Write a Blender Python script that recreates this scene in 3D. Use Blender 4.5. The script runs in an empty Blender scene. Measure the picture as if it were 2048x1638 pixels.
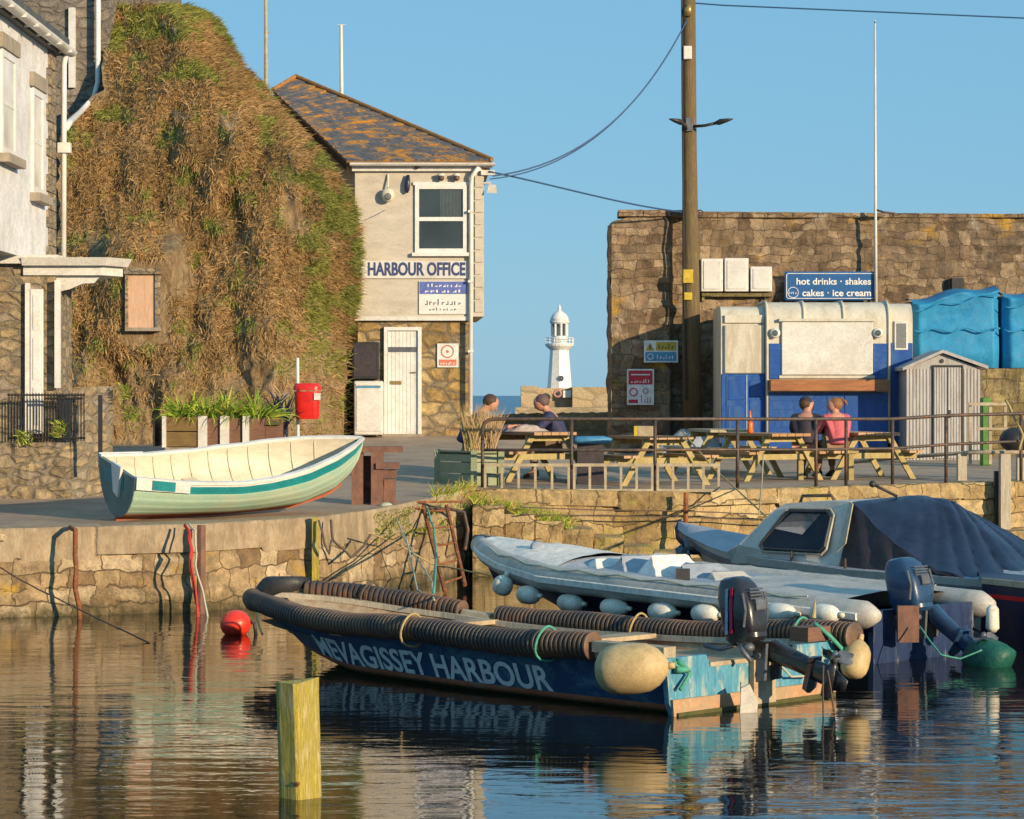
import bpy, math, random
from mathutils import Vector, Matrix, noise
random.seed(7)
R = math.radians
scene = bpy.context.scene
COL = scene.collection
F, HY, CX, CZ = 5200.0, 790.0, 1024.0, 2.54     # focal length in photo pixels, horizon row, centre column, eye height

def P(px, py, Y):
    return Vector(((px-CX)*Y/F, Y, CZ-(py-HY)*Y/F))
def lerp(a, b, t): return a+(b-a)*t
def smooth(t):
    t = max(0., min(1., t)); return t*t*(3-2*t)
def interp(x, tab):
    if x <= tab[0][0]: return tab[0][1]
    for (a, va), (b, vb) in zip(tab, tab[1:]):
        if x <= b: return va+(vb-va)*(x-a)/(b-a)
    return tab[-1][1]

# ------------------------------------------------------------ materials
def nodes_of(name):
    m = bpy.data.materials.new(name); m.use_nodes = True
    nt = m.node_tree; b = nt.nodes['Principled BSDF']
    return m, nt, b
def N(nt, t, **kw):
    n = nt.nodes.new(t)
    for k, v in kw.items(): setattr(n, k, v)
    return n
def ramp(nt, fac, stops):
    r = N(nt, 'ShaderNodeValToRGB'); e = r.color_ramp.elements
    while len(e) > 1: e.remove(e[-1])
    e[0].position = stops[0][0]; e[0].color = (*stops[0][1], 1)
    for p, c in stops[1:]:
        x = e.new(p); x.color = (*c, 1)
    nt.links.new(fac, r.inputs[0]); return r.outputs[0]
def coords(nt, stretch=(1, 1, 1), rand=True):
    tc = N(nt, 'ShaderNodeTexCoord'); mp = N(nt, 'ShaderNodeMapping'); mp.inputs['Scale'].default_value = stretch
    nt.links.new(tc.outputs['Object'], mp.inputs['Vector'])
    if rand:
        oi = N(nt, 'ShaderNodeObjectInfo'); vm = N(nt, 'ShaderNodeVectorMath', operation='SCALE')
        cb = N(nt, 'ShaderNodeCombineXYZ')
        for i in range(3): nt.links.new(oi.outputs['Random'], cb.inputs[i])
        nt.links.new(cb.outputs[0], vm.inputs[0]); vm.inputs['Scale'].default_value = 37.0
        nt.links.new(vm.outputs[0], mp.inputs['Location'])
    return mp.outputs[0]
def noise_tex(nt, vec, scale, detail=5, rough=.6, dist=0):
    n = N(nt, 'ShaderNodeTexNoise'); n.inputs['Scale'].default_value = scale; n.inputs['Detail'].default_value = detail
    n.inputs['Roughness'].default_value = rough; n.inputs['Distortion'].default_value = dist
    nt.links.new(vec, n.inputs['Vector']); return n.outputs['Fac']
def mixc(nt, fac, a, b, mode='MIX'):
    m = N(nt, 'ShaderNodeMix', data_type='RGBA', blend_type=mode)
    if hasattr(fac, 'is_output'): nt.links.new(fac, m.inputs[0])
    else: m.inputs[0].default_value = fac
    for i, x in ((6, a), (7, b)):
        if hasattr(x, 'is_output'): nt.links.new(x, m.inputs[i])
        else: m.inputs[i].default_value = (*x, 1)
    return m.outputs[2]
def bump(nt, b, h, strength, dist=.02, prev=None):
    n = N(nt, 'ShaderNodeBump'); n.inputs['Strength'].default_value = strength; n.inputs['Distance'].default_value = dist
    nt.links.new(h, n.inputs['Height'])
    if prev is not None: nt.links.new(prev, n.inputs['Normal'])
    nt.links.new(n.outputs[0], b.inputs['Normal']); return n.outputs[0]
def mat(name, c1, c2=None, rough=.7, scale=6, bmp=.3, dist=.01, stretch=(1, 1, 1), metal=0, c3=None, lo=.35, hi=.65, fine=60, dirt=None, dirt_amt=.5, coat=0, dlo=.5):
    m, nt, b = nodes_of(name)
    if c2 is None: c2 = tuple(x*.72 for x in c1)
    v = coords(nt, stretch)
    f = noise_tex(nt, v, scale, 7, .65)
    st = [(lo, c1), (hi, c2)]
    if c3 is not None: st = [(lo, c1), ((lo+hi)/2, c2), (hi, c3)]
    c = ramp(nt, f, st)
    f2 = noise_tex(nt, v, fine, 3, .7)
    g = ramp(nt, f2, [(.3, (.78,)*3), (.7, (1.12,)*3)])
    c = mixc(nt, 1.0, c, g, 'MULTIPLY')
    if dirt is not None:
        f3 = noise_tex(nt, v, scale*.45, 9, .75, .6)
        k = ramp(nt, f3, [(dlo, (0,)*3), (dlo+.1, (dirt_amt,)*3)])
        c = mixc(nt, k, c, dirt)
    nt.links.new(c, b.inputs['Base Color'])
    rr = ramp(nt, f2, [(.3, (max(0, rough-.1),)*3), (.7, (min(1, rough+.1),)*3)]); nt.links.new(rr, b.inputs['Roughness'])
    b.inputs['Metallic'].default_value = metal
    b.inputs['Coat Weight'].default_value = coat
    if bmp:
        pv = bump(nt, b, f, bmp, dist); bump(nt, b, f2, bmp*.6, dist*.35, pv)
    return m
def stone(name, cols, mortar, sc=3.0, st=(1, 1, 2.2), bmp=.8, wet=None, patches=None, jx=.12, mw=.05):
    """rubble masonry: voronoi stones in irregular courses with mortar between, lichen patches and fine grain"""
    m, nt, b = nodes_of(name)
    v0 = coords(nt, (1, 1, 1), False)
    nz = N(nt, 'ShaderNodeTexNoise'); nz.inputs['Scale'].default_value = 2.2; nz.inputs['Detail'].default_value = 4
    nt.links.new(v0, nz.inputs['Vector'])
    sub = N(nt, 'ShaderNodeVectorMath', operation='SUBTRACT'); nt.links.new(nz.outputs['Color'], sub.inputs[0]); sub.inputs[1].default_value = (.5, .5, .5)
    scl = N(nt, 'ShaderNodeVectorMath', operation='SCALE'); nt.links.new(sub.outputs[0], scl.inputs[0]); scl.inputs['Scale'].default_value = jx*2
    add = N(nt, 'ShaderNodeVectorMath', operation='ADD'); nt.links.new(v0, add.inputs[0]); nt.links.new(scl.outputs[0], add.inputs[1])
    mp = N(nt, 'ShaderNodeMapping'); mp.inputs['Scale'].default_value = st; nt.links.new(add.outputs[0], mp.inputs['Vector'])
    vo = N(nt, 'ShaderNodeTexVoronoi'); vo.inputs['Scale'].default_value = sc; vo.inputs['Randomness'].default_value = .85
    ve = N(nt, 'ShaderNodeTexVoronoi', feature='DISTANCE_TO_EDGE'); ve.inputs['Scale'].default_value = sc; ve.inputs['Randomness'].default_value = .85
    nt.links.new(mp.outputs[0], vo.inputs['Vector']); nt.links.new(mp.outputs[0], ve.inputs['Vector'])
    sx = N(nt, 'ShaderNodeSeparateColor'); nt.links.new(vo.outputs['Color'], sx.inputs[0])
    n = len(cols)
    c = ramp(nt, sx.outputs[0], [(i/(n-1), cols[i]) for i in range(n)])
    f = noise_tex(nt, v0, 7, 8, .7); f2 = noise_tex(nt, v0, 38, 5, .75)
    c = mixc(nt, 1., c, ramp(nt, f, [(.3, (.55,)*3), (.7, (1.35,)*3)]), 'MULTIPLY')
    c = mixc(nt, 1., c, ramp(nt, f2, [(.3, (.7,)*3), (.7, (1.25,)*3)]), 'MULTIPLY')
    e = N(nt, 'ShaderNodeMath', operation='ADD'); nt.links.new(ve.outputs['Distance'], e.inputs[0])
    ns = N(nt, 'ShaderNodeMath', operation='MULTIPLY_ADD'); nt.links.new(f2, ns.inputs[0]); ns.inputs[1].default_value = .08; ns.inputs[2].default_value = -.04
    nt.links.new(ns.outputs[0], e.inputs[1])
    k = ramp(nt, e.outputs[0], [(mw*.4, (0,)*3), (mw*1.6, (1,)*3)])
    c = mixc(nt, k, mortar, c)
    if patches is not None:
        for (pc, lo, hi, ps) in patches:
            fp = noise_tex(nt, v0, ps, 6, .65, .5)
            c = mixc(nt, ramp(nt, fp, [(lo, (0,)*3), (hi, (.85,)*3)]), c, pc)
    if wet is not None:                                   # weed and damp in a band above the water
        zs, zt, wc = wet
        sp = N(nt, 'ShaderNodeSeparateXYZ'); nt.links.new(v0, sp.inputs[0])
        ad = N(nt, 'ShaderNodeMath', operation='MULTIPLY_ADD'); nt.links.new(f, ad.inputs[0]); ad.inputs[1].default_value = .5; nt.links.new(sp.outputs[2], ad.inputs[2])
        mr = N(nt, 'ShaderNodeMapRange'); nt.links.new(ad.outputs[0], mr.inputs[0]); mr.inputs[1].default_value = zs+.25; mr.inputs[2].default_value = zt+.25
        mr.inputs[3].default_value = .9; mr.inputs[4].default_value = 0
        c = mixc(nt, mr.outputs[0], c, wc)
    nt.links.new(c, b.inputs['Base Color']); b.inputs['Roughness'].default_value = .9
    kk = ramp(nt, e.outputs[0], [(0, (0,)*3), (mw*3.2, (1,)*3)])
    pv = bump(nt, b, kk, bmp, .05); pv = bump(nt, b, f, bmp*.9, .06, pv); bump(nt, b, f2, bmp*.8, .018, pv)
    return m

def coursed(name, cols, mortar, bw=.42, rh=.17, bmp=.8, wet=None, patches=None, dist=.06, ms=.012, vert='y'):
    """coursed rubble: distorted courses of blocks with a random tone each, split again by finer joints"""
    m, nt, b = nodes_of(name)
    v0 = coords(nt, (1, 1, 1), False)
    sp = N(nt, 'ShaderNodeSeparateXYZ'); nt.links.new(v0, sp.inputs[0])
    ax = N(nt, 'ShaderNodeMath', operation='MULTIPLY_ADD'); nt.links.new(sp.outputs[1], ax.inputs[0]); ax.inputs[1].default_value = .6; nt.links.new(sp.outputs[0], ax.inputs[2])
    n1_ = noise_tex(nt, v0, 1.1, 4, .6); n2_ = noise_tex(nt, v0, 4.5, 4, .6); n3_ = noise_tex(nt, v0, 9, 3, .6)
    def madd(x, k, y):
        q = N(nt, 'ShaderNodeMath', operation='MULTIPLY_ADD'); nt.links.new(x, q.inputs[0]); q.inputs[1].default_value = k; nt.links.new(y, q.inputs[2]); return q.outputs[0]
    zz = madd(n1_, dist*4, madd(n2_, dist, sp.outputs[2])); xx = madd(n3_, dist*1.2, madd(n1_, dist*5, ax.outputs[0]))
    cb = N(nt, 'ShaderNodeCombineXYZ'); nt.links.new(xx, cb.inputs[0]); nt.links.new(zz, cb.inputs[1])
    def brick(w, h, sq, mo):
        k = N(nt, 'ShaderNodeTexBrick'); k.offset = .43; k.squash = sq; k.squash_frequency = 3; k.offset_frequency = 2
        k.inputs['Scale'].default_value = 1; k.inputs['Brick Width'].default_value = w; k.inputs['Row Height'].default_value = h; k.inputs['Mortar Size'].default_value = mo; k.inputs['Mortar Smooth'].default_value = .7; k.inputs['Bias'].default_value = 0
        k.inputs['Color1'].default_value = (0, 0, 0, 1); k.inputs['Color2'].default_value = (1, 1, 1, 1); k.inputs['Mortar'].default_value = (.5, .5, .5, 1)
        nt.links.new(cb.outputs[0], k.inputs['Vector']); return k
    k1 = brick(bw, rh, .62, ms); k2 = brick(bw*.57, rh*2, .8, ms*.8)
    sel = noise_tex(nt, v0, .9, 2, .5)
    pick = ramp(nt, sel, [(.49, (0,)*3), (.5, (1,)*3)])
    col = mixc(nt, pick, k1.outputs['Color'], k2.outputs['Color']); mo = mixc(nt, pick, k1.outputs['Fac'], k2.outputs['Fac'])
    n = len(cols); c = ramp(nt, col, [(.05+.9*i/(n-1), cols[i]) for i in range(n)])
    f = noise_tex(nt, v0, 6, 8, .7); f2 = noise_tex(nt, v0, 34, 5, .75)
    c = mixc(nt, 1., c, ramp(nt, f, [(.3, (.55,)*3), (.7, (1.4,)*3)]), 'MULTIPLY'); c = mixc(nt, 1., c, ramp(nt, f2, [(.3, (.7,)*3), (.7, (1.25,)*3)]), 'MULTIPLY')
    c = mixc(nt, mo, c, mortar)
    if patches is not None:
        for (pc, lo, hi, ps) in patches:
            c = mixc(nt, ramp(nt, noise_tex(nt, v0, ps, 7, .7, .5), [(lo, (0,)*3), (hi, (.85,)*3)]), c, pc)
    if wet is not None:
        zs, zt, wc = wet; q = madd(f, .5, sp.outputs[2]); mr = N(nt, 'ShaderNodeMapRange'); nt.links.new(q, mr.inputs[0]); mr.inputs[1].default_value = zs+.25; mr.inputs[2].default_value = zt+.25; mr.inputs[3].default_value = .92; mr.inputs[4].default_value = 0
        c = mixc(nt, mr.outputs[0], c, wc)
    nt.links.new(c, b.inputs['Base Color']); b.inputs['Roughness'].default_value = .9
    inv = N(nt, 'ShaderNodeInvert'); nt.links.new(mo, inv.inputs[1])
    pv = bump(nt, b, inv.outputs[0], bmp, .035); pv = bump(nt, b, f, bmp, .06, pv); bump(nt, b, f2, bmp*.9, .02, pv)
    return m

M = {}
M['pale_paint'] = mat('pale_paint', (.74, .72, .68), (.62, .6, .56), .5, 3, .12, fine=40, dirt=(.42, .38, .3), dirt_amt=.35)
M['white_gloss'] = mat('white_gloss', (.82, .8, .77), (.7, .68, .64), .35, 5, .1, dirt=(.5, .47, .4), dirt_amt=.3)
M['render_white'] = mat('render_white', (.74, .73, .73), (.6, .59, .6), .85, 2.5, .7, dist=.03, fine=22, dirt=(.4, .38, .34), dirt_amt=.45)
M['office_render'] = mat('office_render', (.60, .54, .45), (.5, .45, .37), .85, 2.2, .35, dist=.012, stretch=(1, 1, 3), fine=45, dirt=(.36, .31, .24), dirt_amt=.45)
M['slate'] = mat('slate', (.15, .15, .16), (.085, .085, .095), .7, 6, .6, stretch=(1, 1, 2), dirt=(.52, .24, .03), dirt_amt=.95, fine=24, dlo=.49)
M['dark_slate'] = mat('dark_slate', (.06, .06, .07), (.1, .1, .11), .7, 6, .5, stretch=(1, 1, 2), dirt=(.1, .13, .03), dirt_amt=.7)
M['ridge_lichen'] = mat('ridge_lichen', (.42, .19, .04), (.2, .12, .06), .85, 9, .6)
M['cream'] = mat('cream', (.66, .62, .52), (.56, .52, .42), .55, 3, .15, stretch=(1.6, 1.6, .35), dirt=(.36, .28, .18), dirt_amt=.55)
M['kiosk_blue'] = mat('kiosk_blue', (.012, .09, .38), (.01, .065, .28), .42, 4, .2, stretch=(1.6, 1.6, .5), dirt=(.05, .13, .27), dirt_amt=.6)
M['sign_blue'] = mat('sign_blue', (.012, .11, .32), (.012, .09, .27), .4, 4, .05)
M['letter_white'] = mat('letter_white', (.88, .87, .85), None, .5, 9, .05)
M['counter'] = mat('counter', (.42, .17, .06), (.27, .1, .035), .5, 3, .25, stretch=(1, 8, 9), fine=40)
M['tarp'] = mat('tarp', (.015, .27, .52), (.012, .21, .43), .65, 2.0, .45, dist=.03, fine=18)
M['navy_cover'] = mat('navy_cover', (.010, .014, .035), (.022, .032, .075), .36, 2.2, .4, dist=.02, stretch=(1, 1, 1), fine=16)
M['dark_cover'] = mat('dark_cover', (.028, .022, .03), (.05, .035, .04), .6, 3, .6, dist=.03, fine=16)
M['shed_metal'] = mat('shed_metal', (.46, .44, .43), (.36, .34, .33), .5, 5, .15, stretch=(3, 3, .5), dirt=(.25, .2, .17), dirt_amt=.5)
M['steel'] = mat('steel', (.11, .085, .07), (.05, .04, .035), .55, 14, .4, metal=.3, fine=70, dirt=(.2, .09, .04), dirt_amt=.7)
M['bleached_wood'] = mat('bleached_wood', (.50, .42, .29), (.33, .26, .17), .8, 7, .4, stretch=(1, 1, 1), fine=50)
M['table_wood'] = mat('table_wood', (.34, .16, .06), (.42, .24, .10), .32, 5, .25, stretch=(1, 9, 4), fine=30)
M['green_wood'] = mat('green_wood', (.46, .36, .17), (.33, .26, .08), .75, 6, .4, stretch=(2, 2, 1), fine=40)
M['pole_wood'] = mat('pole_wood', (.24, .16, .08), (.13, .085, .045), .85, 5, .9, dist=.02, stretch=(8, 8, .5), fine=20, c3=(.2, .17, .05))
M['pile_wood'] = mat('pile_wood', (.58, .45, .08), (.38, .30, .045), .8, 5, 1., dist=.03, stretch=(5, 5, .7), fine=22, c3=(.6, .5, .24))
M['pale_wood'] = mat('pale_wood', (.55, .49, .38), (.4, .34, .25), .8, 6, .5, stretch=(5, 5, .7), fine=30)
M['rust'] = mat('rust', (.30, .09, .025), (.17, .06, .025), .85, 9, .8, fine=40, c3=(.38, .15, .05))
M['rust_wood'] = mat('rust_wood', (.25, .12, .08), (.15, .08, .06), .85, 6, .8, fine=30, stretch=(2, 2, 1))
M['planter_wood'] = mat('planter_wood', (.22, .14, .045), (.14, .09, .035), .8, 6, .5, stretch=(1, 1, 5), fine=30)
M['planter_red'] = mat('planter_red', (.22, .11, .07), (.14, .075, .05), .8, 6, .5, stretch=(1, 1, 5), fine=30)
M['sage'] = mat('sage', (.32, .35, .22), (.24, .27, .16), .65, 5, .3, fine=30)
M['black_metal'] = mat('black_metal', (.018, .018, .02), (.035, .03, .03), .5, 12, .3)
M['red_plastic'] = mat('red_plastic', (.72, .02, .012), (.5, .012, .01), .35, 6, .15, coat=.3)
M['hull_mint'] = mat('hull_mint', (.38, .6, .47), (.5, .63, .48), .45, 3, .15, stretch=(1, 1, 2), dirt=(.55, .52, .36), dirt_amt=.35)
M['hull_teal'] = mat('hull_teal', (.015, .22, .24), (.02, .28, .3), .4, 4, .1)
M['antifoul'] = mat('antifoul', (.36, .08, .03), (.45, .15, .07), .8, 6, .5, dirt=(.3, .22, .16), dirt_amt=.5)
M['dinghy_inside'] = mat('dinghy_inside', (.70, .62, .48), (.6, .52, .38), .55, 4, .2, stretch=(1, 1, 3), dirt=(.45, .37, .25), dirt_amt=.4)
M['transom_dark'] = mat('transom_dark', (.16, .24, .22), (.1, .16, .16), .5, 5, .2)
M['hose'] = mat('hose', (.045, .036, .034), (.085, .06, .048), .55, 3, .4, fine=30, dirt=(.2, .10, .05), dirt_amt=.7, dlo=.48)
M['boat_blue'] = mat('boat_blue', (.015, .04, .11), (.02, .07, .15), .55, 4, .5, stretch=(1, 1, 1.6), fine=25, dirt=(.08, .19, .24), dirt_amt=.7, dlo=.52)
M['transom_blue'] = mat('transom_blue', (.05, .22, .36), (.11, .36, .47), .6, 7, .6, stretch=(2.5, 2.5, .6), fine=25, dirt=(.5, .47, .34), dirt_amt=.75)
M['stained_hull'] = mat('stained_hull', (.01, .025, .085), (.02, .045, .12), .5, 5, .4, stretch=(2.5, 2.5, .5), dirt=(.3, .3, .26), dirt_amt=.8, dlo=.58)
M['chine_orange'] = mat('chine_orange', (.48, .24, .12), (.52, .32, .18), .8, 5, .6, fine=25, dirt=(.3, .3, .2), dirt_amt=.5)
M['weed'] = mat('weed', (.07, .085, .02), (.12, .10, .03), .8, 12, 1., dist=.03)
M['boat_deck'] = mat('boat_deck', (.52, .40, .26), (.36, .27, .17), .75, 4, .5, fine=20, dirt=(.26, .10, .04), dirt_amt=.6)
M['fender'] = mat('fender', (.6, .44, .22), (.47, .33, .15), .55, 3, .4, dirt=(.34, .25, .11), dirt_amt=.75, dlo=.52)
M['fender_white'] = mat('fender_white', (.88, .84, .74), (.78, .72, .58), .5, 8, .2, dirt=(.3, .25, .13), dirt_amt=.45)
M['rib_grey'] = mat('rib_grey', (.56, .52, .46), (.46, .43, .38), .5, 5, .25, dirt=(.2, .2, .2), dirt_amt=.4)
M['rib_light'] = mat('rib_light', (.88, .82, .74), (.75, .69, .62), .6, 4, .5, dist=.03, fine=14)
M['rib_cover'] = mat('rib_cover', (.40, .43, .48), (.3, .33, .38), .6, 3, .7, dist=.04, fine=12)
M['cruiser_white'] = mat('cruiser_white', (.68, .63, .56), (.58, .53, .47), .4, 3, .15, dirt=(.3, .27, .22), dirt_amt=.35)
M['rubber_black'] = mat('rubber_black', (.02, .02, .022), (.04, .04, .04), .55, 9, .3)
M['motor_black'] = mat('motor_black', (.018, .016, .02), (.03, .028, .03), .3, 9, .15, coat=.4)
M['motor_blue'] = mat('motor_blue', (.018, .045, .11), (.025, .07, .15), .35, 6, .15, coat=.4)
M['motor_grey'] = mat('motor_grey', (.16, .18, .2), (.1, .1, .12), .5, 9, .3, metal=.3)
M['magenta'] = mat('magenta', (.55, .01, .08), None, .4, 9, 0)
M['pale_blue'] = mat('pale_blue', (.3, .42, .62), None, .4, 9, 0)
M['rope_green'] = mat('rope_green', (.06, .42, .28), (.1, .3, .22), .8, 40, .5)
M['rope_pale'] = mat('rope_pale', (.42, .52, .40), (.5, .44, .32), .8, 40, .5)
M['rope_yellow'] = mat('rope_yellow', (.5, .38, .16), (.38, .28, .12), .8, 40, .5)
M['rope_red'] = mat('rope_red', (.55, .05, .025), (.4, .04, .03), .8, 40, .5)
M['rope_dark'] = mat('rope_dark', (.08, .055, .04), (.14, .1, .07), .85, 40, .5)
M['wire'] = mat('wire', (.03, .09, .22), None, .6, 40, 0)
M['buoy'] = mat('buoy', (.85, .05, .015), (.7, .03, .015), .4, 6, .15, coat=.2)
M['prop_bag'] = mat('prop_bag', (.008, .11, .075), (.006, .08, .06), .55, 4, .7, dist=.03, fine=14)
M['navy_hull'] = mat('navy_hull', (.015, .018, .05), (.02, .025, .07), .35, 4, .1)
M['stripe_red'] = mat('stripe_red', (.92, .01, .01), None, .4, 5, 0)
M['quay'] = mat('quay', (.44, .33, .235), (.33, .245, .175), .9, 1.6, .55, dist=.02, fine=30, dirt=(.22, .17, .13), dirt_amt=.6)
M['concrete'] = mat('concrete', (.44, .34, .22), (.29, .21, .13), .9, 3, .9, dist=.03, fine=28, stretch=(1.6, 1.6, .6), dirt=(.2, .15, .09), dirt_amt=.6)
M['skin'] = mat('skin', (.55, .27, .18), (.46, .2, .13), .55, 20, .1)
M['jacket_navy'] = mat('jacket_navy', (.022, .026, .075), (.035, .04, .1), .75, 9, .5, dist=.02)
M['jacket_black'] = mat('jacket_black', (.02, .018, .03), (.04, .03, .045), .8, 9, .5, dist=.02)
M['jacket_pink'] = mat('jacket_pink', (.6, .13, .15), (.5, .09, .12), .75, 9, .5, dist=.02)
M['trouser_dark'] = mat('trouser_dark', (.04, .035, .04), (.07, .055, .05), .8, 9, .5)
M['trouser_tan'] = mat('trouser_tan', (.3, .2, .12), (.22, .14, .09), .8, 9, .5)
M['trouser_rose'] = mat('trouser_rose', (.42, .16, .14), (.55, .3, .26), .8, 14, .5)
M['trouser_pale'] = mat('trouser_pale', (.45, .38, .34), (.36, .3, .27), .8, 9, .5)
M['hair_brown'] = mat('hair_brown', (.05, .025, .015), (.09, .045, .02), .6, 40, .8, stretch=(3, 3, .6))
M['hair_auburn'] = mat('hair_auburn', (.32, .15, .05), (.2, .08, .03), .55, 40, .8, stretch=(3, 3, .6))
M['hair_grey'] = mat('hair_grey', (.16, .09, .09), (.09, .05, .05), .6, 40, .8)
M['orange'] = mat('orange', (.85, .17, .01), (.7, .12, .01), .35, 9, .05)
M['sign_yellow'] = mat('sign_yellow', (.62, .44, .03), None, .5, 9, .05)
M['sign_red'] = mat('sign_red', (.6, .02, .04), None, .5, 9, .05)
M['sign_coral'] = mat('sign_coral', (.72, .2, .12), None, .5, 9, .05)
M['sign_sky'] = mat('sign_sky', (.08, .3, .52), None, .5, 9, .05)
M['sign_navy'] = mat('sign_navy', (.05, .07, .2), None, .5, 9, .05)
M['sign_periwinkle'] = mat('sign_periwinkle', (.13, .18, .5), None, .5, 9, .05)
M['salmon_board'] = mat('salmon_board', (.66, .43, .29), (.54, .33, .21), .8, 5, .5, stretch=(4, 4, .7))
M['paving_stone'] = mat('paving_stone', (.38, .33, .26), (.28, .23, .17), .9, 4, .8, dist=.03)
M['curtain'] = mat('curtain', (.62, .62, .58), None, .9, 9, .1)
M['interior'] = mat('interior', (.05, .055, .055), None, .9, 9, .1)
M['brass'] = mat('brass', (.45, .3, .12), None, .4, 9, .1, metal=.6)
M['green_can'] = mat('green_can', (.10, .26, .04), None, .5, 9, .1)
M['paper'] = mat('paper', (.62, .5, .42), (.5, .36, .3), .8, 20, .3)
def glass(name, tint=(.05, .07, .08), rough=.05, alpha=.5):
    m, nt, b = nodes_of(name)
    v = coords(nt); f = noise_tex(nt, v, 1.6, 2, .5)
    nt.links.new(ramp(nt, f, [(.3, tint), (.7, tuple(x*1.6 for x in tint))]), b.inputs['Base Color'])
    b.inputs['Roughness'].default_value = rough; b.inputs['IOR'].default_value = 1.5
    b.inputs['Alpha'].default_value = alpha; bump(nt, b, f, .08, .02)
    return m
M['glass'] = glass('glass')
M['house_glass'] = glass('house_glass', (.5, .47, .42), .3, 1.0)
M['boat_glass'] = glass('boat_glass', (.02, .03, .04), .12, .3); M['boat_glass'].node_tree.nodes['Principled BSDF'].inputs['IOR'].default_value = 1.25
M['stone_house'] = stone('stone_house', [(.24, .18, .11), (.4, .3, .17), (.3, .25, .2), (.46, .34, .18)], (.32, .27, .2), 3.2, (1, 1, 2.4))
M['stone_grey'] = stone('stone_grey', [(.18, .15, .12), (.28, .23, .18), (.22, .19, .16), (.32, .27, .22)], (.24, .2, .16), 2.6, (1, 1, 2.0))
M['stone_office'] = stone('stone_office', [(.3, .2, .08), (.5, .33, .12), (.35, .27, .17), (.55, .4, .17)], (.24, .19, .13), 2.3, (1, 1, 1.9), mw=.06)
M['stone_pier'] = coursed('stone_pier', [(.13, .085, .05), (.27, .185, .11), (.19, .13, .08), (.36, .26, .16), (.22, .15, .09)], (.12, .08, .05), .46, .16, dist=.10, ms=.009,
                        patches=[((.5, .29, .035), .56, .66, 1.1), ((.11, .08, .055), .56, .7, .6), ((.46, .4, .32), .61, .7, 1.7), ((.07, .05, .035), .6, .7, 2.3)])
M['stone_terrace'] = coursed('stone_terrace', [(.17, .13, .05), (.3, .23, .1), (.22, .17, .09), (.34, .27, .12)], (.12, .09, .05), .6, .22, patches=[((.12, .13, .03), .55, .68, 1.0)])
M['stone_quay_left'] = coursed('stone_quay_left', [(.25, .16, .08), (.44, .31, .17), (.33, .23, .12), (.56, .43, .27)], (.15, .1, .055), .58, .18, dist=.09,
                        wet=(.0, .26, (.06, .05, .018)), patches=[((.5, .31, .04), .6, .68, 1.6), ((.2, .15, .08), .56, .68, 1.1)])
M['stone_quay_right'] = coursed('stone_quay_right', [(.31, .21, .09), (.5, .36, .17), (.38, .27, .13), (.6, .46, .25)], (.16, .11, .055), .7, .24, dist=.10,
                        wet=(.0, .3, (.09, .075, .02)), patches=[((.40, .34, .05), .56, .68, 1.1), ((.24, .17, .09), .57, .7, 1.3)])
M['stone_far'] = stone('stone_far', [(.4, .29, .15), (.5, .38, .22), (.43, .33, .2)], (.33, .25, .15), .5, (1, 1, 1.8))

# creeper / cliff
def cliff_mat():
    m, nt, b = nodes_of('cliff_rock')
    v = coords(nt, (2.4, 2.4, .8), False); v2 = coords(nt, (1, 1, 1), False)
    f = noise_tex(nt, v, 1.6, 9, .72, .5); f2 = noise_tex(nt, v, 9, 6, .75)
    c = ramp(nt, f, [(.3, (.17, .10, .05)), (.45, (.33, .22, .11)), (.58, (.46, .33, .19)), (.72, (.58, .44, .27))])
    c = mixc(nt, 1., c, ramp(nt, f2, [(.3, (.6,)*3), (.7, (1.3,)*3)]), 'MULTIPLY')
    g = noise_tex(nt, v2, .8, 6, .7, .4)
    c = mixc(nt, ramp(nt, g, [(.6, (0,)*3), (.7, (.6,)*3)]), c, (.10, .12, .025))
    nt.links.new(c, b.inputs['Base Color']); b.inputs['Roughness'].default_value = .95
    pv = bump(nt, b, f, 1, .15); bump(nt, b, f2, 1, .05, pv)
    return m
M['cliff_rock'] = cliff_mat()
def leaf(name, a, b_, c=None):
    m, nt, b = nodes_of(name)
    g = N(nt, 'ShaderNodeNewGeometry')
    nt.links.new(ramp(nt, g.outputs['Random Per Island'], [(0, a), (.55, b_), (1, c or a)]), b.inputs['Base Color'])
    b.inputs['Roughness'].default_value = .75
    return m
M['dry_a'] = leaf('dry_stems', (.31, .175, .06), (.45, .27, .10), (.57, .38, .17))
M['dry_b'] = leaf('dry_red_stems', (.19, .12, .04), (.34, .205, .075), (.46, .3, .125))
M['green_a'] = leaf('green_leaves', (.14, .16, .025), (.26, .27, .045), (.40, .36, .10))
M['green_b'] = leaf('bright_blades', (.12, .25, .018), (.28, .42, .03), (.55, .55, .08))
M['reed'] = leaf('reed_blades', (.3, .2, .08), (.5, .33, .15), (.55, .38, .24))

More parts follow.
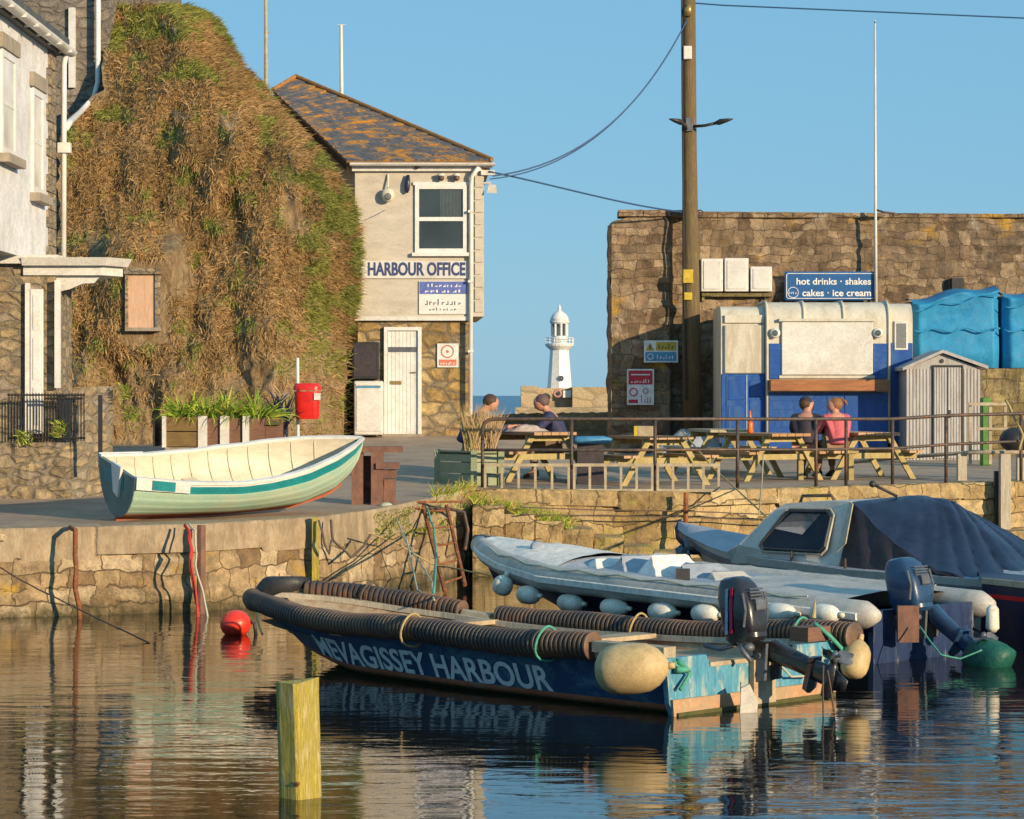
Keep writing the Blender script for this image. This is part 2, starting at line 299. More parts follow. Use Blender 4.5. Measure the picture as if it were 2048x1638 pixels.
def water_mat():
    m, nt, b = nodes_of('harbour_water')
    v = coords(nt, (1, 1, 1), False)
    b.inputs['Base Color'].default_value = (.010, .011, .009, 1)
    b.inputs['Roughness'].default_value = .02; b.inputs['IOR'].default_value = 1.85
    mp = N(nt, 'ShaderNodeMapping'); mp.inputs['Scale'].default_value = (.7, 1.9, 1); mp.inputs['Rotation'].default_value = (0, 0, R(8))
    nt.links.new(v, mp.inputs['Vector'])
    a = noise_tex(nt, mp.outputs[0], 1.1, 2, .5, .3)
    c = noise_tex(nt, mp.outputs[0], 3.6, 3, .55, .5)
    pv = bump(nt, b, a, .6, .015); bump(nt, b, c, .5, .006, pv)
    return m
M['water'] = water_mat()
def sea_mat():
    m, nt, b = nodes_of('sea_water')
    v = coords(nt, (.3, 1, 1), False)
    b.inputs['Base Color'].default_value = (.04, .12, .19, 1); b.inputs['Roughness'].default_value = .3
    bump(nt, b, noise_tex(nt, v, .9, 5, .6), 1, .5)
    return m
M['sea'] = sea_mat()

# ------------------------------------------------------------ mesh builder
ORG = {}
class MB:
    def __init__(s): s.v = []; s.f = []; s.m = []; s.cur = 0
    def add(s, vs, fs, m=None):
        b = len(s.v); s.v += [Vector(x) for x in vs]
        for f in fs: s.f.append(tuple(b+i for i in f)); s.m.append(s.cur if m is None else m)
        return s
    def hexa(s, p, m=None):   # p: 4 bottom (ccw) then 4 top
        return s.add(p, [(3, 2, 1, 0), (4, 5, 6, 7), (0, 1, 5, 4), (1, 2, 6, 5), (2, 3, 7, 6), (3, 0, 4, 7)], m)
    def box(s, a, b, m=None):
        x0, y0, z0 = [min(i, j) for i, j in zip(a, b)]; x1, y1, z1 = [max(i, j) for i, j in zip(a, b)]
        return s.hexa([(x0, y0, z0), (x1, y0, z0), (x1, y1, z0), (x0, y1, z0), (x0, y0, z1), (x1, y0, z1), (x1, y1, z1), (x0, y1, z1)], m)
    def cbox(s, a, b, bev, m=None):
        """box with bevelled vertical-plane front edges (chamfered all round in XZ and Y)"""
        x0, y0, z0 = [min(i, j) for i, j in zip(a, b)]; x1, y1, z1 = [max(i, j) for i, j in zip(a, b)]
        rings = []
        for y, e in ((y0, bev), (y0+bev, 0), (y1-bev, 0), (y1, bev)):
            rings.append([(x0+e+bev, y, z0+e), (x1-e-bev, y, z0+e), (x1-e, y, z0+e+bev), (x1-e, y, z1-e-bev), (x1-e-bev, y, z1-e), (x0+e+bev, y, z1-e), (x0+e, y, z1-e-bev), (x0+e, y, z0+e+bev)])
        return s.rings(rings, True, m=m)
    def pbox(s, x0, y0, x1, y1, Y, d, m=None):     # front face covers the pixel rectangle at depth Y, d metres deep
        a = P(x0, y1, Y); b = P(x1, y0, Y)
        return s.box((a.x, Y, a.z), (b.x, Y+d, b.z), m)
    def rings(s, rings, caps=True, closed=False, m=None):
        n = len(rings[0]); vs = [p for r in rings for p in r]; fs = []
        k = len(rings)
        for i in range(k if closed else k-1):
            j = (i+1) % k
            for q in range(n):
                w = (q+1) % n; fs.append((i*n+q, i*n+w, j*n+w, j*n+q))
        if caps and not closed:
            fs.append(tuple(range(n-1, -1, -1))); fs.append(tuple((k-1)*n+q for q in range(n)))
        return s.add(vs, fs, m)
    def tube(s, pts, r, n=8, caps=True, m=None, closed=False):
        pts = [Vector(p) for p in pts]; rr = r if isinstance(r, (list, tuple)) else [r]*len(pts)
        rings = []; up = None
        for i, p in enumerate(pts):
            if closed: d = pts[(i+1) % len(pts)]-pts[i-1]
            else: d = pts[min(i+1, len(pts)-1)]-pts[max(i-1, 0)]
            if d.length < 1e-9: d = Vector((0, 0, 1))
            d.normalize()
            if up is None: up = Vector((0, 0, 1)) if abs(d.z) < .9 else Vector((0, 1, 0))
            a = d.cross(up)
            if a.length < 1e-6: a = d.cross(Vector((1, 0, 0)))
            a.normalize(); b = a.cross(d).normalized(); up = b
            rings.append([p+(a*math.cos(t*2*math.pi/n)+b*math.sin(t*2*math.pi/n))*rr[i] for t in range(n)])
        return s.rings(rings, caps, closed, m)
    def lathe(s, c, prof, n=20, ax=None, m=None):
        c = Vector(c); q = ax if ax is not None else Matrix.Identity(3)
        return s.rings([[c+q@Vector((r*math.cos(t*2*math.pi/n), r*math.sin(t*2*math.pi/n), z)) for t in range(n)] for r, z in prof], True, m=m)
    def loft(s, secs, n=16, e=2.6, m=None, caps=True):   # (centre, half vector A, half vector B)
        rings = []
        for c, A, B in secs:
            c, A, B = Vector(c), Vector(A), Vector(B); rg = []
            for t in range(n):
                a = t*2*math.pi/n; cx, sx = math.cos(a), math.sin(a)
                rg.append(c+A*math.copysign(abs(cx)**(2/e), cx)+B*math.copysign(abs(sx)**(2/e), sx))
            rings.append(rg)
        return s.rings(rings, caps, m=m)
    def ball(s, c, rx, ry=None, rz=None, nu=16, nv=10, m=None, rot=None):
        ry = rx if ry is None else ry; rz = rx if rz is None else rz; c = Vector(c); q = rot or Matrix.Identity(3)
        return s.rings([[c+q@Vector((rx*math.sin(a)*math.cos(t*2*math.pi/nu), ry*math.sin(a)*math.sin(t*2*math.pi/nu), -rz*math.cos(a))) for t in range(nu)]
                        for a in [max(.03, min(math.pi-.03, i*math.pi/nv)) for i in range(nv+1)]], True, m=m)
    def prism(s, poly, ext, m=None):
        n = len(poly); poly = [Vector(p) for p in poly]; ext = Vector(ext)
        return s.add(poly+[p+ext for p in poly], [tuple(range(n-1, -1, -1)), tuple(range(n, 2*n))]+[(i, (i+1) % n, n+(i+1) % n, n+i) for i in range(n)], m)
    def grid(s, fn, nu, nv, m=None, mf=None):
        b = len(s.v)
        s.v += [Vector(fn(i/nu, j/nv)) for j in range(nv+1) for i in range(nu+1)]
        for j in range(nv):
            for i in range(nu):
                a = b+j*(nu+1)+i; s.f.append((a, a+1, a+nu+2, a+nu+1)); s.m.append(mf(i/nu, j/nv) if mf else (s.cur if m is None else m))
        return s
    def build(s, name, mats, parent=None, smooth_=False, local=False, **props):
        if not isinstance(mats, (list, tuple)): mats = [mats]
        o_ = Vector((0, 0, 0)) if (local or parent is None) else ORG.get(parent.name, Vector((0, 0, 0)))
        me = bpy.data.meshes.new(name); me.from_pydata([tuple(p-o_) for p in s.v], [], s.f)
        for mm in mats: me.materials.append(M[mm] if isinstance(mm, str) else mm)
        me.polygons.foreach_set('material_index', s.m)
        if smooth_:
            me.polygons.foreach_set('use_smooth', [True]*len(s.f))
        import bmesh
        bm = bmesh.new(); bm.from_mesh(me); bmesh.ops.recalc_face_normals(bm, faces=bm.faces); bm.to_mesh(me); bm.free()
        if smooth_ == 'auto' and hasattr(me, 'set_sharp_from_angle'): me.set_sharp_from_angle(angle=R(38))
        ob = bpy.data.objects.new(name, me); COL.objects.link(ob)
        if parent is not None: ob.parent = parent; ORG[ob.name] = Vector(o_)
        for k, vv in props.items(): ob[k] = vv
        return ob
def thing(name, label, cat, loc=(0, 0, 0), group=None, rz=0):
    o = bpy.data.objects.new(name, None); COL.objects.link(o); o.location = loc; o.rotation_euler = (0, 0, rz)
    o.empty_display_size = .1
    o['label'] = label; o['category'] = cat
    if group: o['group'] = group
    ORG[o.name] = Vector(loc); return o
def single(mb, name, mats, label, cat, group=None, smooth_=False, loc=None):
    """a thing that is one mesh"""
    L = Vector(loc) if loc is not None else Vector((sum(p.x for p in mb.v)/len(mb.v), sum(p.y for p in mb.v)/len(mb.v), min(p.z for p in mb.v)))
    mb.v = [p-L for p in mb.v]
    o = mb.build(name, mats, None, smooth_); o.location = L; o['label'] = label; o['category'] = cat
    if group: o['group'] = group
    return o
def copy_tree(o, parent=None):
    c = o.copy(); COL.objects.link(c)
    if parent is not None: c.parent = parent
    for ch in [x for x in bpy.data.objects if x.parent == o]: copy_tree(ch, c)
    return c
def text_into(mb, s_, size, fn, m=None, bold=.012, depth=.006, align='LEFT', sx=1.0):
    """lettering as mesh; fn maps (x, y, d) in metres of text space to the world"""
    cu = bpy.data.curves.new('lettering', 'FONT'); cu.body = s_; cu.size = size; cu.offset = bold*size; cu.extrude = depth/2; cu.align_x = align; cu.resolution_u = 4
    ob = bpy.data.objects.new('lettering', cu); COL.objects.link(ob); bpy.context.view_layer.update()
    me = bpy.data.meshes.new_from_object(ob.evaluated_get(bpy.context.evaluated_depsgraph_get()))
    mb.add([fn(v.co.x*sx, v.co.y, v.co.z) for v in me.vertices], [tuple(p.vertices) for p in me.polygons], m)
    bpy.data.objects.remove(ob); bpy.data.meshes.remove(me); bpy.data.curves.remove(cu)
def text_flat(mb, s_, px, py, Y, hpx, m=None, wpx=None, **kw):
    """text whose baseline starts at the pixel (px, py) of the plane at depth Y, capitals hpx tall, optionally fitted to wpx wide"""
    k = Y/F; size = hpx*k/.70; sx = 1.0
    if wpx:
        t = MB(); text_into(t, s_, size, lambda x, y, d: (x, y, d), **kw); sx = wpx*k/max(p.x for p in t.v)
    o = P(px, py, Y); text_into(mb, s_, size, lambda x, y, d: (o.x+x, Y-d-.003, o.z+y), m, sx=sx, **kw)
def catenary(a, b, sag, n=14):
    a, b = Vector(a), Vector(b)
    return [a.lerp(b, i/n)-Vector((0, 0, sag*4*(i/n)*(1-i/n))) for i in range(n+1)]
def wob(pts, amp, fr=3.):
    return [p+Vector((noise.noise(p*fr)*amp, noise.noise(p*fr+Vector((9, 3, 1)))*amp, noise.noise(p*fr+Vector((2, 7, 5)))*amp*.6)) for p in pts]
def blades(mb, roots, lmin, lmax, w, dirfn, mfn, segs=2, droop=.5):
    for (p, n_) in roots:
        L = random.uniform(lmin, lmax); d = dirfn(p, n_).normalized(); sd = d.cross(Vector((random.uniform(-.3, .3), -1, random.uniform(-.3, .3))))
        if sd.length < 1e-5: sd = Vector((1, 0, 0))
        sd = sd.normalized()*w*random.uniform(.6, 1.3); vs = []; q = Vector(p); dd = d.copy()
        for i in range(segs):
            k = 1-i/segs*.6; vs += [q-sd*k, q+sd*k]; q = q+dd*L/segs; dd = (dd+Vector((0, 0, -droop/segs))).normalized()
        vs.append(q)
        mb.add(vs, [(2*i, 2*i+1, 2*i+3, 2*i+2) for i in range(segs-1)]+[(2*segs-2, 2*segs-1, 2*segs)], mfn(p))

# ------------------------------------------------------------ ground, quay and water
EDGE = [P(-400, 0, 28.6), P(0, 0, 29.7), P(400, 0, 30.6), P(640, 0, 32.0), P(760, 0, 33.5), P(860, 0, 35.6), P(950, 0, 37.4), P(1350, 0, 37.6), P(1600, 0, 38.7), P(1900, 0, 40.0), P(2300, 0, 41.5)]
ETAB = [(p.x, p.y) for p in EDGE]
def edgeY(X): return interp(X, ETAB)
def ground(X, Y):
    t = max(0., (Y-29.5)/20.5)
    zl = 1.0+.75*min(t, 1.15)**1.5; zr = 1.0+.33*min(t, 1.15)
    return lerp(zl, zr, smooth((X+.8)/3.2))
def G(px, Y):       # ground point seen in pixel column px at depth Y
    X = (px-CX)*Y/F; return Vector((X, Y, ground(X, Y)))

mb = MB()
def gfn(u, v):
    X = lerp(-9.5, 17, u); y0 = edgeY(X); Y = y0+(58-y0)*v**1.6
    return (X, Y, ground(X, Y)+.012*noise.noise(Vector((X*1.3, Y*1.3, 0))))
mb.grid(gfn, 110, 40)
g = mb.build('quay_ground', 'quay', smooth_=True, kind='structure')
mb = MB(); mb.grid(lambda u, v: (lerp(-60, 60, u), lerp(3, 60, v), 0), 2, 2)
mb.build('harbour_water', 'water', kind='structure')
mb = MB(); mb.grid(lambda u, v: (lerp(-3000, 3000, u), lerp(60, 9000, v), 0), 2, 4)
mb.build('sea_water', 'sea', kind='structure')
mb = MB(); mb.grid(lambda u, v: (lerp(-80, 80, u), lerp(-30, 60, v), -1.6), 2, 2)
mb.build('harbour_bed', 'weed', kind='structure')

def wall_sheet(mb, xa, xb, top_off=0., amp=.05, n=200, thick=.5, z0=-1.5, course=None):
    def pt(u, v):
        X = lerp(xa, xb, u); Y = edgeY(X); zt = ground(X, Y)-.004+top_off
        z = lerp(z0, zt, v)
        d = amp*(noise.noise(Vector((X*2.2, 1, z*3.5)))+.6*noise.noise(Vector((X*6, 5, z*9))))
        st = course(z, X) if course else 0
        e = .03 if v > .985 else 0
        return (X, Y-d*min(1, (1-v)*12)-st+e, z)
    mb.grid(pt, n, 46)
wq = thing('quay_wall', 'tan rubble quay wall below the pale green dinghy, weedy at the waterline', 'quay wall', (-4, 29.7, 0))
mb = MB(); wall_sheet(mb, -9.5, -.62, course=lambda z, X: (.0 if z > .66+.05*noise.noise(Vector((X*2, 0, 0))) else .07) + (.05 if z < .28 else 0))
mb.build('stone_face', 'stone_quay_left', wq, smooth_=True)
def coping(xa, xb, h, t, dep, jl, seed, n):
    """rough capstones as one displaced skin: front face, rounded arris and top, grooved where stones meet"""
    joints = []; X = xa; rr_ = random.Random(seed)
    while X < xb: joints.append(X); X += rr_.uniform(*jl)
    def f(u, v):
        X = lerp(xa, xb, u); y = edgeY(X); z = ground(X, y); g_ = min(abs(X-q_) for q_ in joints); gr = .03*max(0, 1-g_/.025); k_ = int(sum(1 for q_ in joints if q_ < X)); tt = t+.03*math.sin(k_*5.3); hh = h+.03*math.sin(k_*2.7)
        nn = .035*noise.noise(Vector((X*3, v*3, seed)))+.02*noise.noise(Vector((X*9, v*7, seed+3)))
        if v < .5: k = v/.5; return (X, y-tt-nn+gr+.03*k*k, z-hh*(1-k)+.012*(k))
        k = (v-.5)/.5; return (X, y-tt+.03-nn*(1-k)+gr*(1-k)+dep*k, z+.014-gr*.5+.01*noise.noise(Vector((X*4, k*3, 1)))+.006*k)
    m_ = MB(); m_.grid(f, n, 16); return m_
coping(-9.5, -.62, .34, .05, .45, (1.1, 2.3), 3, 420).build('coping', 'concrete', wq, True)
wr = thing('quay_wall', 'golden stone quay wall under the railing and picnic tables', 'quay wall', (4, 37.6, 0))
mb = MB(); wall_sheet(mb, -.62, 17, amp=.07, n=260)
mb.build('stone_face', 'stone_quay_right', wr, smooth_=True)
coping(-.62, 12, .23, .07, .4, (.6, 1.3), 5, 620).build('coping', 'stone_quay_right', wr, True)

# stone stair running down in front of the right wall
st = thing('stone_stair', 'worn stone stair descending to the water along the golden quay wall', 'stairs', (.5, 37, 0))
mb = MB()
for i in range(9):
    xa = -.55+i*.42; zt = 1.0-i*.115; y1 = edgeY(xa)-.02; y0 = y1-1.0
    w = .42+.02
    yy0 = y0+random.uniform(-.04, .04); zz = zt+random.uniform(-.02, .02)
    def sf(a, b, xa=xa, yy0=yy0, zz=zz, y1=y1):
        nn = lambda p: .03*noise.noise(Vector((p[0]*5, p[1]*5, p[2]*6)))+.015*noise.noise(Vector((p[0]*14, p[1]*9, p[2]*16)))
        e_ = .02*max(0, 1-min(a, 1-a)*12)
        if b < .6: p = (lerp(xa, xa+w, a), yy0+e_, lerp(-.8, zz, b/.6)-e_)
        else: p = (lerp(xa, xa+w, a), lerp(yy0, y1-.05, (b-.6)/.4), zz-e_*.6)
        q_ = nn(p); return (p[0], p[1]-(q_ if b < .6 else 0), p[2]+(q_*.4 if b >= .55 else 0))
    mb.grid(sf, 10, 30); mb.grid(lambda a, b, xa=xa, yy0=yy0, zz=zz, y1=y1: (xa+w+.001, lerp(yy0+.02, y1-.05, a), lerp(-.8, zz-.02, b)), 1, 1); mb.grid(lambda a, b, xa=xa, yy0=yy0, zz=zz, y1=y1: (xa-.001, lerp(yy0+.02, y1-.05, a), lerp(-.8, zz-.02, b)), 1, 1)
mb.build('step_blocks', 'stone_quay_right', st)
# grass on the stair and wall end
mb = MB(); roots = []
for i in range(2600):
    u = random.random(); xa = lerp(-1.1, .85, u**.8); yt = edgeY(xa)-random.uniform(.0, 1.0); zt = (1.02-max(0, (xa+.55))*.27) if xa > -.6 else 1.02
    if noise.noise(Vector((xa*3, yt*3, 0))) < -.25: continue
    if xa < -.55: yt = edgeY(xa)-random.uniform(-.2, .12); zt = ground(xa, yt)-(0 if yt > edgeY(xa) else random.uniform(0, .35))
    roots.append((Vector((xa, yt, zt)), None))
blades(mb, roots, .08, .26, .006, lambda p, n_: Vector((random.uniform(-.5, .7), random.uniform(-.7, .3), random.uniform(.5, 1))), lambda p: random.choice((0, 0, 1, 2)), 3, 1.2)
mb.build('grass', ['green_b', 'green_a', 'dry_a'], kind='stuff', label='bright green grass growing on the head of the stone stair', category='grass')
mb = MB(); roots = []
for i in range(900):
    xa = random.uniform(-1.75, -.75); yt = edgeY(xa)-.06-random.random()*.05; zt = random.uniform(.62, 1.03)
    if noise.noise(Vector((xa*4, 2, zt*4))) < -.1: continue
    roots.append((Vector((xa, yt, zt)), None))
blades(mb, roots, .07, .2, .006, lambda p, n_: Vector((random.uniform(-.5, .5), -.8, random.uniform(-.2, 1))), lambda p: random.choice((0, 1)), 3, 1.6)
mb.build('grass', ['green_b', 'green_a'], kind='stuff', label='green grass hanging over the wall beside the rusty ladder', category='grass')

# ------------------------------------------------------------ cliff and creeper
RT = [(0, 330), (20, 395), (40, 428), (80, 452), (130, 478), (170, 520), (200, 545), (250, 588), (300, 632), (350, 668), (400, 700), (450, 712), (520, 716), (600, 712), (650, 700), (720, 694), (800, 696), (930, 700)]
LT = [(0, 212), (180, 205), (240, 128), (300, 118), (930, 112)]
def cliffY(px, py):
    r = interp(py, RT); t = (px-112)/(r-112+1e-6)
    base = interp(py, [(0, 53.5), (150, 51.6), (300, 49.9), (500, 48.9), (700, 48.1), (900, 47.4)])
    e = smooth((t-.72)/.28); hi = smooth((330-py)/150)
    b = base+e*lerp(max(0, 49.75-base), 1.6, hi)
    amp = 1-.75*e*(1-hi)
    n_ = noise.noise(Vector((px*.006, py*.004, 0)))*.75+noise.noise(Vector((px*.02, py*.011, 3)))*.36+noise.noise(Vector((px*.06, py*.03, 7)))*.15
    Y = b-n_*amp
    kx = smooth((px-170)/60)*smooth((400-px)/60)*smooth((py-460)/50)*smooth((740-py)/50)
    Y = lerp(Y, 47.92, kx)
    return Y
def cliff_pt(u, v):
    """v 0 bottom .. 1 top, u 0 left .. 1 right; the last columns and rows turn back so the mass has depth"""
    py = lerp(930, 12, min(v/.94, 1)); l = interp(py, LT); r = interp(py, RT)
    px = lerp(l, r, min(u/.93, 1)); Y = cliffY(px, py)
    p = P(px+noise.noise(Vector((px*.05, py*.05, 1)))*9*min(1, (r-px)/40+.4), py, Y)
    back = max((u-.93)/.07, 0)*7+max((v-.94)/.06, 0)*8
    if back > 0:
        if py > 330 and u > .93: back = min(back, .22+max(0, back-6.9)) if False else back*.0+.0 if False else back
        p = p+Vector((-.35*back if u > .93 else 0, back, -.04*back))
    return p
mb = MB(); mb.grid(cliff_pt, 150, 190)
cl = mb.build('cliff', 'cliff_rock', smooth_=True, kind='structure', label='tall earthy cliff beside the harbour office, hung with dry creeper', category='cliff')

def veg(px, py):
    """vegetation density on the cliff, 0..1"""
    d = interp(py, [(0, 1), (520, .95), (600, .6), (680, .3), (780, .12), (900, .04)])
    if px > 615 and py < 660: d = 1
    if px < 250 and 560 < py < 700: d = .6
    if 240 < px < 340 and 515 < py < 685: return 0
    d *= smooth((noise.noise(Vector((px*.013, py*.010, 11)))+.62)/.5)
    return d
mb = MB(); roots = []; gm = {}
for i in range(150000):
    py = random.uniform(10, 880); l, r = interp(py, LT), interp(py, RT); px = random.uniform(l+6, r+4)
    if random.random() > veg(px, py): continue
    Y = cliffY(min(px, r), py); p = P(px, py, Y-.01); p.freeze()
    roots.append((p, (px, py)))
def vdir(p, q):
    px, py = q; r = interp(py, RT); e = smooth((px-r+150)/150)
    return Vector((random.uniform(-.2, .8)+.8*e, random.uniform(-.9, .1), random.uniform(-.9, .4)+.45*e))
def vmat(p):
    px = CX+p.x*F/p.y; py = HY-(p.z-CZ)*F/p.y
    gn = noise.noise(Vector((px*.02, py*.024, 5)))+.5*noise.noise(Vector((px*.06, py*.06, 8)))
    th = .30 - .42*smooth((px-540)/130)*smooth((py-250)/150) - .32*smooth((150-py)/100) - .2*smooth((px-interp(py, RT)+60)/60)*smooth((400-py)/80)
    if gn > th: return 2
    return 1 if noise.noise(Vector((px*.012, py*.012, 9)))+random.uniform(-.25, .25) > -.02 else 0
blades(mb, roots, .05, .24, .0085, vdir, vmat, 2, .9)
mb.build('creeper', ['dry_a', 'dry_b', 'green_a'], kind='stuff', label='dry brown creeper with green patches covering the cliff', category='creeper')

# boarded opening in the cliff foot
bo = thing('boarded_window', 'salmon coloured boarded window with grey frame at the foot of the cliff', 'window', P(285, 660, 47.6))
mb = MB(); mb.pbox(256, 548, 310, 655, 47.83, .08); mb.build('board', 'salmon_board', bo)
mb = MB(); mb.pbox(250, 540, 256, 660, 47.79, .3); mb.pbox(310, 540, 320, 660, 47.79, .3); mb.pbox(248, 536, 322, 548, 47.75, .3); mb.build('frame', 'stone_house', bo)
mb = MB(); mb.pbox(250, 655, 320, 662, 47.72, .3); mb.build('sill', 'paving_stone', bo)

# ------------------------------------------------------------ left house
hs = thing('white_house', 'white rendered house with stone ground floor at the left edge', 'house', (-7.5, 38, 1.1))
mb = MB(); mb.box((-12, 31.5, 4.46), (-6.80, 38.6, 7.62)); mb.build('upper_wall', 'render_white', hs)
mb = MB(); mb.box((-12, 35.9, .6), (-6.3, 37.2, 4.36)); mb.box((-12, 37.2, .6), (-6.86, 38.55, 4.36)); mb.build('lower_wall', 'stone_house', hs)
mb = MB(); mb.box((-12, 35.75, 4.35), (-6.25, 37.3, 4.47)); mb.box((-12, 37.3, 4.35), (-6.74, 38.7, 4.47)); mb.build('string_course', 'pale_paint', hs)
mb = MB()
for i in range(12):
    z = 4.48+i*.26; mb.box((-6.9, 37.95+(i % 2)*.15, z), (-6.77, 38.63, z+.245))
mb.build('quoin', 'stone_house', hs)
def side_window(y0, y1, z0, z1):
    w = MB(); X = -6.79
    for a, b in (((X-.1, y0, z0), (X+.03, y0+.1, z1)), ((X-.1, y1-.1, z0), (X+.03, y1, z1)), ((X-.1, y0+.1, z0), (X+.03, y1-.1, z0+.1)), ((X-.1, y0+.1, z1-.1), (X+.03, y1-.1, z1)), ((X-.1, y0+.1, (z0+z1)/2-.03), (X+.02, y1-.1, (z0+z1)/2+.03))): w.box(a, b)
    f = w.build('window', 'white_gloss', hs)
    w = MB(); w.box((X-.005, y0+.08, z0+.08), (X+.012, y1-.08, z1-.08)); w.build('pane', 'house_glass', f)
    w = MB(); w.box((X-.04, y0-.1, z0-.12), (X+.14, y1+.1, z0-.002)); w.build('sill', 'paving_stone', f)
    w = MB(); w.box((X-.04, y0-.12, z1+.002), (X+.06, y1+.12, z1+.2)); w.build('lintel', 'paving_stone', f)
side_window(34.5, 35.5, 5.75, 7.15); side_window(36.75, 37.6, 5.4, 6.9)
mb = MB(); mb.prism([(-6.62, 31, 7.74), (-6.62, 38.9, 7.74), (-9.6, 38.9, 9.9), (-9.6, 31, 9.9)], (0, 0, .12)); mb.box((-6.95, 31, 7.6), (-6.7, 38.8, 7.735)); mb.build('roof', 'dark_slate', hs)
mb = MB()
pr = [(.09*math.cos(a), .08*math.sin(a)) for a in [math.pi+math.pi*i/8 for i in range(9)]]
mb.rings([[(-6.60+a, y, 7.68+b) for a, b in pr]+[(-6.60+a*.85, y, 7.685+b*.85) for a, b in pr[::-1]] for y in (31, 34, 37, 38.95)], True)
gt = mb.build('gutter', 'pale_paint', hs)
mb = MB()
for i in range(9): mb.box((-6.72, 31.2+i*.9, 7.60), (-6.50, 31.25+i*.9, 7.64))
mb.build('gutter_bracket', 'pale_paint', gt)
mb = MB(); mb.tube([P(137, 92, 38.85), P(131, 112, 38.75), P(128, 130, 38.7), P(127, 525, 38.7)], .042, 10); mb.build('drainpipe', 'white_gloss', hs, True)
mb = MB(); mb.pbox(115, 285, 140, 305, 38.62, .14); mb.build('pipe_bracket', 'white_gloss', hs)
# porch
pc = thing('porch_canopy', 'cream painted porch canopy with curved bracket over the side door', 'canopy', P(140, 550, 36.0))
a = P(45, 550, 35.8); b = P(203, 550, 35.8)
mb = MB(); mb.hexa([(a.x, 35.85, a.z), (b.x, 35.85, a.z), (b.x+.22, 36.3, a.z), (a.x, 39.2, a.z), (a.x, 35.85, a.z+.13), (b.x, 35.85, a.z+.13), (b.x+.22, 36.3, a.z+.13), (a.x, 39.2, a.z+.13)])
mb.hexa([(a.x, 35.75, a.z+.13), (b.x+.06, 35.75, a.z+.13), (b.x+.3, 36.25, a.z+.13), (a.x, 39.3, a.z+.13), (a.x, 35.7, a.z+.24), (b.x+.1, 35.7, a.z+.24), (b.x+.36, 36.22, a.z+.24), (a.x, 39.4, a.z+.24)])
mb.build('canopy_top', 'pale_paint', pc)
mb = MB(); pl = [P(48, 552, 35.95)]+[P(x, y, 35.95) for x, y in ((200, 552), (188, 566), (165, 567), (140, 578), (110, 585), (70, 574), (48, 576))]
mb.prism(pl, (0, .06, 0)); mb.build('bracket', 'pale_paint', pc)
dr = thing('porch_door', 'half open white panelled door under the porch canopy', 'door', P(75, 860, 36.2))
mb = MB(); mb.pbox(50, 566, 59, 880, 35.82, .08); mb.pbox(109, 560, 120, 776, 35.76, .08); mb.build('door_frame', 'white_gloss', dr)
mb = MB(); mb.cbox(P(60, 868, 35.82), P(86, 578, 35.82)+Vector((0, .05, 0)), .008)
for y0, y1 in ((590, 660), (675, 760), (775, 850)): mb.pbox(66, y0, 80, y1, 35.81, .015)
mb.build('leaf', 'white_gloss', dr)
mb = MB(); mb.ball(P(81, 735, 35.87), .02); mb.build('handle', 'brass', dr)
# iron gate and garden wall
gw = thing('garden_wall', 'low rubble garden wall in front of the stone house', 'wall', P(100, 990, 36.6))
def gwfn(u, v):
    X = lerp(P(-200, 0, 36).x, P(236, 0, 36.9).x, u); px = CX+X*F/36.4
    Y = 35.55+.9*smooth((px-150)/80); zt = CZ-(interp(px, [(0, 885), (160, 885), (165, 775), (232, 772)])-HY)*Y/F
    z = lerp(.9, zt, v); d = .06*noise.noise(Vector((X*4, 3, z*4)))+.03*noise.noise(Vector((X*11, 3, z*11)))
    return (X, Y-d, z)
mb = MB(); mb.grid(gwfn, 120, 40)
def gwtop(u, v):
    p = Vector(gwfn(u, 1)); p.y += v*.5; return p
mb.grid(gwtop, 120, 2); mb.build('wall_face', 'stone_house', gw)
gt_ = thing('iron_gate', 'dark iron railed gate beside the porch door', 'gate', P(90, 885, 35.6))
mb = MB()
for i in range(26): mb.tube([P(18+i*6.0, 786, 35.55), P(18+i*6.0, 882, 35.55)], .008, 6)
mb.build('bars', 'black_metal', gt_)
mb = MB(); mb.tube([P(15, 790, 35.53), P(170, 790, 35.53)], .014, 6); mb.tube([P(15, 876, 35.53), P(170, 876, 35.53)], .014, 6); mb.tube([P(88, 797, 35.53), P(165, 797, 35.53)], .018, 6); mb.build('rail', 'black_metal', gt_)
mb = MB(); mb.pbox(196, 790, 204, 935, 35.2, .05); single(mb, 'drain_pipe', 'black_metal', 'black drainpipe on the garden wall right of the gate', 'pipe')
# small weeds on the wall
for (x, y, Y, lab) in ((50, 882, 35.45, 'small green weed at the left foot of the iron gate'), (118, 865, 35.45, 'green weed growing in front of the iron gate'), (250, 790, 36.2, 'tuft of green weed at the right end of the garden wall'), (262, 835, 36.6, 'lowest tuft of weed on the rock right of the garden wall')):
    mb = MB(); blades(mb, [(P(x+random.uniform(-14, 14), y+random.uniform(-18, 10), Y), None) for _ in range(90)], .05, .16, .007, lambda p, n_: Vector((random.uniform(-.7, .7), -.6, random.uniform(0, 1))), lambda p: random.choice((0, 1)), 2, .8)
    single(mb, 'weed', ['green_b', 'green_a'], lab, 'weed', 'weeds on the garden wall')
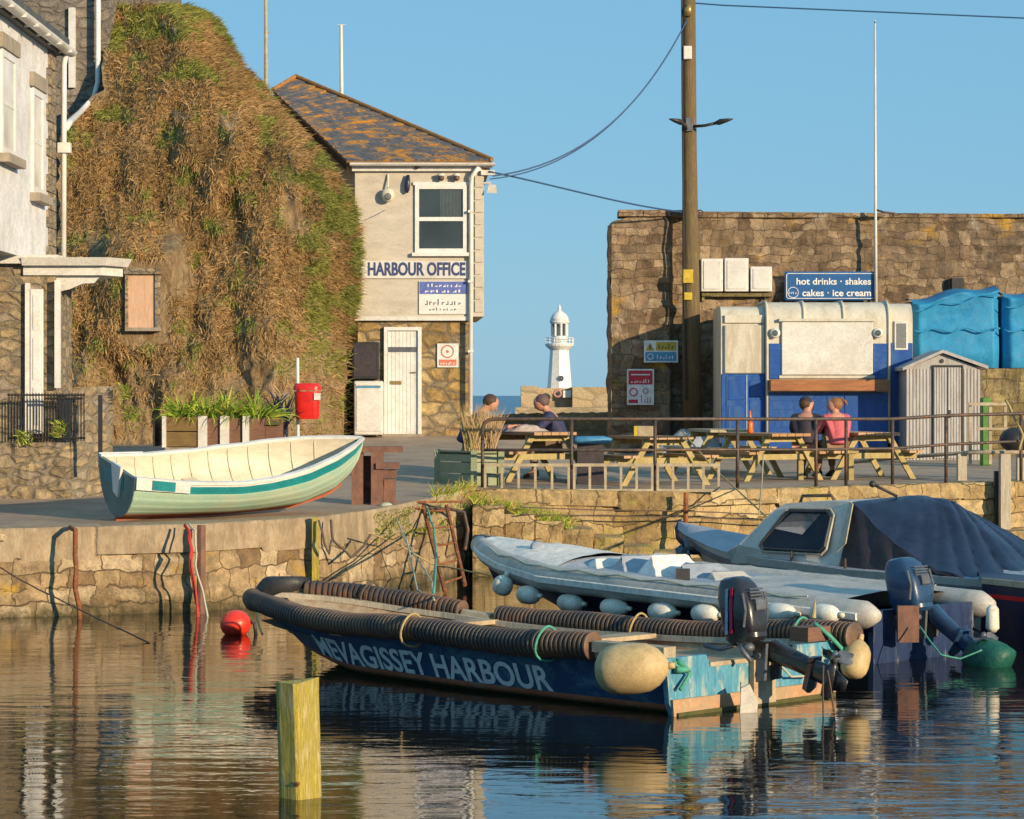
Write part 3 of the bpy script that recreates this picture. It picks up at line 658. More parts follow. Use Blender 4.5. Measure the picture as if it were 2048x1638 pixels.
# grey building behind
gb = thing('rubble_building', 'grey rubble stone building behind the white house with white downpipe', 'building', (-8, 46, 1.5))
mb = MB(); mb.box((-14, 45.2, 1.2), (P(322, 0, 56).x, 60, P(0, 4, 45.2).z+.9)); 
mb = MB(); mb.box((-14, 52.6, 1.2), (P(218, 0, 52.6).x, 56, 12.5)); mb.box((-14, 56.5, 1.2), (P(322, 0, 56.5).x, 60, 13)); mb.build('wall', 'stone_grey', gb)
mb = MB(); mb.tube([P(196, -60, 52.4), P(196, 165, 52.4), P(188, 195, 52.3), P(160, 225, 49.5), P(140, 243, 43.5), P(131, 256, 38.85)], .055, 10); mb.build('downpipe', 'white_gloss', gb, True)
mb = MB(); mb.pbox(137, 15, 150, 175, 52.5, .12); mb.build('window_frame', 'pale_paint', gb)

# ------------------------------------------------------------ harbour office
of = thing('harbour_office', 'harbour office with pale upper storey, stone ground floor and lichened slate roof', 'building', (-2, 50, 1.7))
Yf = 50.0
A = P(710, 0, Yf); B = P(968, 0, Yf); B2 = P(942, 0, Yf)
_a, _b, _c, _d = P(693, 322, Yf-.25), P(984, 322, Yf-.25), P(592, 156, 54.2), P(546, 182, 54.9); _n = (_b-_a).cross(_c-_a).normalized(); _o = Vector((0, 0, CZ))
Dk = _o+(_d-_o)*((_a-_o).dot(_n)/(_d-_o).dot(_n)); Dk.x += .05; DY = Dk.y
ze = P(0, 332, Yf).z; zm = P(0, 633, Yf).z
zr = Dk.z
mb = MB()   # upper storey: front wall, shaded gable wall running back and left, right side
Yb = Yf+.001
mb.prism([(A.x, Yf, zm), (B.x, Yf, zm), (B.x-.2, DY+.5, zm), (Dk.x, DY, zm)], (0, 0, ze-zm))
mb.prism([(A.x, Yf+.02, ze), (Dk.x, DY-.02, ze), (Dk.x, DY-.02, zr-.12), (A.x, Yf+.1, ze+.001)], (.05, .1, 0))
mb.build('upper_wall', 'office_render', of)
mb = MB(); mb.prism([(A.x+.05, Yf+.09, .8), (B2.x, Yf+.09, .8), (B2.x-.2, DY+.4, .8), (Dk.x+.1, DY-.1, .8)], (0, 0, zm-.8)); mb.build('lower_wall', 'stone_office', of)
mb = MB(); mb.pbox(704, 633, 944, 641, Yf-.03, .12); mb.build('floor_band', 'pale_paint', of)
# roof
RA = P(693, 322, Yf-.25); RB = P(984, 322, Yf-.25); RC = P(592, 156, 54.2); RD = P(546, 182, 54.9)
nrm = (RB-RA).cross(RC-RA).normalized(); CAM0 = Vector((0, 0, CZ)); RD = CAM0+(RD-CAM0)*((RA-CAM0).dot(nrm)/(RD-CAM0).dot(nrm))
mb = MB()

if nrm.y > 0: nrm = -nrm
def rt(u, v): # planar slate field, courses stepped
    a = RA.lerp(RD, v); b = RB.lerp(RC, v); p = a.lerp(b, u); k = (v*17) % 1
    return p+nrm*(.028*(1-k))
rows = 17
for r_ in range(rows):
    v0, v1 = r_/rows, (r_+1)/rows; cnt = int(lerp(24, 7, (v0+v1)/2)); off = (r_ % 2)*.5
    for c in range(-1, cnt+1):
        u0 = max(0, (c+off)/cnt); u1 = min(1, (c+1+off)/cnt)
        if u1-u0 < .003: continue
        g_ = .003/(u1-u0+1e-6)*.3
        q = [RA.lerp(RD, v0).lerp(RB.lerp(RC, v0), u0+.0015), RA.lerp(RD, v0).lerp(RB.lerp(RC, v0), u1-.0015), RA.lerp(RD, v1).lerp(RB.lerp(RC, v1), u1-.0015), RA.lerp(RD, v1).lerp(RB.lerp(RC, v1), u0+.0015)]
        h = .03+random.uniform(0, .008)
        mb.hexa([q[0], q[1], q[2], q[3], q[0]+nrm*h, q[1]+nrm*h, q[2]+nrm*.008, q[3]+nrm*.008])
rf = mb.build('roof', 'slate', of)
mb = MB(); mb.hexa([RA-nrm*.03, RB-nrm*.03, RC-nrm*.03, RD-nrm*.03, RA-nrm*.001, RB-nrm*.001, RC-nrm*.001, RD-nrm*.001])
mb.prism([RB, RC, RC+Vector((2.6, 3.2, -1.2)), RB+Vector((-.2, 5.2, 0))], (0, 0, -.05)); mb.build('roof_deck', 'ridge_lichen', rf)
mb = MB(); mb.tube([RB+nrm*.03, RC+nrm*.04], .045, 8); mb.tube([RC+nrm*.04, RD+nrm*.03], .05, 8); mb.build('ridge_tiles', 'ridge_lichen', rf)
mb = MB(); mb.hexa([RA-nrm*.2, RA-nrm*.2+Vector((.03, .02, 0)), RD-nrm*.22+Vector((.03, .02, 0)), RD-nrm*.22, RA-nrm*.03, RA-nrm*.03+Vector((.03, .02, 0)), RD-nrm*.03+Vector((.03, .02, 0)), RD-nrm*.03]); mb.build('barge_board', 'black_metal', rf)
mb = MB(); mb.pbox(704, 326, 964, 342, Yf-.1, .1); mb.build('fascia', 'pale_paint', of)
mb = MB(); a = P(700, 326, Yf-.22); b = P(990, 326, Yf-.22)
mb.rings([[(x, a.y+p_[0], a.z+p_[1]) for p_ in [(.07*math.cos(t), .06*math.sin(t)) for t in [math.pi+math.pi*i/6 for i in range(7)]]+[(.055, .004), (-.055, .004)]] for x in (a.x, b.x)], True); mb.build('gutter', 'pale_paint', of)
mb = MB(); mb.tube([P(958, 334, Yf-.2), P(944, 352, Yf-.12), P(942, 372, Yf-.08), P(941, 882, Yf-.08)], .042, 10); dp = mb.build('drainpipe', 'white_gloss', of, True)
for y in (420, 560, 700, 830): mb = MB(); mb.pbox(936, y, 947, y+5, Yf-.14, .12); mb.build('pipe_clip', 'pale_paint', dp)
mb = MB()
for i in range(11): mb.pbox(950, 352+i*25, 966-(i % 2)*4, 352+i*25+22, Yf-.025, .05)
mb.build('quoin', 'office_render', of)
# office window
mb = MB()
for r_ in ((830, 370, 838, 505), (926, 370, 934, 505), (838, 370, 926, 378), (838, 497, 926, 505), (838, 434, 926, 442)): mb.pbox(*r_, Yf-.05, .12)
mb.pbox(826, 364, 938, 370, Yf-.04, .06); mb.pbox(824, 505, 940, 512, Yf-.1, .12)
wn = mb.build('window', 'white_gloss', of)
mb = MB(); mb.pbox(838, 378, 926, 434, Yf-.02, .01); mb.pbox(838, 442, 926, 497, Yf-.03, .01); mb.build('pane', 'glass', wn)
mb = MB()
def curt(u, v): 
    p = P(lerp(880, 925, u), lerp(380, 434, v), Yf-.006); return p+Vector((0, .004*math.sin(u*40), 0))
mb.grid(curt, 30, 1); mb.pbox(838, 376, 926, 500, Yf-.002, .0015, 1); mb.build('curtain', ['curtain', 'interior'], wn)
# door
mb = MB()
for r_ in ((768, 654, 775, 872), (836, 654, 843, 872), (775, 654, 836, 661)): mb.pbox(*r_, Yf+.0, .14)
dr = mb.build('door', 'white_gloss', of)
mb = MB()
for i in range(8): mb.pbox(776+i*7.5, 662, 776+i*7.5+7.0, 868, Yf+.05, .035)
mb.build('door_leaf', 'white_gloss', dr)
mb = MB(); mb.pbox(777, 694, 833, 704, Yf+.04, .02); mb.build('door_plate', 'motor_grey', dr)
mb = MB(); mb.pbox(780, 762, 803, 769, Yf+.035, .02); mb.build('letterbox', 'brass', dr)
mb = MB(); mb.tube([P(822, 745, Yf+.02), P(832, 745, Yf+.02)], .012, 6); mb.build('handle', 'brass', dr)
mb = MB(); mb.pbox(764, 868, 846, 876, Yf-.05, .2); mb.pbox(756, 876, 900, 890, Yf-.5, .6); mb.build('door_step', 'paving_stone', dr)
# sign boards on the office
sb = thing('name_board', 'long white board lettered in navy above the office door', 'sign', P(820, 555, Yf-.03))
mb = MB(); mb.cbox(P(713, 557, Yf-.035), P(936, 522, Yf-.002), .006); mb.build('board', 'pale_paint', sb)
mb = MB(); text_flat(mb, 'HARBOUR OFFICE', 735, 550, Yf-.038, 25, wpx=196, bold=.03); mb.build('lettering', 'sign_navy', sb)
def squiggle(mb, x0, y0, x1, y1, Y, n, m=None, th=3):
    """unreadable small print as short strokes"""
    rnd = random.Random(int(x0*7+y0)); w = (x1-x0)/n
    for i in range(n):
        h = rnd.uniform(.55, 1)*(y1-y0); xx = x0+i*w
        k = rnd.random()
        if k < .4: mb.pbox(xx, y1-h, xx+w*.3, y1, Y, .002, m)
        elif k < .7: mb.pbox(xx, y1-h*.6, xx+w*.65, y1-h*.6+th*.6, Y, .002, m); mb.pbox(xx, y1-h*.6+th*.6, xx+w*.25, y1, Y, .002, m)
        else: mb.pbox(xx, y1-th*.6, xx+w*.65, y1, Y, .002, m); mb.pbox(xx+w*.4, y1-h*.8, xx+w*.65, y1-th*.6, Y, .002, m)
sb = thing('notice_board', 'board with periwinkle blue header and white lower half under the name board', 'sign', P(886, 628, Yf-.03))
mb = MB(); mb.pbox(838, 562, 935, 628, Yf-.03, .03); mb.build('board', 'white_gloss', sb)
mb = MB(); mb.pbox(839, 563, 934, 588, Yf-.034, .004); mb.build('header', 'sign_periwinkle', sb)
mb = MB(); squiggle(mb, 855, 567, 925, 574, Yf-.037, 9); squiggle(mb, 850, 578, 928, 585, Yf-.037, 7); mb.build('header_lettering', 'letter_white', sb)
mb = MB(); squiggle(mb, 850, 598, 925, 610, Yf-.032, 9); squiggle(mb, 858, 614, 915, 621, Yf-.032, 8); mb.build('lettering', 'motor_grey', sb)
sb = thing('warning_sign', 'square white sign with coral ring and band on the office stonework', 'sign', P(894, 735, Yf+.05))
mb = MB(); mb.cbox(P(874, 735, Yf+.05), P(917, 687, Yf+.08), .006); mb.build('board', 'white_gloss', sb)
def ring(mb, px, py, Y, r, w, m=None, n=24):
    c = P(px, py, Y); mb.tube([c+Vector((r*math.cos(i*2*math.pi/n), 0, r*math.sin(i*2*math.pi/n))) for i in range(n)], w, 6, closed=True, m=m)
mb = MB(); ring(mb, 895, 703, Yf+.048, .115, .012); mb.pbox(878, 719, 913, 731, Yf+.046, .004); mb.ball(P(895, 703, Yf+.047), .03, .005, .03); mb.build('symbol', 'sign_coral', sb)
mb = MB(); squiggle(mb, 881, 722, 911, 729, Yf+.043, 6); mb.build('lettering', 'letter_white', sb)
# fittings on the office
wl = thing('wall_lamp', 'round white lamp on a bracket left of the office window', 'lamp', P(776, 390, Yf-.1))
mb = MB(); mb.tube([P(776, 348, Yf-.02), P(776, 375, Yf-.1)], .018, 8); mb.build('bracket', 'pale_paint', wl)
mb = MB(); mb.ball(P(776, 390, Yf-.12), .13, .08, .14); mb.build('lamp_shade', 'cream', wl, True)
mb = MB(); mb.ball(P(776, 393, Yf-.2), .065, .02, .07); mb.build('lens', 'glass', wl, True)
mb = MB(); mb.loft([(P(816, 350, Yf-.06), (.03, 0, 0), (0, .03, 0)), (P(815, 365, Yf-.07), (.055, 0, 0), (0, .05, 0)), (P(814, 380, Yf-.07), (.05, 0, 0), (0, .05, 0)), (P(814, 386, Yf-.07), (.02, 0, 0), (0, .02, 0))]); single(mb, 'hanging_float', 'navy_hull', 'small dark blue float hung between lamp and office window', 'float', smooth_=True)
for x, lab in ((882, 'left dome camera above the office window'), (913, 'right dome camera above the office window')):
    t = thing('security_camera', lab, 'camera', P(x, 360, Yf-.1), 'dome cameras over the office window')
    mb = MB(); mb.lathe(P(x, 352, Yf-.1), [(.02, .05), (.07, .04), (.075, 0)], 14); mb.build('housing', 'pale_paint', t, True)
    mb = MB(); mb.ball(P(x, 356, Yf-.1), .06, .06, .06); mb.build('dome', 'hose', t, True)
fl = thing('flood_light', 'cream floodlight jutting from the right corner of the office eave', 'lamp', P(975, 385, Yf))
mb = MB(); mb.tube([P(966, 366, Yf), P(982, 366, Yf-.02)], .025, 8); mb.build('arm', 'pale_paint', fl)
mb = MB(); mb.hexa([P(974, 386, Yf-.12), P(994, 386, Yf-.12), P(994, 386, Yf+.1), P(974, 386, Yf+.1), P(978, 368, Yf-.06), P(992, 370, Yf-.06), P(992, 370, Yf+.06), P(978, 368, Yf+.06)]); mb.build('housing', 'cream', fl)
mb = MB()
mb.pbox(965, 326, 985, 334, Yf-.12, .2); mb.pbox(962, 340, 990, 350, Yf-.08, .12); single(mb, 'cable_bracket', 'pale_paint', 'pale bracket at the office eave where the overhead cables land', 'bracket')
for x, lab in ((845, 'small dark vent on the fascia above the office window'), ):
    mb = MB(); mb.lathe(P(834, 334, Yf-.12), [(.035, 0), (.045, .02), (.03, .04)], 12, Matrix.Rotation(R(90), 3, 'X')); single(mb, 'vent', 'black_metal', lab, 'vent')
cb = thing('white_cabinet', 'cream utility cabinet standing left of the office door', 'cabinet', P(736, 868, Yf-.4))
mb = MB(); mb.cbox(P(708, 870, Yf-.5), P(765, 762, Yf-.5)+Vector((0, .45, 0)), .02); mb.build('body', 'pale_paint', cb)
mb = MB(); mb.pbox(713, 776, 761, 862, Yf-.52, .02); mb.pbox(712, 768, 762, 771, Yf-.52, .02); mb.build('door', 'pale_paint', cb)
mb = MB(); mb.pbox(713, 772, 761, 776, Yf-.525, .02); mb.build('label_strip', 'sign_sky', cb)
cb = thing('dark_cabinet', 'black metal cabinet on the wall above the cream cabinet', 'cabinet', P(730, 758, Yf-.2))
mb = MB(); mb.cbox(P(704, 758, Yf-.3), P(757, 684, Yf-.3)+Vector((0, .38, 0)), .015); mb.build('body', 'black_metal', cb)
mb = MB(); mb.pbox(708, 689, 752, 753, Yf-.315, .015); mb.build('door', 'dark_cover', cb)
for x, lab in ((877, 'small stone lump at the foot of the office wall'), ):
    mb = MB(); mb.ball(P(x, 884, Yf-.5), .1, .08, .06); single(mb, 'door_stone', 'stone_grey', lab, 'stone', smooth_=True)

# flagpoles beyond
mb = MB(); mb.tube([P(532, 230, 55.5), P(532, 68, 55.5), P(531, -30, 55.5)], [.045, .04, .03], 8); mb.tube([P(526, 66, 55.5), P(540, 64, 55.5)], .015, 6); single(mb, 'flagpole', 'bleached_wood', 'brown mast rising behind the cliff top left of the office roof', 'mast')
mb = MB(); mb.tube([P(684, 260, 57), P(682, 50, 57)], [.045, .035], 8); mb.tube([P(676, 50, 57), P(692, 50, 57)], .012, 6); single(mb, 'flagpole', 'pale_paint', 'thin white mast standing behind the office roof', 'mast')

# ------------------------------------------------------------ planters and bin on the left
pl = thing('crate_planter', 'brown timber planter with white posts holding spiky green plants', 'planter', P(430, 895, 44.6))
YP = 44.4
mb = MB()
for y0, y1 in ((834, 862), (864, 893)): mb.pbox(330, y0, 396, y1, YP, .05)
mb.build('front_boards', 'planter_wood', pl)
mb = MB()
for x0, x1 in ((414, 440), (458, 485), (498, 530)):
    mb = MB()
    for y0, y1 in ((836, 860.5), (860.7, 892)): mb.pbox(x0, y0, x1, y1, YP+.02, .05)
    mb.build('red_panel', 'planter_red', pl)
mb = MB()
for y0, y1 in ((838, 862), (862.2, 890)): mb.pbox(531, y0, 566, y1, YP+.15, .05)
mb.build('red_panel', 'planter_red', pl)
for x0, x1 in ((324, 332), (396, 414), (440, 458), (485, 498)): mb = MB(); mb.pbox(x0, 832, x1, 895, YP-.03, .1); mb.build('corner_post', 'pale_paint', pl)
mb = MB(); mb.box(P(306, 893, YP+.12), P(324, 838, YP+1.0)); mb.pbox(326, 850, 560, 893, YP+.3, .55); mb.build('end_board', 'black_metal', pl)  # left end built black: the shade on it is put into the colour
mb = MB(); mb.pbox(330, 893, 545, 901, YP+.05, .8); mb.build('plinth', 'paving_stone', pl)
mb = MB(); mb.pbox(328, 842, 560, 850, YP+.08, .8); mb.build('soil', 'weed', pl)
for k, (xa, xb, lab, mt) in enumerate(((350, 392, 'leftmost clump of bright spiky leaves in the timber planter', 'green_b'), (392, 440, 'second clump of spiky leaves from the left in the planter', 'green_b'), (440, 492, 'third clump of spiky leaves in the planter, arching right', 'green_b'), (492, 550, 'rightmost, lowest clump of leaves spilling over the planter', 'green_b'))):
    mb = MB(); cx = (xa+xb)/2; c = P(cx, 845, YP+.3)
    for i in range(150):
        a = random.uniform(0, 2*math.pi); sp = random.uniform(.15, 1.1); root = c+Vector((math.cos(a)*.12, math.sin(a)*.1, 0))
        blades(mb, [(root, None)], .42, .72, .016, lambda p, n_: Vector((math.cos(a)*sp+(.25 if k > 1 else 0), math.sin(a)*sp, random.uniform(.7, 1.2))), lambda p: random.choice((0, 0, 0, 1)), 4, random.uniform(1.2, 2.6))
    single(mb, 'spiky_plant', ['green_b', 'green_a'], lab, 'plant', 'spiky plants in the timber planter')
mb = MB()
for i in range(70):
    blades(mb, [(P(random.uniform(535, 575), random.uniform(840, 880), 45.0), None)], .3, .75, .018, lambda p, n_: Vector((random.uniform(-.6, .4), random.uniform(-.4, .2), random.uniform(.4, 1.2))), lambda p: 0, 4, 1.2)
single(mb, 'dark_shrub', ['navy_hull'], 'dark bluish shrub between planter and red bin', 'shrub')
bn = thing('red_bin', 'bright red litter bin fixed to a short grey post', 'bin', P(615, 838, 45.5))
YB = 45.2
mb = MB(); c = P(615, 838, YB); mb.loft([(c, (.19, 0, 0), (0, .15, 0)), (c+Vector((0, 0, .06)), (.21, 0, 0), (0, .17, 0)), (c+Vector((0, 0, .48)), (.225, 0, 0), (0, .18, 0))], 24, 3.5); mb.build('bin_body', 'red_plastic', bn, 'auto')
mb = MB(); mb.loft([(c+Vector((0, 0, .50)), (.24, 0, 0), (0, .195, 0)), (c+Vector((0, 0, .57)), (.24, 0, 0), (0, .195, 0)), (c+Vector((0, 0, .62)), (.2, 0, 0), (0, .16, 0))], 24, 3.5); mb.build('lid', 'red_plastic', bn, 'auto')
mb = MB(); mb.pbox(628, 786, 641, 800, YB-.2, .02); mb.build('sticker', 'pale_paint', bn)
mb = MB(); mb.tube([P(596, 900, YB+.2), P(595, 716, YB+.2)], .03, 8); mb.build('post', 'pale_paint', bn)

# ------------------------------------------------------------ pale green dinghy
A = P(277, 957, 30.9); Bp = P(194, 912, 31.6); BW = P(726, 877, 33.2); K = P(252, 1048, 31.0)
mid = (A+Bp)/2; u = (BW-mid).normalized(); n_ = (Bp-A); n_ = (n_-u*n_.dot(u)).normalized(); w = u.cross(n_).normalized()
if w.z < 0: w = -w
Ld = (BW-mid).length; hb0 = (Bp-A).length/2; kd = (mid-K).dot(w)*1.1
dg = thing('rowing_dinghy', 'pale mint green clinker dinghy with teal stripe lying on the quay', 'dinghy', K)
def hbm(t): return interp(t, [(0, hb0), (.15, hb0*1.22), (.35, .68), (.5, .7), (.68, .6), (.82, .42), (.93, .2), (1, .012)])
def shr(t): return interp(t, [(0, 0), (.2, -.1), (.4, -.15), (.6, -.13), (.8, -.06), (1, 0)])
def klz(t): return interp(t, [(0, -kd), (.4, -kd-.09), (.7, -kd-.13), (.86, -kd-.03), (.94, -kd*.78), (.98, -kd*.5), (1, -kd*.2)])
def hull(t, s, side, inset=0.):
    b = max(hbm(t)-inset, .004); z0 = klz(t)+inset; z1 = shr(t)
    a = math.sin(s*math.pi/2)**.85 if s > 0 else 0
    strake = .007*(((s*7) % 1)) if inset == 0 and s < .99 else 0
    zz = z0+(z1-z0)*(s**1.55)
    rake = -.02*t
    return mid+u*(t*Ld*1.0)+n_*(side*(b*a+strake*(1 if b > .05 else 0)))+w*zz
def band(i, s):
    return 3 if s < .30 else (0 if s < .82 else (1 if s < .93 else 2))
for nm in ('hull',):
    mb = MB()
    for side in (-1, 1): mb.grid(lambda a, b: hull(a, b, side), 48, 42, mf=lambda a, b: band(a, b))
    mb.build('hull', ['hull_mint', 'hull_teal', 'white_gloss', 'antifoul'], dg, 'auto')
mb = MB()
for side in (-1, 1): mb.grid(lambda a, b: hull(.01+a*.965, b, side, .03), 40, 24)
mb.build('inner_skin', 'dinghy_inside', dg, True)
mb = MB()
for side in (-1, 1):
    mb.rings([[hull(t, 1, side)+n_*(side*dx)+w*dz for dx, dz in ((-.035, -.01), (.025, -.01), (.025, .025), (-.035, .025))] for t in [i/30 for i in range(31)]], True)
mb.build('gunwale', 'white_gloss', dg)
mb = MB(); pts = [hull(0, s, -1)-u*.012 for s in [i/14 for i in range(15)]]+[hull(0, s, 1)-u*.012 for s in [i/14 for i in range(14, -1, -1)]]
mb.prism(pts, u*.045); tr = mb.build('transom', 'transom_dark', dg)
mb = MB(); mb.prism([mid-n_*.2*1+w*(-.06)-u*.02, mid+n_*.3+w*(-.06)-u*.02, mid+n_*.3-w*.24-u*.02, mid-n_*.2-w*.24-u*.02], u*.006); mb.build('name_panel', 'hull_teal', tr)
mb = MB(); q = mid-n_*.02+u*(-.05); mb.prism([q+w*.06-n_*.16, q+w*.06+n_*.1, q-w*.3+n_*.02, q-w*.34-n_*.1], u*.035); mb.build('motor_pad', 'white_gloss', tr)
mb = MB()
for i in range(11):
    t_ = .07+i*.078
    mb.tube([hull(t_, s_, -1, .034) for s_ in (.97, .85, .7, .5, .3, .1)]+[hull(t_, s_, 1, .034) for s_ in (.1, .3, .5, .7, .85, .97)], .009, 5)
mb.build('frames', 'dinghy_inside', dg, True)
mb = MB()
for tt, wd in ((.36, .09),):
    a0 = hull(tt, .55, -1, .03); a1 = hull(tt, .55, 1, .03)
    mb.hexa([a0-u*wd, a0+u*wd, a1+u*wd, a1-u*wd, a0-u*wd+w*.025, a0+u*wd+w*.025, a1+u*wd+w*.025, a1-u*wd+w*.025])
mb.build('thwart', 'dinghy_inside', dg)
for side in (-1, 1): # quarter panels at the stern
    mb = MB(); mb.prism([hull(.0, 1, side)+n_*side*.018+w*.03, hull(.19, 1, side)+n_*side*.018+w*.03, hull(.19, .86, side)+n_*side*.022, hull(.0, .86, side)+n_*side*.022], n_*side*.02); mb.build('quarter_panel', 'white_gloss', dg)
mb = MB(); mb.prism([hull(.055, 1, -1)-n_*.04+w*.01, hull(.135, 1, -1)-n_*.04+w*.01, hull(.135, .88, -1)-n_*.044, hull(.055, .88, -1)-n_*.044], -n_*.006); mb.build('number_panel', 'hull_teal', dg)
mb = MB(); mb.rings([[hull(t, 0, 1)+n_*a+w*b for a, b in ((-.02, .03), (.02, .03), (.02, -.06), (-.02, -.06))] for t in [i/24 for i in range(23)]], True); mb.build('keel', 'antifoul', dg)
# red trestle under the bow
tr = thing('bow_trestle', 'rusty red timber trestle under the bow of the mint dinghy', 'trestle', P(740, 1008, 34.6))
Yt = 34.4
mb = MB(); mb.pbox(702, 893, 804, 905, Yt, .35); mb.build('top_beam', 'rust_wood', tr)
mb = MB(); mb.pbox(703, 905, 726, 1012, Yt+.05, .16); mb.build('leg', 'rust_wood', tr)
mb = MB(); mb.pbox(742, 905, 766, 1010, Yt-.02, .16); mb.build('leg', 'rust_wood', tr)
mb = MB(); mb.pbox(768, 958, 790, 1006, Yt+.05, .2); mb.pbox(752, 926, 798, 938, Yt-.06, .3); mb.pbox(766, 940, 792, 956, Yt+.0, .25); mb.pbox(722, 912, 744, 1008, Yt+.28, .12); mb.pbox(706, 960, 790, 974, Yt+.2, .08); mb.build('block', 'rust_wood', tr)
mb = MB(); mb.ball(P(772, 1012, 34.2), .09, .07, .05); single(mb, 'rope_coil', 'rope_pale', 'small pale rope coil at the foot of the rusty trestle', 'rope', smooth_=True)

# ------------------------------------------------------------ ropes, piles, ladder on the left wall
def rope(pts, r, m_, label, cat='rope', name='mooring_rope', group=None, amp=.02):
    mb = MB(); P2 = []
    for a, b in zip(pts, pts[1:]): P2 += [a.lerp(b, i/6) for i in range(6)]
    P2.append(pts[-1]); mb.tube(wob(P2, amp, 4), r, 6); return single(mb, name, m_, label, cat, group, True)
rope([P(368, 1050, 30.2), P(377, 1062, 30.1), P(380, 1110, 29.85), P(388, 1180, 29.8), P(400, 1252, 29.8)], .017, 'rope_red', 'red rope hanging down the quay wall below the dinghy', amp=.03)
rope([P(366, 1052, 30.22), P(379, 1066, 30.06), P(384, 1120, 29.83), P(392, 1190, 29.77), P(396, 1250, 29.77)], .014, 'rope_red', 'second thinner red rope close beside the main red rope', amp=.03)
rope([P(376, 1048, 30.25), P(390, 1062, 30.1), P(392, 1130, 29.9), P(405, 1190, 29.85), P(414, 1240, 29.8)], .013, 'rope_pale', 'pale green rope hanging right beside the red rope', amp=.03)
rope([P(138, 1055, 29.95), P(150, 1060, 29.6), P(152, 1130, 29.5), P(156, 1200, 29.5), P(158, 1245, 29.5)], .028, 'rust', 'rusty chain hanging down the wall at the left', 'chain', 'hanging_chain', amp=.04)
rope([P(0, 1135, 29.4), P(60, 1170, 29.0), P(170, 1225, 27.9), P(300, 1287, 26.6)], .008, 'rope_dark', 'dark thin mooring line slanting into the water at far left', amp=.01)
rope([P(660, 1040, 31.9), P(668, 1080, 31.8), P(700, 1115, 31.8), P(730, 1092, 32.2), P(740, 1070, 32.4)], .017, 'rope_dark', 'brown rope looped in a U on the quay wall', amp=.03)
rope([P(640, 1040, 31.6), P(648, 1085, 31.5), P(658, 1108, 31.5), P(664, 1080, 31.6)], .014, 'rope_dark', 'short brown rope loop left of the U shaped loop', amp=.03)
rope([P(735, 1065, 32.3), P(790, 1085, 33.2), P(870, 1130, 33.2), P(980, 1150, 31.5), P(1010, 1170, 30)], .010, 'rope_yellow', 'tan mooring line running from the wall to the grey inflatable bow', amp=.02)
rope([P(792, 1035, 34.0), P(815, 1090, 32), P(835, 1180, 27.5), P(850, 1190, 26)], .010, 'rope_pale', 'left pale green line from quay top down to the work boat', amp=.02)
rope([P(800, 1065, 34.0), P(830, 1110, 31), P(862, 1160, 27.5), P(868, 1200, 25)], .010, 'rope_pale', 'middle pale green line from quay top down to the work boat', amp=.02)
rope([P(850, 1012, 35.3), P(866, 1050, 34.4), P(872, 1110, 30), P(868, 1185, 25.5)], .014, 'rope_green', 'thick pale green line dropping past the rusty ladder', amp=.02)
mb = MB(); mb.tube([P(403, 1050, 30.3), P(402, 1235, 30.2)], .05, 8); single(mb, 'fender_pile', 'rust_wood', 'narrow dark timber fender post on the wall right of the ropes', 'post', 'timber fenders on the quay wall')
mb = MB(); mb.pbox(624, 1035, 637, 1200, 31.65, .12); single(mb, 'fender_pile', 'pile_wood', 'narrow timber fender post on the wall behind the work boat bow', 'post', 'timber fenders on the quay wall')
ld = thing('rusty_ladder', 'orange rusted ladder leaning on the quay wall corner', 'ladder', P(890, 1180, 33.5))
a0, a1, b0, b1 = P(846, 1012, 35.2), P(890, 1185, 33.2), P(893, 1012, 35.4), P(930, 1170, 33.6)
mb = MB(); mb.tube([a0, a1], .028, 6); mb.build('rail', 'rust', ld); mb = MB(); mb.tube([b0, b1], .028, 6); mb.build('rail', 'rust', ld)
for i in range(5): mb = MB(); t = .06+i*.21; mb.tube([a0.lerp(a1, t), b0.lerp(b1, t)], .014, 6); mb.build('rung', 'rust', ld)
rope([P(820, 1015, 35.2), P(900, 1018, 35.8), P(928, 1024, 36), P(936, 1060, 36), P(930, 1100, 35.8)], .025, 'steel', 'bent grey handrail pipe around the ladder head', 'handrail', 'ladder_handrail', amp=.0)
mb = MB()
mb.tube([P(790, 1007, 34.8), P(838, 1004, 35.0), P(930, 1003, 35.6)], .018, 6); mb.tube([P(790, 1016, 34.6), P(850, 1016, 35)], .012, 6); single(mb, 'rusty_bar', 'rust', 'rusty bar lying on the quay top beside the ladder', 'bar')

# ------------------------------------------------------------ sage planter with reeds
sp = thing('sage_planter', 'square sage green timber planter with dry reeds by the railing end', 'planter', P(935, 978, 37.9))
c0 = G(948, 38.1); uR = Vector((.93, .37, 0)).normalized(); uL = Vector((-.37, .93, 0)).normalized()*1.0
cL = c0+Vector((-.56, .75, 0)); cR = c0+Vector((.4, .12, 0)); cB = cL+(cR-c0)
z0 = c0.z; h = .52
def slabs(mb, p, q, nrm_, z0, h, n, m=None):
    for i in range(n):
        za, zb = z0+h*i/n+.008, z0+h*(i+1)/n-.004
        mb.hexa([p+Vector((0, 0, za-p.z)), q+Vector((0, 0, za-q.z)), q+nrm_*.04+Vector((0, 0, za-q.z)), p+nrm_*.04+Vector((0, 0, za-p.z)), p+Vector((0, 0, zb-p.z)), q+Vector((0, 0, zb-q.z)), q+nrm_*.04+Vector((0, 0, zb-q.z)), p+nrm_*.04+Vector((0, 0, zb-p.z))], m)
mb = MB(); slabs(mb, cL, c0, Vector((.7, .7, 0)), z0, h, 3); slabs(mb, c0, cR, Vector((-.2, .9, 0)), z0, h, 3); slabs(mb, cR, cB, Vector((-.7, -.3, 0)), z0, h, 3); mb.build('side_boards', 'sage', sp)
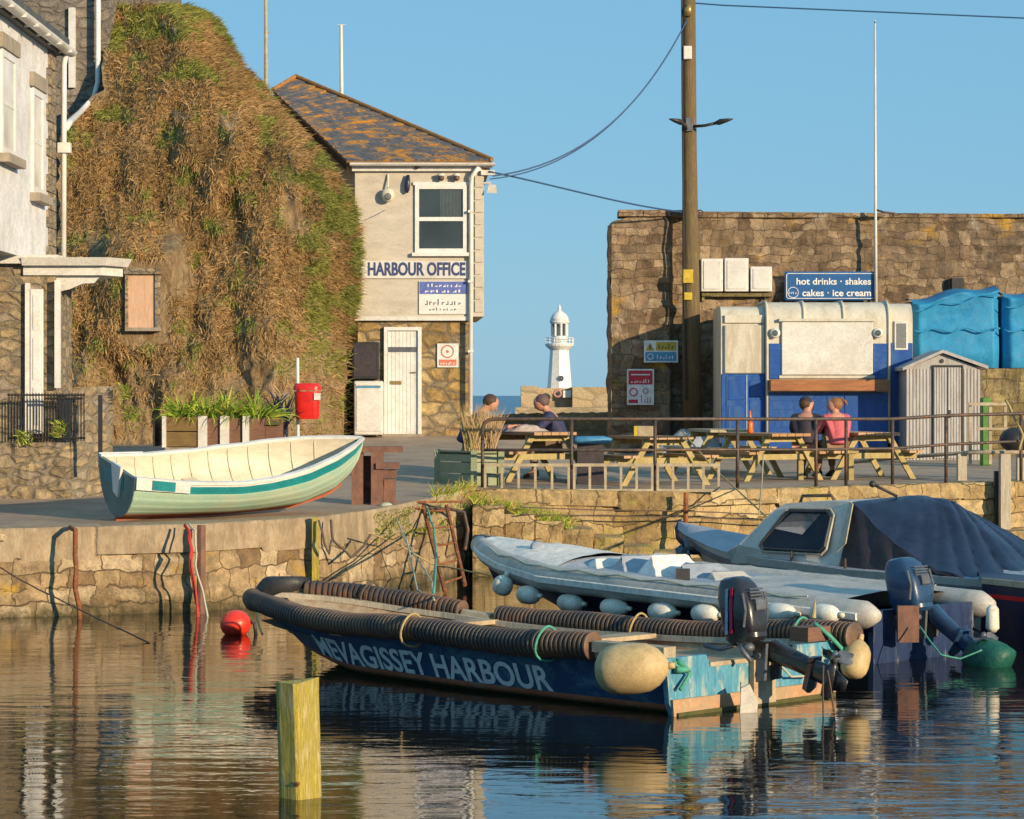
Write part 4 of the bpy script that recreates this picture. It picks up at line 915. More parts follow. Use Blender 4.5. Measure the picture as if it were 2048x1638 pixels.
for q in (cL, c0, cR, cB): mb = MB(); mb.box(q+Vector((-.045, -.045, z0-q.z-.02)), q+Vector((.045, .045, h+.01))); mb.build('corner_post', 'sage', sp)
mb = MB(); mb.prism([Vector((q.x, q.y, z0+h-.06)) for q in (cL, c0, cR, cB)], (0, 0, .03)); mb.build('soil', 'weed', sp)
mb = MB(); rc = (cL+c0+cR+cB)/4
for i in range(520):
    rp = Vector((rc.x+random.uniform(-.05, .38), rc.y+random.uniform(-.25, .15), z0+h-.03))
    blades(mb, [(rp, None)], .3, .78, .006, lambda p, n_: Vector((random.uniform(-.25, .35), random.uniform(-.2, .2), 1)), lambda p: 0 if p.x > rc.x+.02 or random.random() < .6 else 1, 4, .7)
single(mb, 'reed_clump', ['reed', 'green_a'], 'tuft of dry orange reeds growing in the sage planter', 'reeds')

# ------------------------------------------------------------ railing
rl = thing('quay_railing', 'brown steel two rail railing along the quay edge', 'railing', (2, 37.8, 1.1))
YR = lambda px: interp(px, [(960, 37.75), (1350, 37.85), (1632, 39.1), (1785, 39.7), (1892, 40.15), (2120, 41.0)])
def rp_(px, py): return P(px, py, YR(px))
top = [rp_(965, 880), rp_(965, 856), rp_(969, 846), rp_(978, 840), rp_(992, 838)]+[rp_(x, y) for x, y in ((1143, 838), (1310, 838), (1475, 838), (1632, 838), (1785, 838), (1892, 831), (2048, 827), (2120, 825))]
mb = MB(); mb.tube(top, .026, 8); mb.build('top_rail', 'steel', rl, True)
mb = MB(); mb.tube([rp_(x, y) for x, y in ((966, 900), (1143, 900), (1310, 900), (1475, 899), (1632, 899), (1785, 897), (1892, 889), (2048, 882), (2120, 880))], .022, 8); mb.build('middle_rail', 'steel', rl, True)
for x in (965, 1143, 1310, 1475, 1632, 1692, 1785, 1892, 2042):
    a = rp_(x, 860 if x == 965 else (838 if x < 1800 else (831 if x < 1900 else 827))); b = Vector((a.x, a.y, ground(a.x, a.y)-.03))
    mb = MB(); mb.tube([a, b], .026, 8); mb.lathe(Vector((b.x, b.y, b.z+.03)), [(.06, 0), (.06, .012)], 10); mb.build('post', 'steel', rl, True)
rope([P(2010, 800, 41), P(2030, 835, 40.8), P(2046, 870, 40.6), P(2038, 900, 40.6)], .02, 'rope_yellow', 'coiled tan rope hung over the railing at the right edge', amp=.03)
# low timber barriers
for k, (xa, xb) in enumerate(((968, 1140), (1146, 1307), (1313, 1440))):
    t = thing('low_barrier', ['low bleached timber barrier left of the others, beside the sage planter', 'middle low bleached timber barrier below the railing', 'right hand low bleached timber barrier, shortest of the three'][k], 'barrier', P((xa+xb)/2, 985, 37.6), 'low timber barriers under the railing')
    Yl = 37.62+k*.02
    mb = MB(); mb.pbox(xa, 927, xb, 933, Yl, .05); mb.build('top_rail', 'bleached_wood', t)
    mb = MB(); mb.pbox(xa, 978, xb, 984, Yl, .05); mb.build('bottom_rail', 'bleached_wood', t)
    n = max(2, round((xb-xa)/35))
    for i in range(n+1):
        x = lerp(xa, xb-5, i/n); mb = MB(); mb.pbox(x, 933, x+5, 978, Yl+.005, .04); mb.build('baluster', 'bleached_wood', t)
# right low fence, bollards
lf = thing('timber_guard_rail', 'pale low timber guard rail at the right quay corner', 'rail', P(1950, 940, 41))
mb = MB(); mb.tube([P(1700, 925, 43.5), P(1800, 915, 42.5), P(1940, 905, 41.0), P(2120, 904, 41)], .03, 8); mb.build('rail', 'bleached_wood', lf, True)
for x, Y in ((1925, 41.1), (2044, 41.2)):
    mb = MB(); g0 = G(x, Y); mb.box((g0.x-.07, Y, g0.z-.05), (g0.x+.07, Y+.14, P(0, 906, Y).z)); mb.build('post', 'pale_wood', lf)
mb = MB(); mb.pbox(2002, 908, 2022, 1062, 40.0, .2); single(mb, 'mooring_pile', 'pale_wood', 'tall pale timber pile in front of the golden quay wall', 'pile')
mb = MB(); mb.pbox(1990, 942, 2001, 1056, 40.25, .12); single(mb, 'mooring_pile', 'black_metal', 'dark strip standing for the shadowed gap left of the pale timber pile', 'pile')  # black strip is the shadowed gap beside the pile, put in as an object
mb = MB(); mb.box(P(1820, 1064, 39.6), P(2260, 1056, 40.9)); 
mb.pbox(1820, 1062, 2260, 1500, 39.55, 1.2); single(mb, 'wall_footing', 'stone_quay_right', 'stone footing ledge at the base of the quay wall, right edge', 'ledge')
# vertical pile/pole on the wall in the middle and thin poles
mb = MB(); mb.tube([P(1372, 985, 37.3), P(1370, 1135, 37.2)], .035, 8); single(mb, 'wall_post', 'rust', 'slim rusty post against the wall behind the cruiser bow', 'post')
rope([P(1362, 860, 39.5), P(1430, 940, 38.4), P(1480, 985, 37), P(1540, 1040, 33)], .012, 'rope_yellow', 'tan line running diagonally from the tables down to the cruiser', amp=.0)
rope([P(1527, 905, 38.6), P(1524, 960, 38), P(1518, 1030, 33.5)], .010, 'bleached_wood', 'thin pale whip aerial standing up from the cruiser foredeck', 'aerial', 'whip_aerial', amp=.0)
for i, (ya, yb, lab) in enumerate(((1022, 1030, 'upper black hose pipe strung along the golden quay wall'), (1034, 1042, 'lower black hose pipe strung along the golden quay wall'))):
    rope([P(1040, ya-8+i*2, 36.3), P(1200, ya-2, 37.2), P(1370, ya, 37.35), P(1560, yb, 38.1)], .010, 'rope_dark', lab, 'pipe', 'wall_pipe', 'pipes along the golden wall', amp=.01)

# ------------------------------------------------------------ picnic tables
def make_table():
    t = thing('picnic_table', '', 'picnic table', (0, 0, 0), 'picnic tables along the quay')
    mb = MB()
    for i in range(5): mb.box((-.78, -.36+i*.147, .70), (.78, -.36+i*.147+.136, .745))
    mb.build('table_top', 'table_wood', t, local=True)
    for s in (-1, 1):
        mb = MB(); mb.box((-.78, s*.66-.13, .42), (.78, s*.66-.01, .46)); mb.box((-.78, s*.66+.01, .42), (.78, s*.66+.13, .46)); mb.build('bench', 'table_wood', t, local=True)
    for sx in (-.55, .55):
        for s in (-1, 1):
            mb = MB(); mb.hexa([(sx-.022, s*.70-.05, 0), (sx+.022, s*.70-.05, 0), (sx+.022, s*.70+.05, 0), (sx-.022, s*.70+.05, 0), (sx-.022, s*.27-.05, .70), (sx+.022, s*.27-.05, .70), (sx+.022, s*.27+.05, .70), (sx-.022, s*.27+.05, .70)]); mb.build('leg', 'green_wood', t, local=True)
        mb = MB(); mb.box((sx+.024, -.78, .33), (sx+.064, .78, .418)); mb.build('seat_bearer', 'green_wood', t, local=True)
        mb = MB(); mb.box((sx+.024, -.36, .61), (sx+.064, .36, .699)); mb.build('top_bearer', 'green_wood', t, local=True)
    return t
proto = make_table()
TT = [(1062, 39.7, 118, 'picnic table where two men in navy jackets sit'), (1300, 39.9, 112, 'picnic table with a small tan box on it'), (1440, 43.5, 100, 'grey topped picnic table set back behind the others'),
      (1528, 41.4, 118, 'picnic table carrying the orange bottle'), (1716, 41.9, 108, 'picnic table beside the woman in the pink coat')]
TB = []
for i, (px, Y, a, lab) in enumerate(TT):
    o = proto if i == 0 else copy_tree(proto)
    o.location = G(px, Y); o.rotation_euler = (0, 0, R(a)); o['label'] = lab; ORG[o.name] = o.location.copy(); TB.append(o)
for ch in [x for x in bpy.data.objects if x.parent == TB[2] and x.name.startswith(('table_top', 'bench'))]:
    ch.data = ch.data.copy(); ch.data.materials[0] = M['bleached_wood']
def tpt(i, x, y, z):
    px, Y, a, _ = TT[i]; g0 = G(px, Y); return g0+Matrix.Rotation(R(a), 3, 'Z')@Vector((x, y, z))

# items on tables
q = tpt(3, .1, 0, .745); bt = thing('sauce_bottle', 'orange squeezy bottle with pointed cap on a picnic table', 'bottle', q); q = P(1497, 0, q.y)*1; q = Vector((q.x, 41.2, tpt(3, 0, 0, .745).z)); bt.location = q; ORG[bt.name] = q.copy()
mb = MB(); mb.lathe(q, [(.04, 0), (.045, .02), (.045, .15), (.035, .18)], 16); mb.build('bottle_body', 'orange', bt, True)
mb = MB(); mb.lathe(q, [(.034, .181), (.032, .21), (.018, .27), (.009, .36)], 16); mb.build('cap', 'orange', bt, True)
q = Vector((P(1290, 0, 39.7).x, 39.9, tpt(1, 0, 0, .745).z)); bx = thing('cutlery_box', 'small tan box with yellow end on the second picnic table', 'box', q)
mb = MB(); mb.box(q+Vector((-.1, -.07, 0)), q+Vector((.16, .07, .15))); mb.build('body', 'bleached_wood', bx)
mb = MB(); mb.box(q+Vector((-.16, -.065, 0)), q+Vector((-.102, .065, .15))); mb.build('end', 'sign_yellow', bx)
q = Vector((P(1180, 0, 39.5).x, 39.3, tpt(0, 0, 0, .62).z)); mb = MB(); mb.loft([(q+Vector((-.28, 0, 0)), (0, .1, 0), (0, 0, .04)), (q+Vector((-.2, 0, .0)), (0, .2, 0), (0, 0, .06)), (q+Vector((.2, 0, .0)), (0, .2, 0), (0, 0, .065)), (q+Vector((.32, 0, 0)), (0, .1, 0), (0, 0, .03))], 14, 3)
# light blue slab added for a sky-reflecting tabletop, resting on an added box
cr = MB(); cr.box(q+Vector((-.2, -.12, -(q.z-ground(q.x, q.y)))), q+Vector((.2, .12, -.06)))
single(mb, 'blue_slab', 'sign_sky', 'light blue slab in place of a sky-reflecting tabletop between the first two picnic tables', 'bag', smooth_=True)
single(cr, 'support_box', 'dark_cover', 'dark box added under the light blue slab', 'crate')
# ------------------------------------------------------------ people
def skin_obj(name, verts, edges, radii, m_, parent, org):
    me = bpy.data.meshes.new(name); me.from_pydata([tuple(Vector(v)-org) for v in verts], edges, []); me.materials.append(M[m_])
    ob = bpy.data.objects.new(name, me); COL.objects.link(ob); ob.parent = parent
    md = ob.modifiers.new('skin', 'SKIN'); md.use_smooth_shade = True
    if not me.skin_vertices: ob.data.attributes
    sv = me.skin_vertices[0].data if me.skin_vertices else None
    for i, r in enumerate(radii):
        sv[i].radius = (r, r) if not isinstance(r, tuple) else r
        sv[i].use_root = (i == 0)
    sb_ = ob.modifiers.new('sub', 'SUBSURF'); sb_.levels = 1; sb_.render_levels = 2
    return ob
def person(label, seat, face, J, mats, hair='short', cap=None):
    """seat: point under the pelvis; face: angle of facing; J: joints in body space (x right, y forward, z up from the seat)"""
    t = thing('person', label, 'person', seat)
    q = Matrix.Rotation(face-math.pi/2, 3, 'Z')
    def W_(k): return Vector(seat)+q@Vector(J[k])
    jk, tk, hk, sh = mats
    pel, wst, chs, nck, hed, crn = [W_(k) for k in ('pelvis', 'waist', 'chest', 'neck', 'head', 'crown')]
    names = ['pelvis', 'waist', 'chest', 'neck', 'head', 'crown']; vs = [W_(k) for k in names]; rad = [.13, .12, .13, .05, .085, .07]; ed = [(0, 1), (1, 2), (2, 3), (3, 4), (4, 5)]
    idx = {k: i for i, k in enumerate(names)}
    def chain(root, ks, rs):
        p_ = idx[root]
        for k, r in zip(ks, rs):
            idx[k] = len(vs); vs.append(W_(k)); rad.append(r); ed.append((p_, idx[k])); p_ = idx[k]
    for s in ('l', 'r'):
        chain('chest', [s+'sho', s+'elb', s+'wri'], [.06, .042, .028]); chain('pelvis', [s+'hip', s+'kne', s+'ank', s+'toe'], [.085, .06, .042, .035])
        # hand: palm and five fingers
        wv, el = W_(s+'wri'), W_(s+'elb'); d = (wv-el).normalized(); sd = d.cross(Vector((0, 0, 1))).normalized()
        pi_ = len(vs); vs.append(wv+d*.06); rad.append(.028); ed.append((idx[s+'wri'], pi_))
        for f_ in range(4):
            o_ = (f_-1.5)*.02; L = (.065, .08, .075, .055)[f_]
            b_ = len(vs); vs.append(wv+d*.10+sd*o_); rad.append(.010); ed.append((pi_, b_)); vs.append(wv+d*(.10+L*.8)+sd*o_*1.1+Vector((0, 0, -.02))); rad.append(.008); ed.append((b_, b_+1))
        b_ = len(vs); vs.append(wv+d*.075+sd*(.045 if s == 'l' else -.045)); rad.append(.011); ed.append((pi_, b_)); vs.append(wv+d*.12+sd*(.055 if s == 'l' else -.055)); rad.append(.009); ed.append((b_, b_+1))
    org = Vector(seat)
    body = skin_obj('body', vs, ed, rad, 'skin', t, org)
    # clothing: inflated shells following the same bones
    jn = ['waist', 'chest', 'neckb', 'lsho', 'lelb', 'lcuf', 'rsho', 'relb', 'rcuf', 'hem']
    nb = chs.lerp(nck, 1.12); g_ = {'waist': wst, 'chest': chs, 'neckb': nb, 'hem': pel+Vector((0, 0, -.03))}
    for s in ('l', 'r'): g_[s+'sho'] = W_(s+'sho'); g_[s+'elb'] = W_(s+'elb'); g_[s+'cuf'] = W_(s+'elb').lerp(W_(s+'wri'), .92)
    jr = {'waist': .175, 'chest': .185, 'neckb': .10, 'lsho': .085, 'rsho': .085, 'lelb': .062, 'relb': .062, 'lcuf': .05, 'rcuf': .05, 'hem': .175}
    je = [('hem', 'waist'), ('waist', 'chest'), ('chest', 'neckb'), ('chest', 'lsho'), ('lsho', 'lelb'), ('lelb', 'lcuf'), ('chest', 'rsho'), ('rsho', 'relb'), ('relb', 'rcuf')]
    order = ['waist']+[k for k in jn if k != 'waist']
    skin_obj('jacket', [g_[k] for k in order], [(order.index(a), order.index(b)) for a, b in je], [jr[k] for k in order], jk, t, org)
    tn = ['pelvis', 'lhip', 'lkne', 'lsh', 'rhip', 'rkne', 'rsh']; tv = {'pelvis': pel}
    for s in ('l', 'r'): tv[s+'hip'] = W_(s+'hip'); tv[s+'kne'] = W_(s+'kne'); tv[s+'sh'] = W_(s+'kne').lerp(W_(s+'ank'), .88)
    te = [('pelvis', 'lhip'), ('lhip', 'lkne'), ('lkne', 'lsh'), ('pelvis', 'rhip'), ('rhip', 'rkne'), ('rkne', 'rsh')]
    tr_ = {'pelvis': .15, 'lhip': .105, 'rhip': .105, 'lkne': .078, 'rkne': .078, 'lsh': .058, 'rsh': .058}
    skin_obj('trousers', [tv[k] for k in tn], [(tn.index(a), tn.index(b)) for a, b in te], [tr_[k] for k in tn], tk, t, org)
    fwd = (q@Vector(J.get('gaze', (0, 1, -.1)))).normalized(); upv = (crn-hed).normalized(); sdv = fwd.cross(upv).normalized(); fwd = upv.cross(sdv).normalized()*1
    if fwd.dot(q@Vector((0, 1, 0))) < 0 and 'gaze' not in J: fwd = -fwd
    hc = hed.lerp(crn, .5)
    mb = MB(); Q = Matrix((sdv, fwd, upv)).transposed()
    mb.ball(hc+fwd*.012, .084, .104, .122, 20, 14, rot=Q); hd = mb.build('head', 'skin', t, True)
    mb = MB(); mb.ball(hc+fwd*.108-upv*.01, .013, .018, .022, 8, 6, rot=Q); mb.ball(hc+fwd*.1-upv*.055, .022, .008, .007, 8, 6, rot=Q); mb.build('nose_and_mouth', 'skin', hd, True)
    for s in (-1, 1):
        mb = MB(); mb.ball(hc+fwd*.098+upv*.018+sdv*.032*s, .011, .007, .007, 8, 6, rot=Q); mb.build('eye', 'hair_brown', hd, True)
        mb = MB(); mb.ball(hc+sdv*.08*s-upv*.005, .01, .02, .03, 8, 6, rot=Q); mb.build('ear', 'skin', hd, True)
    mb = MB(); hcc = hc-fwd*.026+upv*.014
    def hair_pt(a, b):
        th = a*2*math.pi; ph = b*math.pi*.94; d_ = Vector((math.sin(ph)*math.cos(th), math.sin(ph)*math.sin(th), math.cos(ph)))
        r_ = 1+.06*noise.noise(d_*6); cut = 1.0
        if d_.y > .25: ph2 = min(ph, math.pi*.40); d_ = Vector((math.sin(ph2)*math.cos(th), math.sin(ph2)*math.sin(th), math.cos(ph2)))
        return hcc+Q@Vector((d_.x*.098*r_, d_.y*.116*r_, d_.z*.112*r_))
    mb.grid(hair_pt, 26, 12)
    if hair == 'bun':
        mb.ball(hcc-fwd*.10+upv*.055+sdv*.02, .045, .045, .045, 12, 8); mb.tube([hcc-fwd*.1+upv*.05, hcc-fwd*.16+upv*.02, hcc-fwd*.18-upv*.04], [.03, .025, .01], 8)
    mb.build('hair', hk, t, True)
    if cap:
        mb = MB()
        mb.grid(lambda a, b: hcc+upv*.01+Q@Vector((math.sin(b*1.5)*math.cos(a*6.2832)*.1, math.sin(b*1.5)*math.sin(a*6.2832)*.118, math.cos(b*1.5)*.115)), 24, 8)
        mb.build('cap', cap, t, True)
    for s in ('l', 'r'):
        mb = MB(); a_, b_ = W_(s+'ank'), W_(s+'toe'); d = (b_-a_).normalized(); d.z *= .3; s_ = d.cross(Vector((0, 0, 1))).normalized()
        zb = b_.z-.03
        mb.loft([(Vector((a_.x, a_.y, zb+.05))-d*.06, s_*.03, Vector((0, 0, .04))), (Vector((a_.x, a_.y, zb+.055)), s_*.045, Vector((0, 0, .055))), (Vector((a_.x, a_.y, zb+.04))+d*.1, s_*.048, Vector((0, 0, .04))), (Vector((a_.x, a_.y, zb+.03))+d*.19, s_*.03, Vector((0, 0, .022)))], 12, 2.4); mb.build('shoe', sh, t, True)
    return t
def pose(lean=.2, head=.1, arm=(.35, .22), knee=.44, spread=.12, footz=-.42, tw=0):
    L = lean
    return {'pelvis': (0, 0, .11), 'waist': (0, L*.35, .3), 'chest': (0, L*.75, .48), 'neck': (0, L+.01, .60), 'head': (0, L+.02+head*.5, .67), 'crown': (0, L+.04+head, .77),
            'lsho': (-.19, L*.85, .51), 'rsho': (.19, L*.85, .51), 'lelb': (-.26, L+arm[0]*.45, .30), 'relb': (.26, L+arm[0]*.45, .30), 'lwri': (-.10, L+arm[0]+.02, arm[1]+.06), 'rwri': (.12, L+arm[0]+.04, arm[1]+.06),
            'lhip': (-.1, .08, .09), 'rhip': (.1, .08, .09), 'lkne': (-spread, knee, .10), 'rkne': (spread, knee, .10), 'lank': (-spread, knee-.04, footz+.08), 'rank': (spread, knee-.04, footz+.08), 'ltoe': (-spread, knee+.1, footz+.03), 'rtoe': (spread, knee+.1, footz+.03)}
s1 = tpt(0, .12, .66, .46); s1.x = P(930, 0, s1.y).x
aq = R(118-90)
person('man in navy jacket hunched over the leftmost table, facing right', s1, R(5), pose(.26, .14, (.36, .30)), ('jacket_navy', 'trouser_dark', 'hair_brown', 'rubber_black'))
s2 = tpt(0, -.05, -.66, .46); s2.x = P(1122, 0, s2.y).x
person('man in navy jacket at the leftmost table facing left, bowed head', s2, R(178), pose(.2, .1, (.38, .30)), ('jacket_navy', 'trouser_tan', 'hair_grey', 'rubber_black'), cap=None)
s3 = tpt(4, .2, .66, .46); s3 = Vector((P(1610, 0, 41.4).x, 41.4, s3.z))
person('person in black jacket and dark cap seated left of the pink coat', s3, R(72), dict(pose(.12, .05, (.3, .26)), gaze=(.75, .6, -.1)), ('jacket_black', 'trouser_rose', 'hair_brown', 'rubber_black'), cap='jacket_black')
s4 = Vector((P(1676, 0, 41.2).x, 41.2, s3.z))
P4 = pose(.08, .02, (.3, .26)); P4['gaze'] = (-.85, .45, 0)
person('woman in pink coat with auburn hair tied back, seen from behind', s4, R(112), P4, ('jacket_pink', 'trouser_tan', 'hair_auburn', 'rubber_black'), hair='bun')
# bench they sit on
bs = thing('wooden_bench', 'low wooden bench under the two people by the kiosk', 'bench', G(1648, 41.3))
g0 = G(1650, 41.3); mb = MB(); mb.box((P(1590, 0, 41.3).x, 41.15, s3.z-.045), (P(1715, 0, 41.3).x, 41.5, s3.z-.004)); mb.build('seat', 'green_wood', bs)
for x in (1600, 1700): mb = MB(); g1 = G(x, 41.35); mb.box((g1.x-.04, 41.18, g1.z-.02), (g1.x+.04, 41.46, s3.z-.046)); mb.build('leg', 'green_wood', bs)
# pile of paper / food on the men's table
q = tpt(0, .05, .02, .745); mb = MB()
mb.grid(lambda a, b: (q.x-.3+a*.62, q.y-.16+b*.3, q.z+.004+.13*math.sin(a*math.pi)*math.sin(b*math.pi)*(.6+.6*abs(noise.noise(Vector((a*5, b*4, 1)))))), 24, 12); single(mb, 'paper_wrapping', 'paper', 'crumpled pinkish paper wrapping between the two men', 'wrapping', smooth_=True)

# ------------------------------------------------------------ big pier wall on the right
YW = 52.6
pw = thing('harbour_wall', 'tall dark rubble harbour wall behind the blue and cream kiosk', 'wall', (6, YW, 1))
def topy(px): return interp(px, [(1216, 452), (1228, 444), (1250, 438), (1345, 430), (1420, 430), (1750, 431), (2048, 427), (2500, 424)])
def wfn(u, v):
    px = lerp(1222, 2500, u); z = lerp(.8, P(0, topy(px)+3*noise.noise(Vector((px*.03, 0, 0))), YW).z, v)
    X = P(px, 0, YW).x; d = .09*noise.noise(Vector((X*1.5, 0, z*2)))+.05*noise.noise(Vector((X*4, 0, z*6)))
    rec = .35*smooth((px-1338)/8)
    return (X, YW-.35-d+rec, z)
mb = MB(); mb.grid(wfn, 300, 90)
mb.grid(lambda u, v: Vector(wfn(u, 1))+Vector((0, v*2.2, .05*v)), 300, 3)
def wl_(u, v):
    p = Vector(wfn(0, v)); return p+Vector((-.02*math.sin(u*3)+.05*noise.noise(Vector((0, u*6, p.z*3))), u*2.2, 0))
mb.grid(wl_, 14, 90); mb.build('stone_face', 'stone_pier', pw)
mb = MB()
for i in range(26):
    a = P(1236+i*50, 0, YW).x; mb.box((a, YW-.42+(.35 if i > 2 else 0)+.02, P(0, 433, YW).z-.02), (a+.49, YW+.4, P(0, 428, YW).z-.004*i+.06))
mb.build('coping', 'stone_pier', pw)
mb = MB(); mb.pbox(1904, 556, 1928, 578, YW-.16, .2); mb.build('drain_hole', 'black_metal', pw)
# terrace wall under the tarps
tw = thing('terrace_wall', 'olive stained stone wall carrying the blue tarpaulined stacks', 'wall', P(2000, 880, 51))
mb = MB()
def tfn(u, v):
    X = lerp(P(1822, 0, 51).x, P(2500, 0, 51).x, u); z = lerp(1.0, P(0, 737, 51).z, v); return (X, 50.95-.08*noise.noise(Vector((X*2, 0, z*3)))-.04*noise.noise(Vector((X*7, 0, z*8))), z)
mb.grid(tfn, 90, 30); mb.grid(lambda u, v: Vector(tfn(u, 1))+Vector((0, 1.35*v, 0)), 90, 2); mb.grid(lambda u, v: Vector(tfn(0, v))+Vector((0, 1.3*u, 0)), 3, 30)
mb.build('stone_face', 'stone_terrace', tw)
# tarped stacks
def tarp_stack(x0, x1, yl, yr, label):
    t = thing('tarped_stack', label, 'covered stack', P((x0+x1)/2, 735, 51.5), 'blue tarpaulined stacks behind the shed')
    Y0, Y1 = 51.0, 52.15
    def tp(u, v):       # wraps front and top: v 0..0.7 front face, .7..1 over the top
        px = lerp(x0, x1, u); yt = lerp(yl, yr, u)+5*math.sin(u*9)
        e = .05*math.cos(u*math.pi*2)
        if v < .72:
            k = v/.72; py = lerp(736, yt, k); bul = .06*math.sin(k*math.pi*2.0)
            fold = .045*noise.noise(Vector((px*.012, py*.03, 2)))+.012*noise.noise(Vector((px*.05, py*.05, 4)))
            edge = .16*(max(0, 1-u*14)+max(0, 1-(1-u)*14))
            return P(px, py, Y0)+Vector((0, edge-bul-fold, 0))
        k = (v-.72)/.28; return P(px, yt-k*10, Y0)+Vector((0, k*(Y1-Y0)+.1*noise.noise(Vector((u*5, k*3, 0))), .05*math.sin(k*3)))
    mb = MB(); mb.grid(tp, 60, 50)
    for uu in (0, 1): mb.grid(lambda a, b: Vector(tp(uu, b*.72))+Vector((0, a*1.0, 0)), 6, 30)
    mb.build('tarpaulin', 'tarp', t, True)
    mb = MB(); ys = 660; mb.tube([P(lerp(x0, x1, i/20), ys+4*math.sin(i*.9), Y0-.1) for i in range(21)], .02, 6); mb.tube([P(lerp(x0, x1, i/20), 600+lerp(yl-570, yr-600, i/20)*.6+4*math.sin(i*.7), Y0-.08) for i in range(21)], .012, 6); mb.build('strap', 'tarp', t, True)
tarp_stack(1826, 2000, 606, 578, 'larger blue tarpaulined stack directly behind the shed')
tarp_stack(2008, 2200, 592, 590, 'blue tarpaulined stack cut off by the right edge')

# ------------------------------------------------------------ kiosk
YK = 50.0
ks = thing('drinks_kiosk', 'blue and cream refreshment kiosk with rounded roof and shutters', 'kiosk', G(1630, YK+1))
gz = G(1630, YK).z
def prof(x0, x1, ytop, ysh, Y0, D, m=None, mb=None):   # body cross-section with rounded shoulder, extruded in X
    zt, zs = P(0, ytop, Y0).z, P(0, ysh, Y0).z
    c = [(Y0, gz+.28), (Y0, zs)]+[(Y0+(zt-zs)*1.1*(1-math.cos(a)), zs+(zt-zs)*math.sin(a)) for a in [math.pi/2*i/8 for i in range(1, 9)]]
    c += [(Y0+D-(zt-zs)*1.1*(1-math.cos(a)), zs+(zt-zs)*math.sin(a)) for a in [math.pi/2*i/8 for i in range(8, 0, -1)]]+[(Y0+D, gz+.28)]
    return c
def body(mb, x0, x1, c, m=None):
    xa, xb = P(x0, 0, YK).x, P(x1, 0, YK).x; mb.rings([[(xa, y, z) for y, z in c], [(xb, y, z) for y, z in c]], True, m=m)
mb = MB(); body(mb, 1442, 1533, prof(0, 0, 612, 640, YK, 2.0)); body(mb, 1533.5, 1776, prof(0, 0, 603, 645, YK-.12, 2.1)); body(mb, 1777, 1826, prof(0, 0, 606, 640, YK+.05, 1.95)); mb.build('body', 'cream', ks, 'auto')
mb = MB()
for x in (1607, 1686):
    c = prof(0, 0, 603, 645, YK-.12, 2.1); xa = P(x, 0, YK).x; mb.tube([(xa, y-(.01 if i < 3 else 0), z+.01) for i, (y, z) in enumerate(c[1:-1])], .03, 6)
for x in (1533, 1776): xa = P(x, 0, YK).x; mb.tube([(xa, y-.012, z+.012) for y, z in c[:-1]], .03, 6)
mb.build('roof_rib', 'cream', ks, True)
def panel(nm, x0, y0, x1, y1, Y, d, m_, par=ks, bev=.008):
    mb = MB(); a = P(x0, y1, Y); b = P(x1, y0, Y); mb.cbox((a.x, Y, a.z), (b.x, Y+d, b.z), bev); return mb.build(nm, m_, par)
panel('lower_panel', 1443, 748, 1533, 906, YK-.02, .03, 'kiosk_blue'); panel('lower_panel', 1535, 785, 1776, 906, YK-.15, .04, 'kiosk_blue'); panel('lower_panel', 1779, 686, 1825, 906, YK+.02, .04, 'kiosk_blue')
panel('side_panel', 1538, 687, 1562, 758, YK-.15, .04, 'kiosk_blue'); panel('side_panel', 1746, 687, 1774, 758, YK-.15, .04, 'kiosk_blue'); 
panel('shutter', 1449, 650, 1529, 747, YK-.06, .06, 'cream', bev=.015); panel('shutter', 1449, 630, 1529, 646, YK-.05, .05, 'cream')
s = panel('serving_shutter', 1563, 643, 1746, 750, YK-.18, .06, 'pale_paint', bev=.015); panel('shutter_frame', 1558, 637, 1750, 643, YK-.22, .12, 'cream', s); panel('shutter_frame', 1558, 751, 1750, 757, YK-.17, .06, 'cream', s)
panel('counter', 1541, 759, 1778, 782, YK-.45, .3, 'counter')
mb = MB()
for y in (800, 818, 836, 854, 872): mb.pbox(1538, y, 1776, y+1.6, YK-.158, .006)
for y in (700, 712, 724, 736, 748): mb.pbox(1540, y, 1560, y+1.5, YK-.158, .006); mb.pbox(1748, y, 1772, y+1.5, YK-.158, .006)
for x in (1538, 1655, 1690, 1772): mb.pbox(x, 786, x+3, 905, YK-.165, .012)
mb.build('panel_batten', 'kiosk_blue', ks)
dr = panel('door', 1452, 752, 1492, 902, YK-.035, .02, 'kiosk_blue')
for r_ in ((1456, 760, 1488, 800), (1456, 812, 1488, 893)): panel('door_panel', *r_, YK-.045, .012, 'kiosk_blue', dr)
panel('door_leaf', 1495, 752, 1530, 902, YK-.035, .02, 'kiosk_blue'); panel('door_edge', 1491.5, 750, 1495, 903, YK-.05, .03, 'pale_blue')
for r_ in ((1499, 760, 1526, 793), (1499, 800, 1526, 893)): panel('door_panel', *r_, YK-.045, .012, 'kiosk_blue', dr)
for x in (1550, 1756):
    mb = MB(); mb.lathe(P(x, 666, YK-.19), [(.095, 0), (.1, .02), (.07, .045)], 24, Matrix.Rotation(R(90), 3, 'X')); ph = mb.build('porthole', 'pale_paint', ks, True)
    mb = MB(); mb.lathe(P(x, 666, YK-.235), [(.06, 0), (.055, .012)], 20, Matrix.Rotation(R(90), 3, 'X')); mb.build('pane', 'glass', ph)
wn = panel('end_window', 1789, 642, 1816, 700, YK-.0, .05, 'pale_paint'); panel('pane', 1793, 647, 1812, 696, YK-.008, .01, 'glass', wn)
mb = MB(); mb.pbox(1446, 906, 1824, 914, YK+.1, 1.7); mb.build('chassis', 'black_metal', ks)
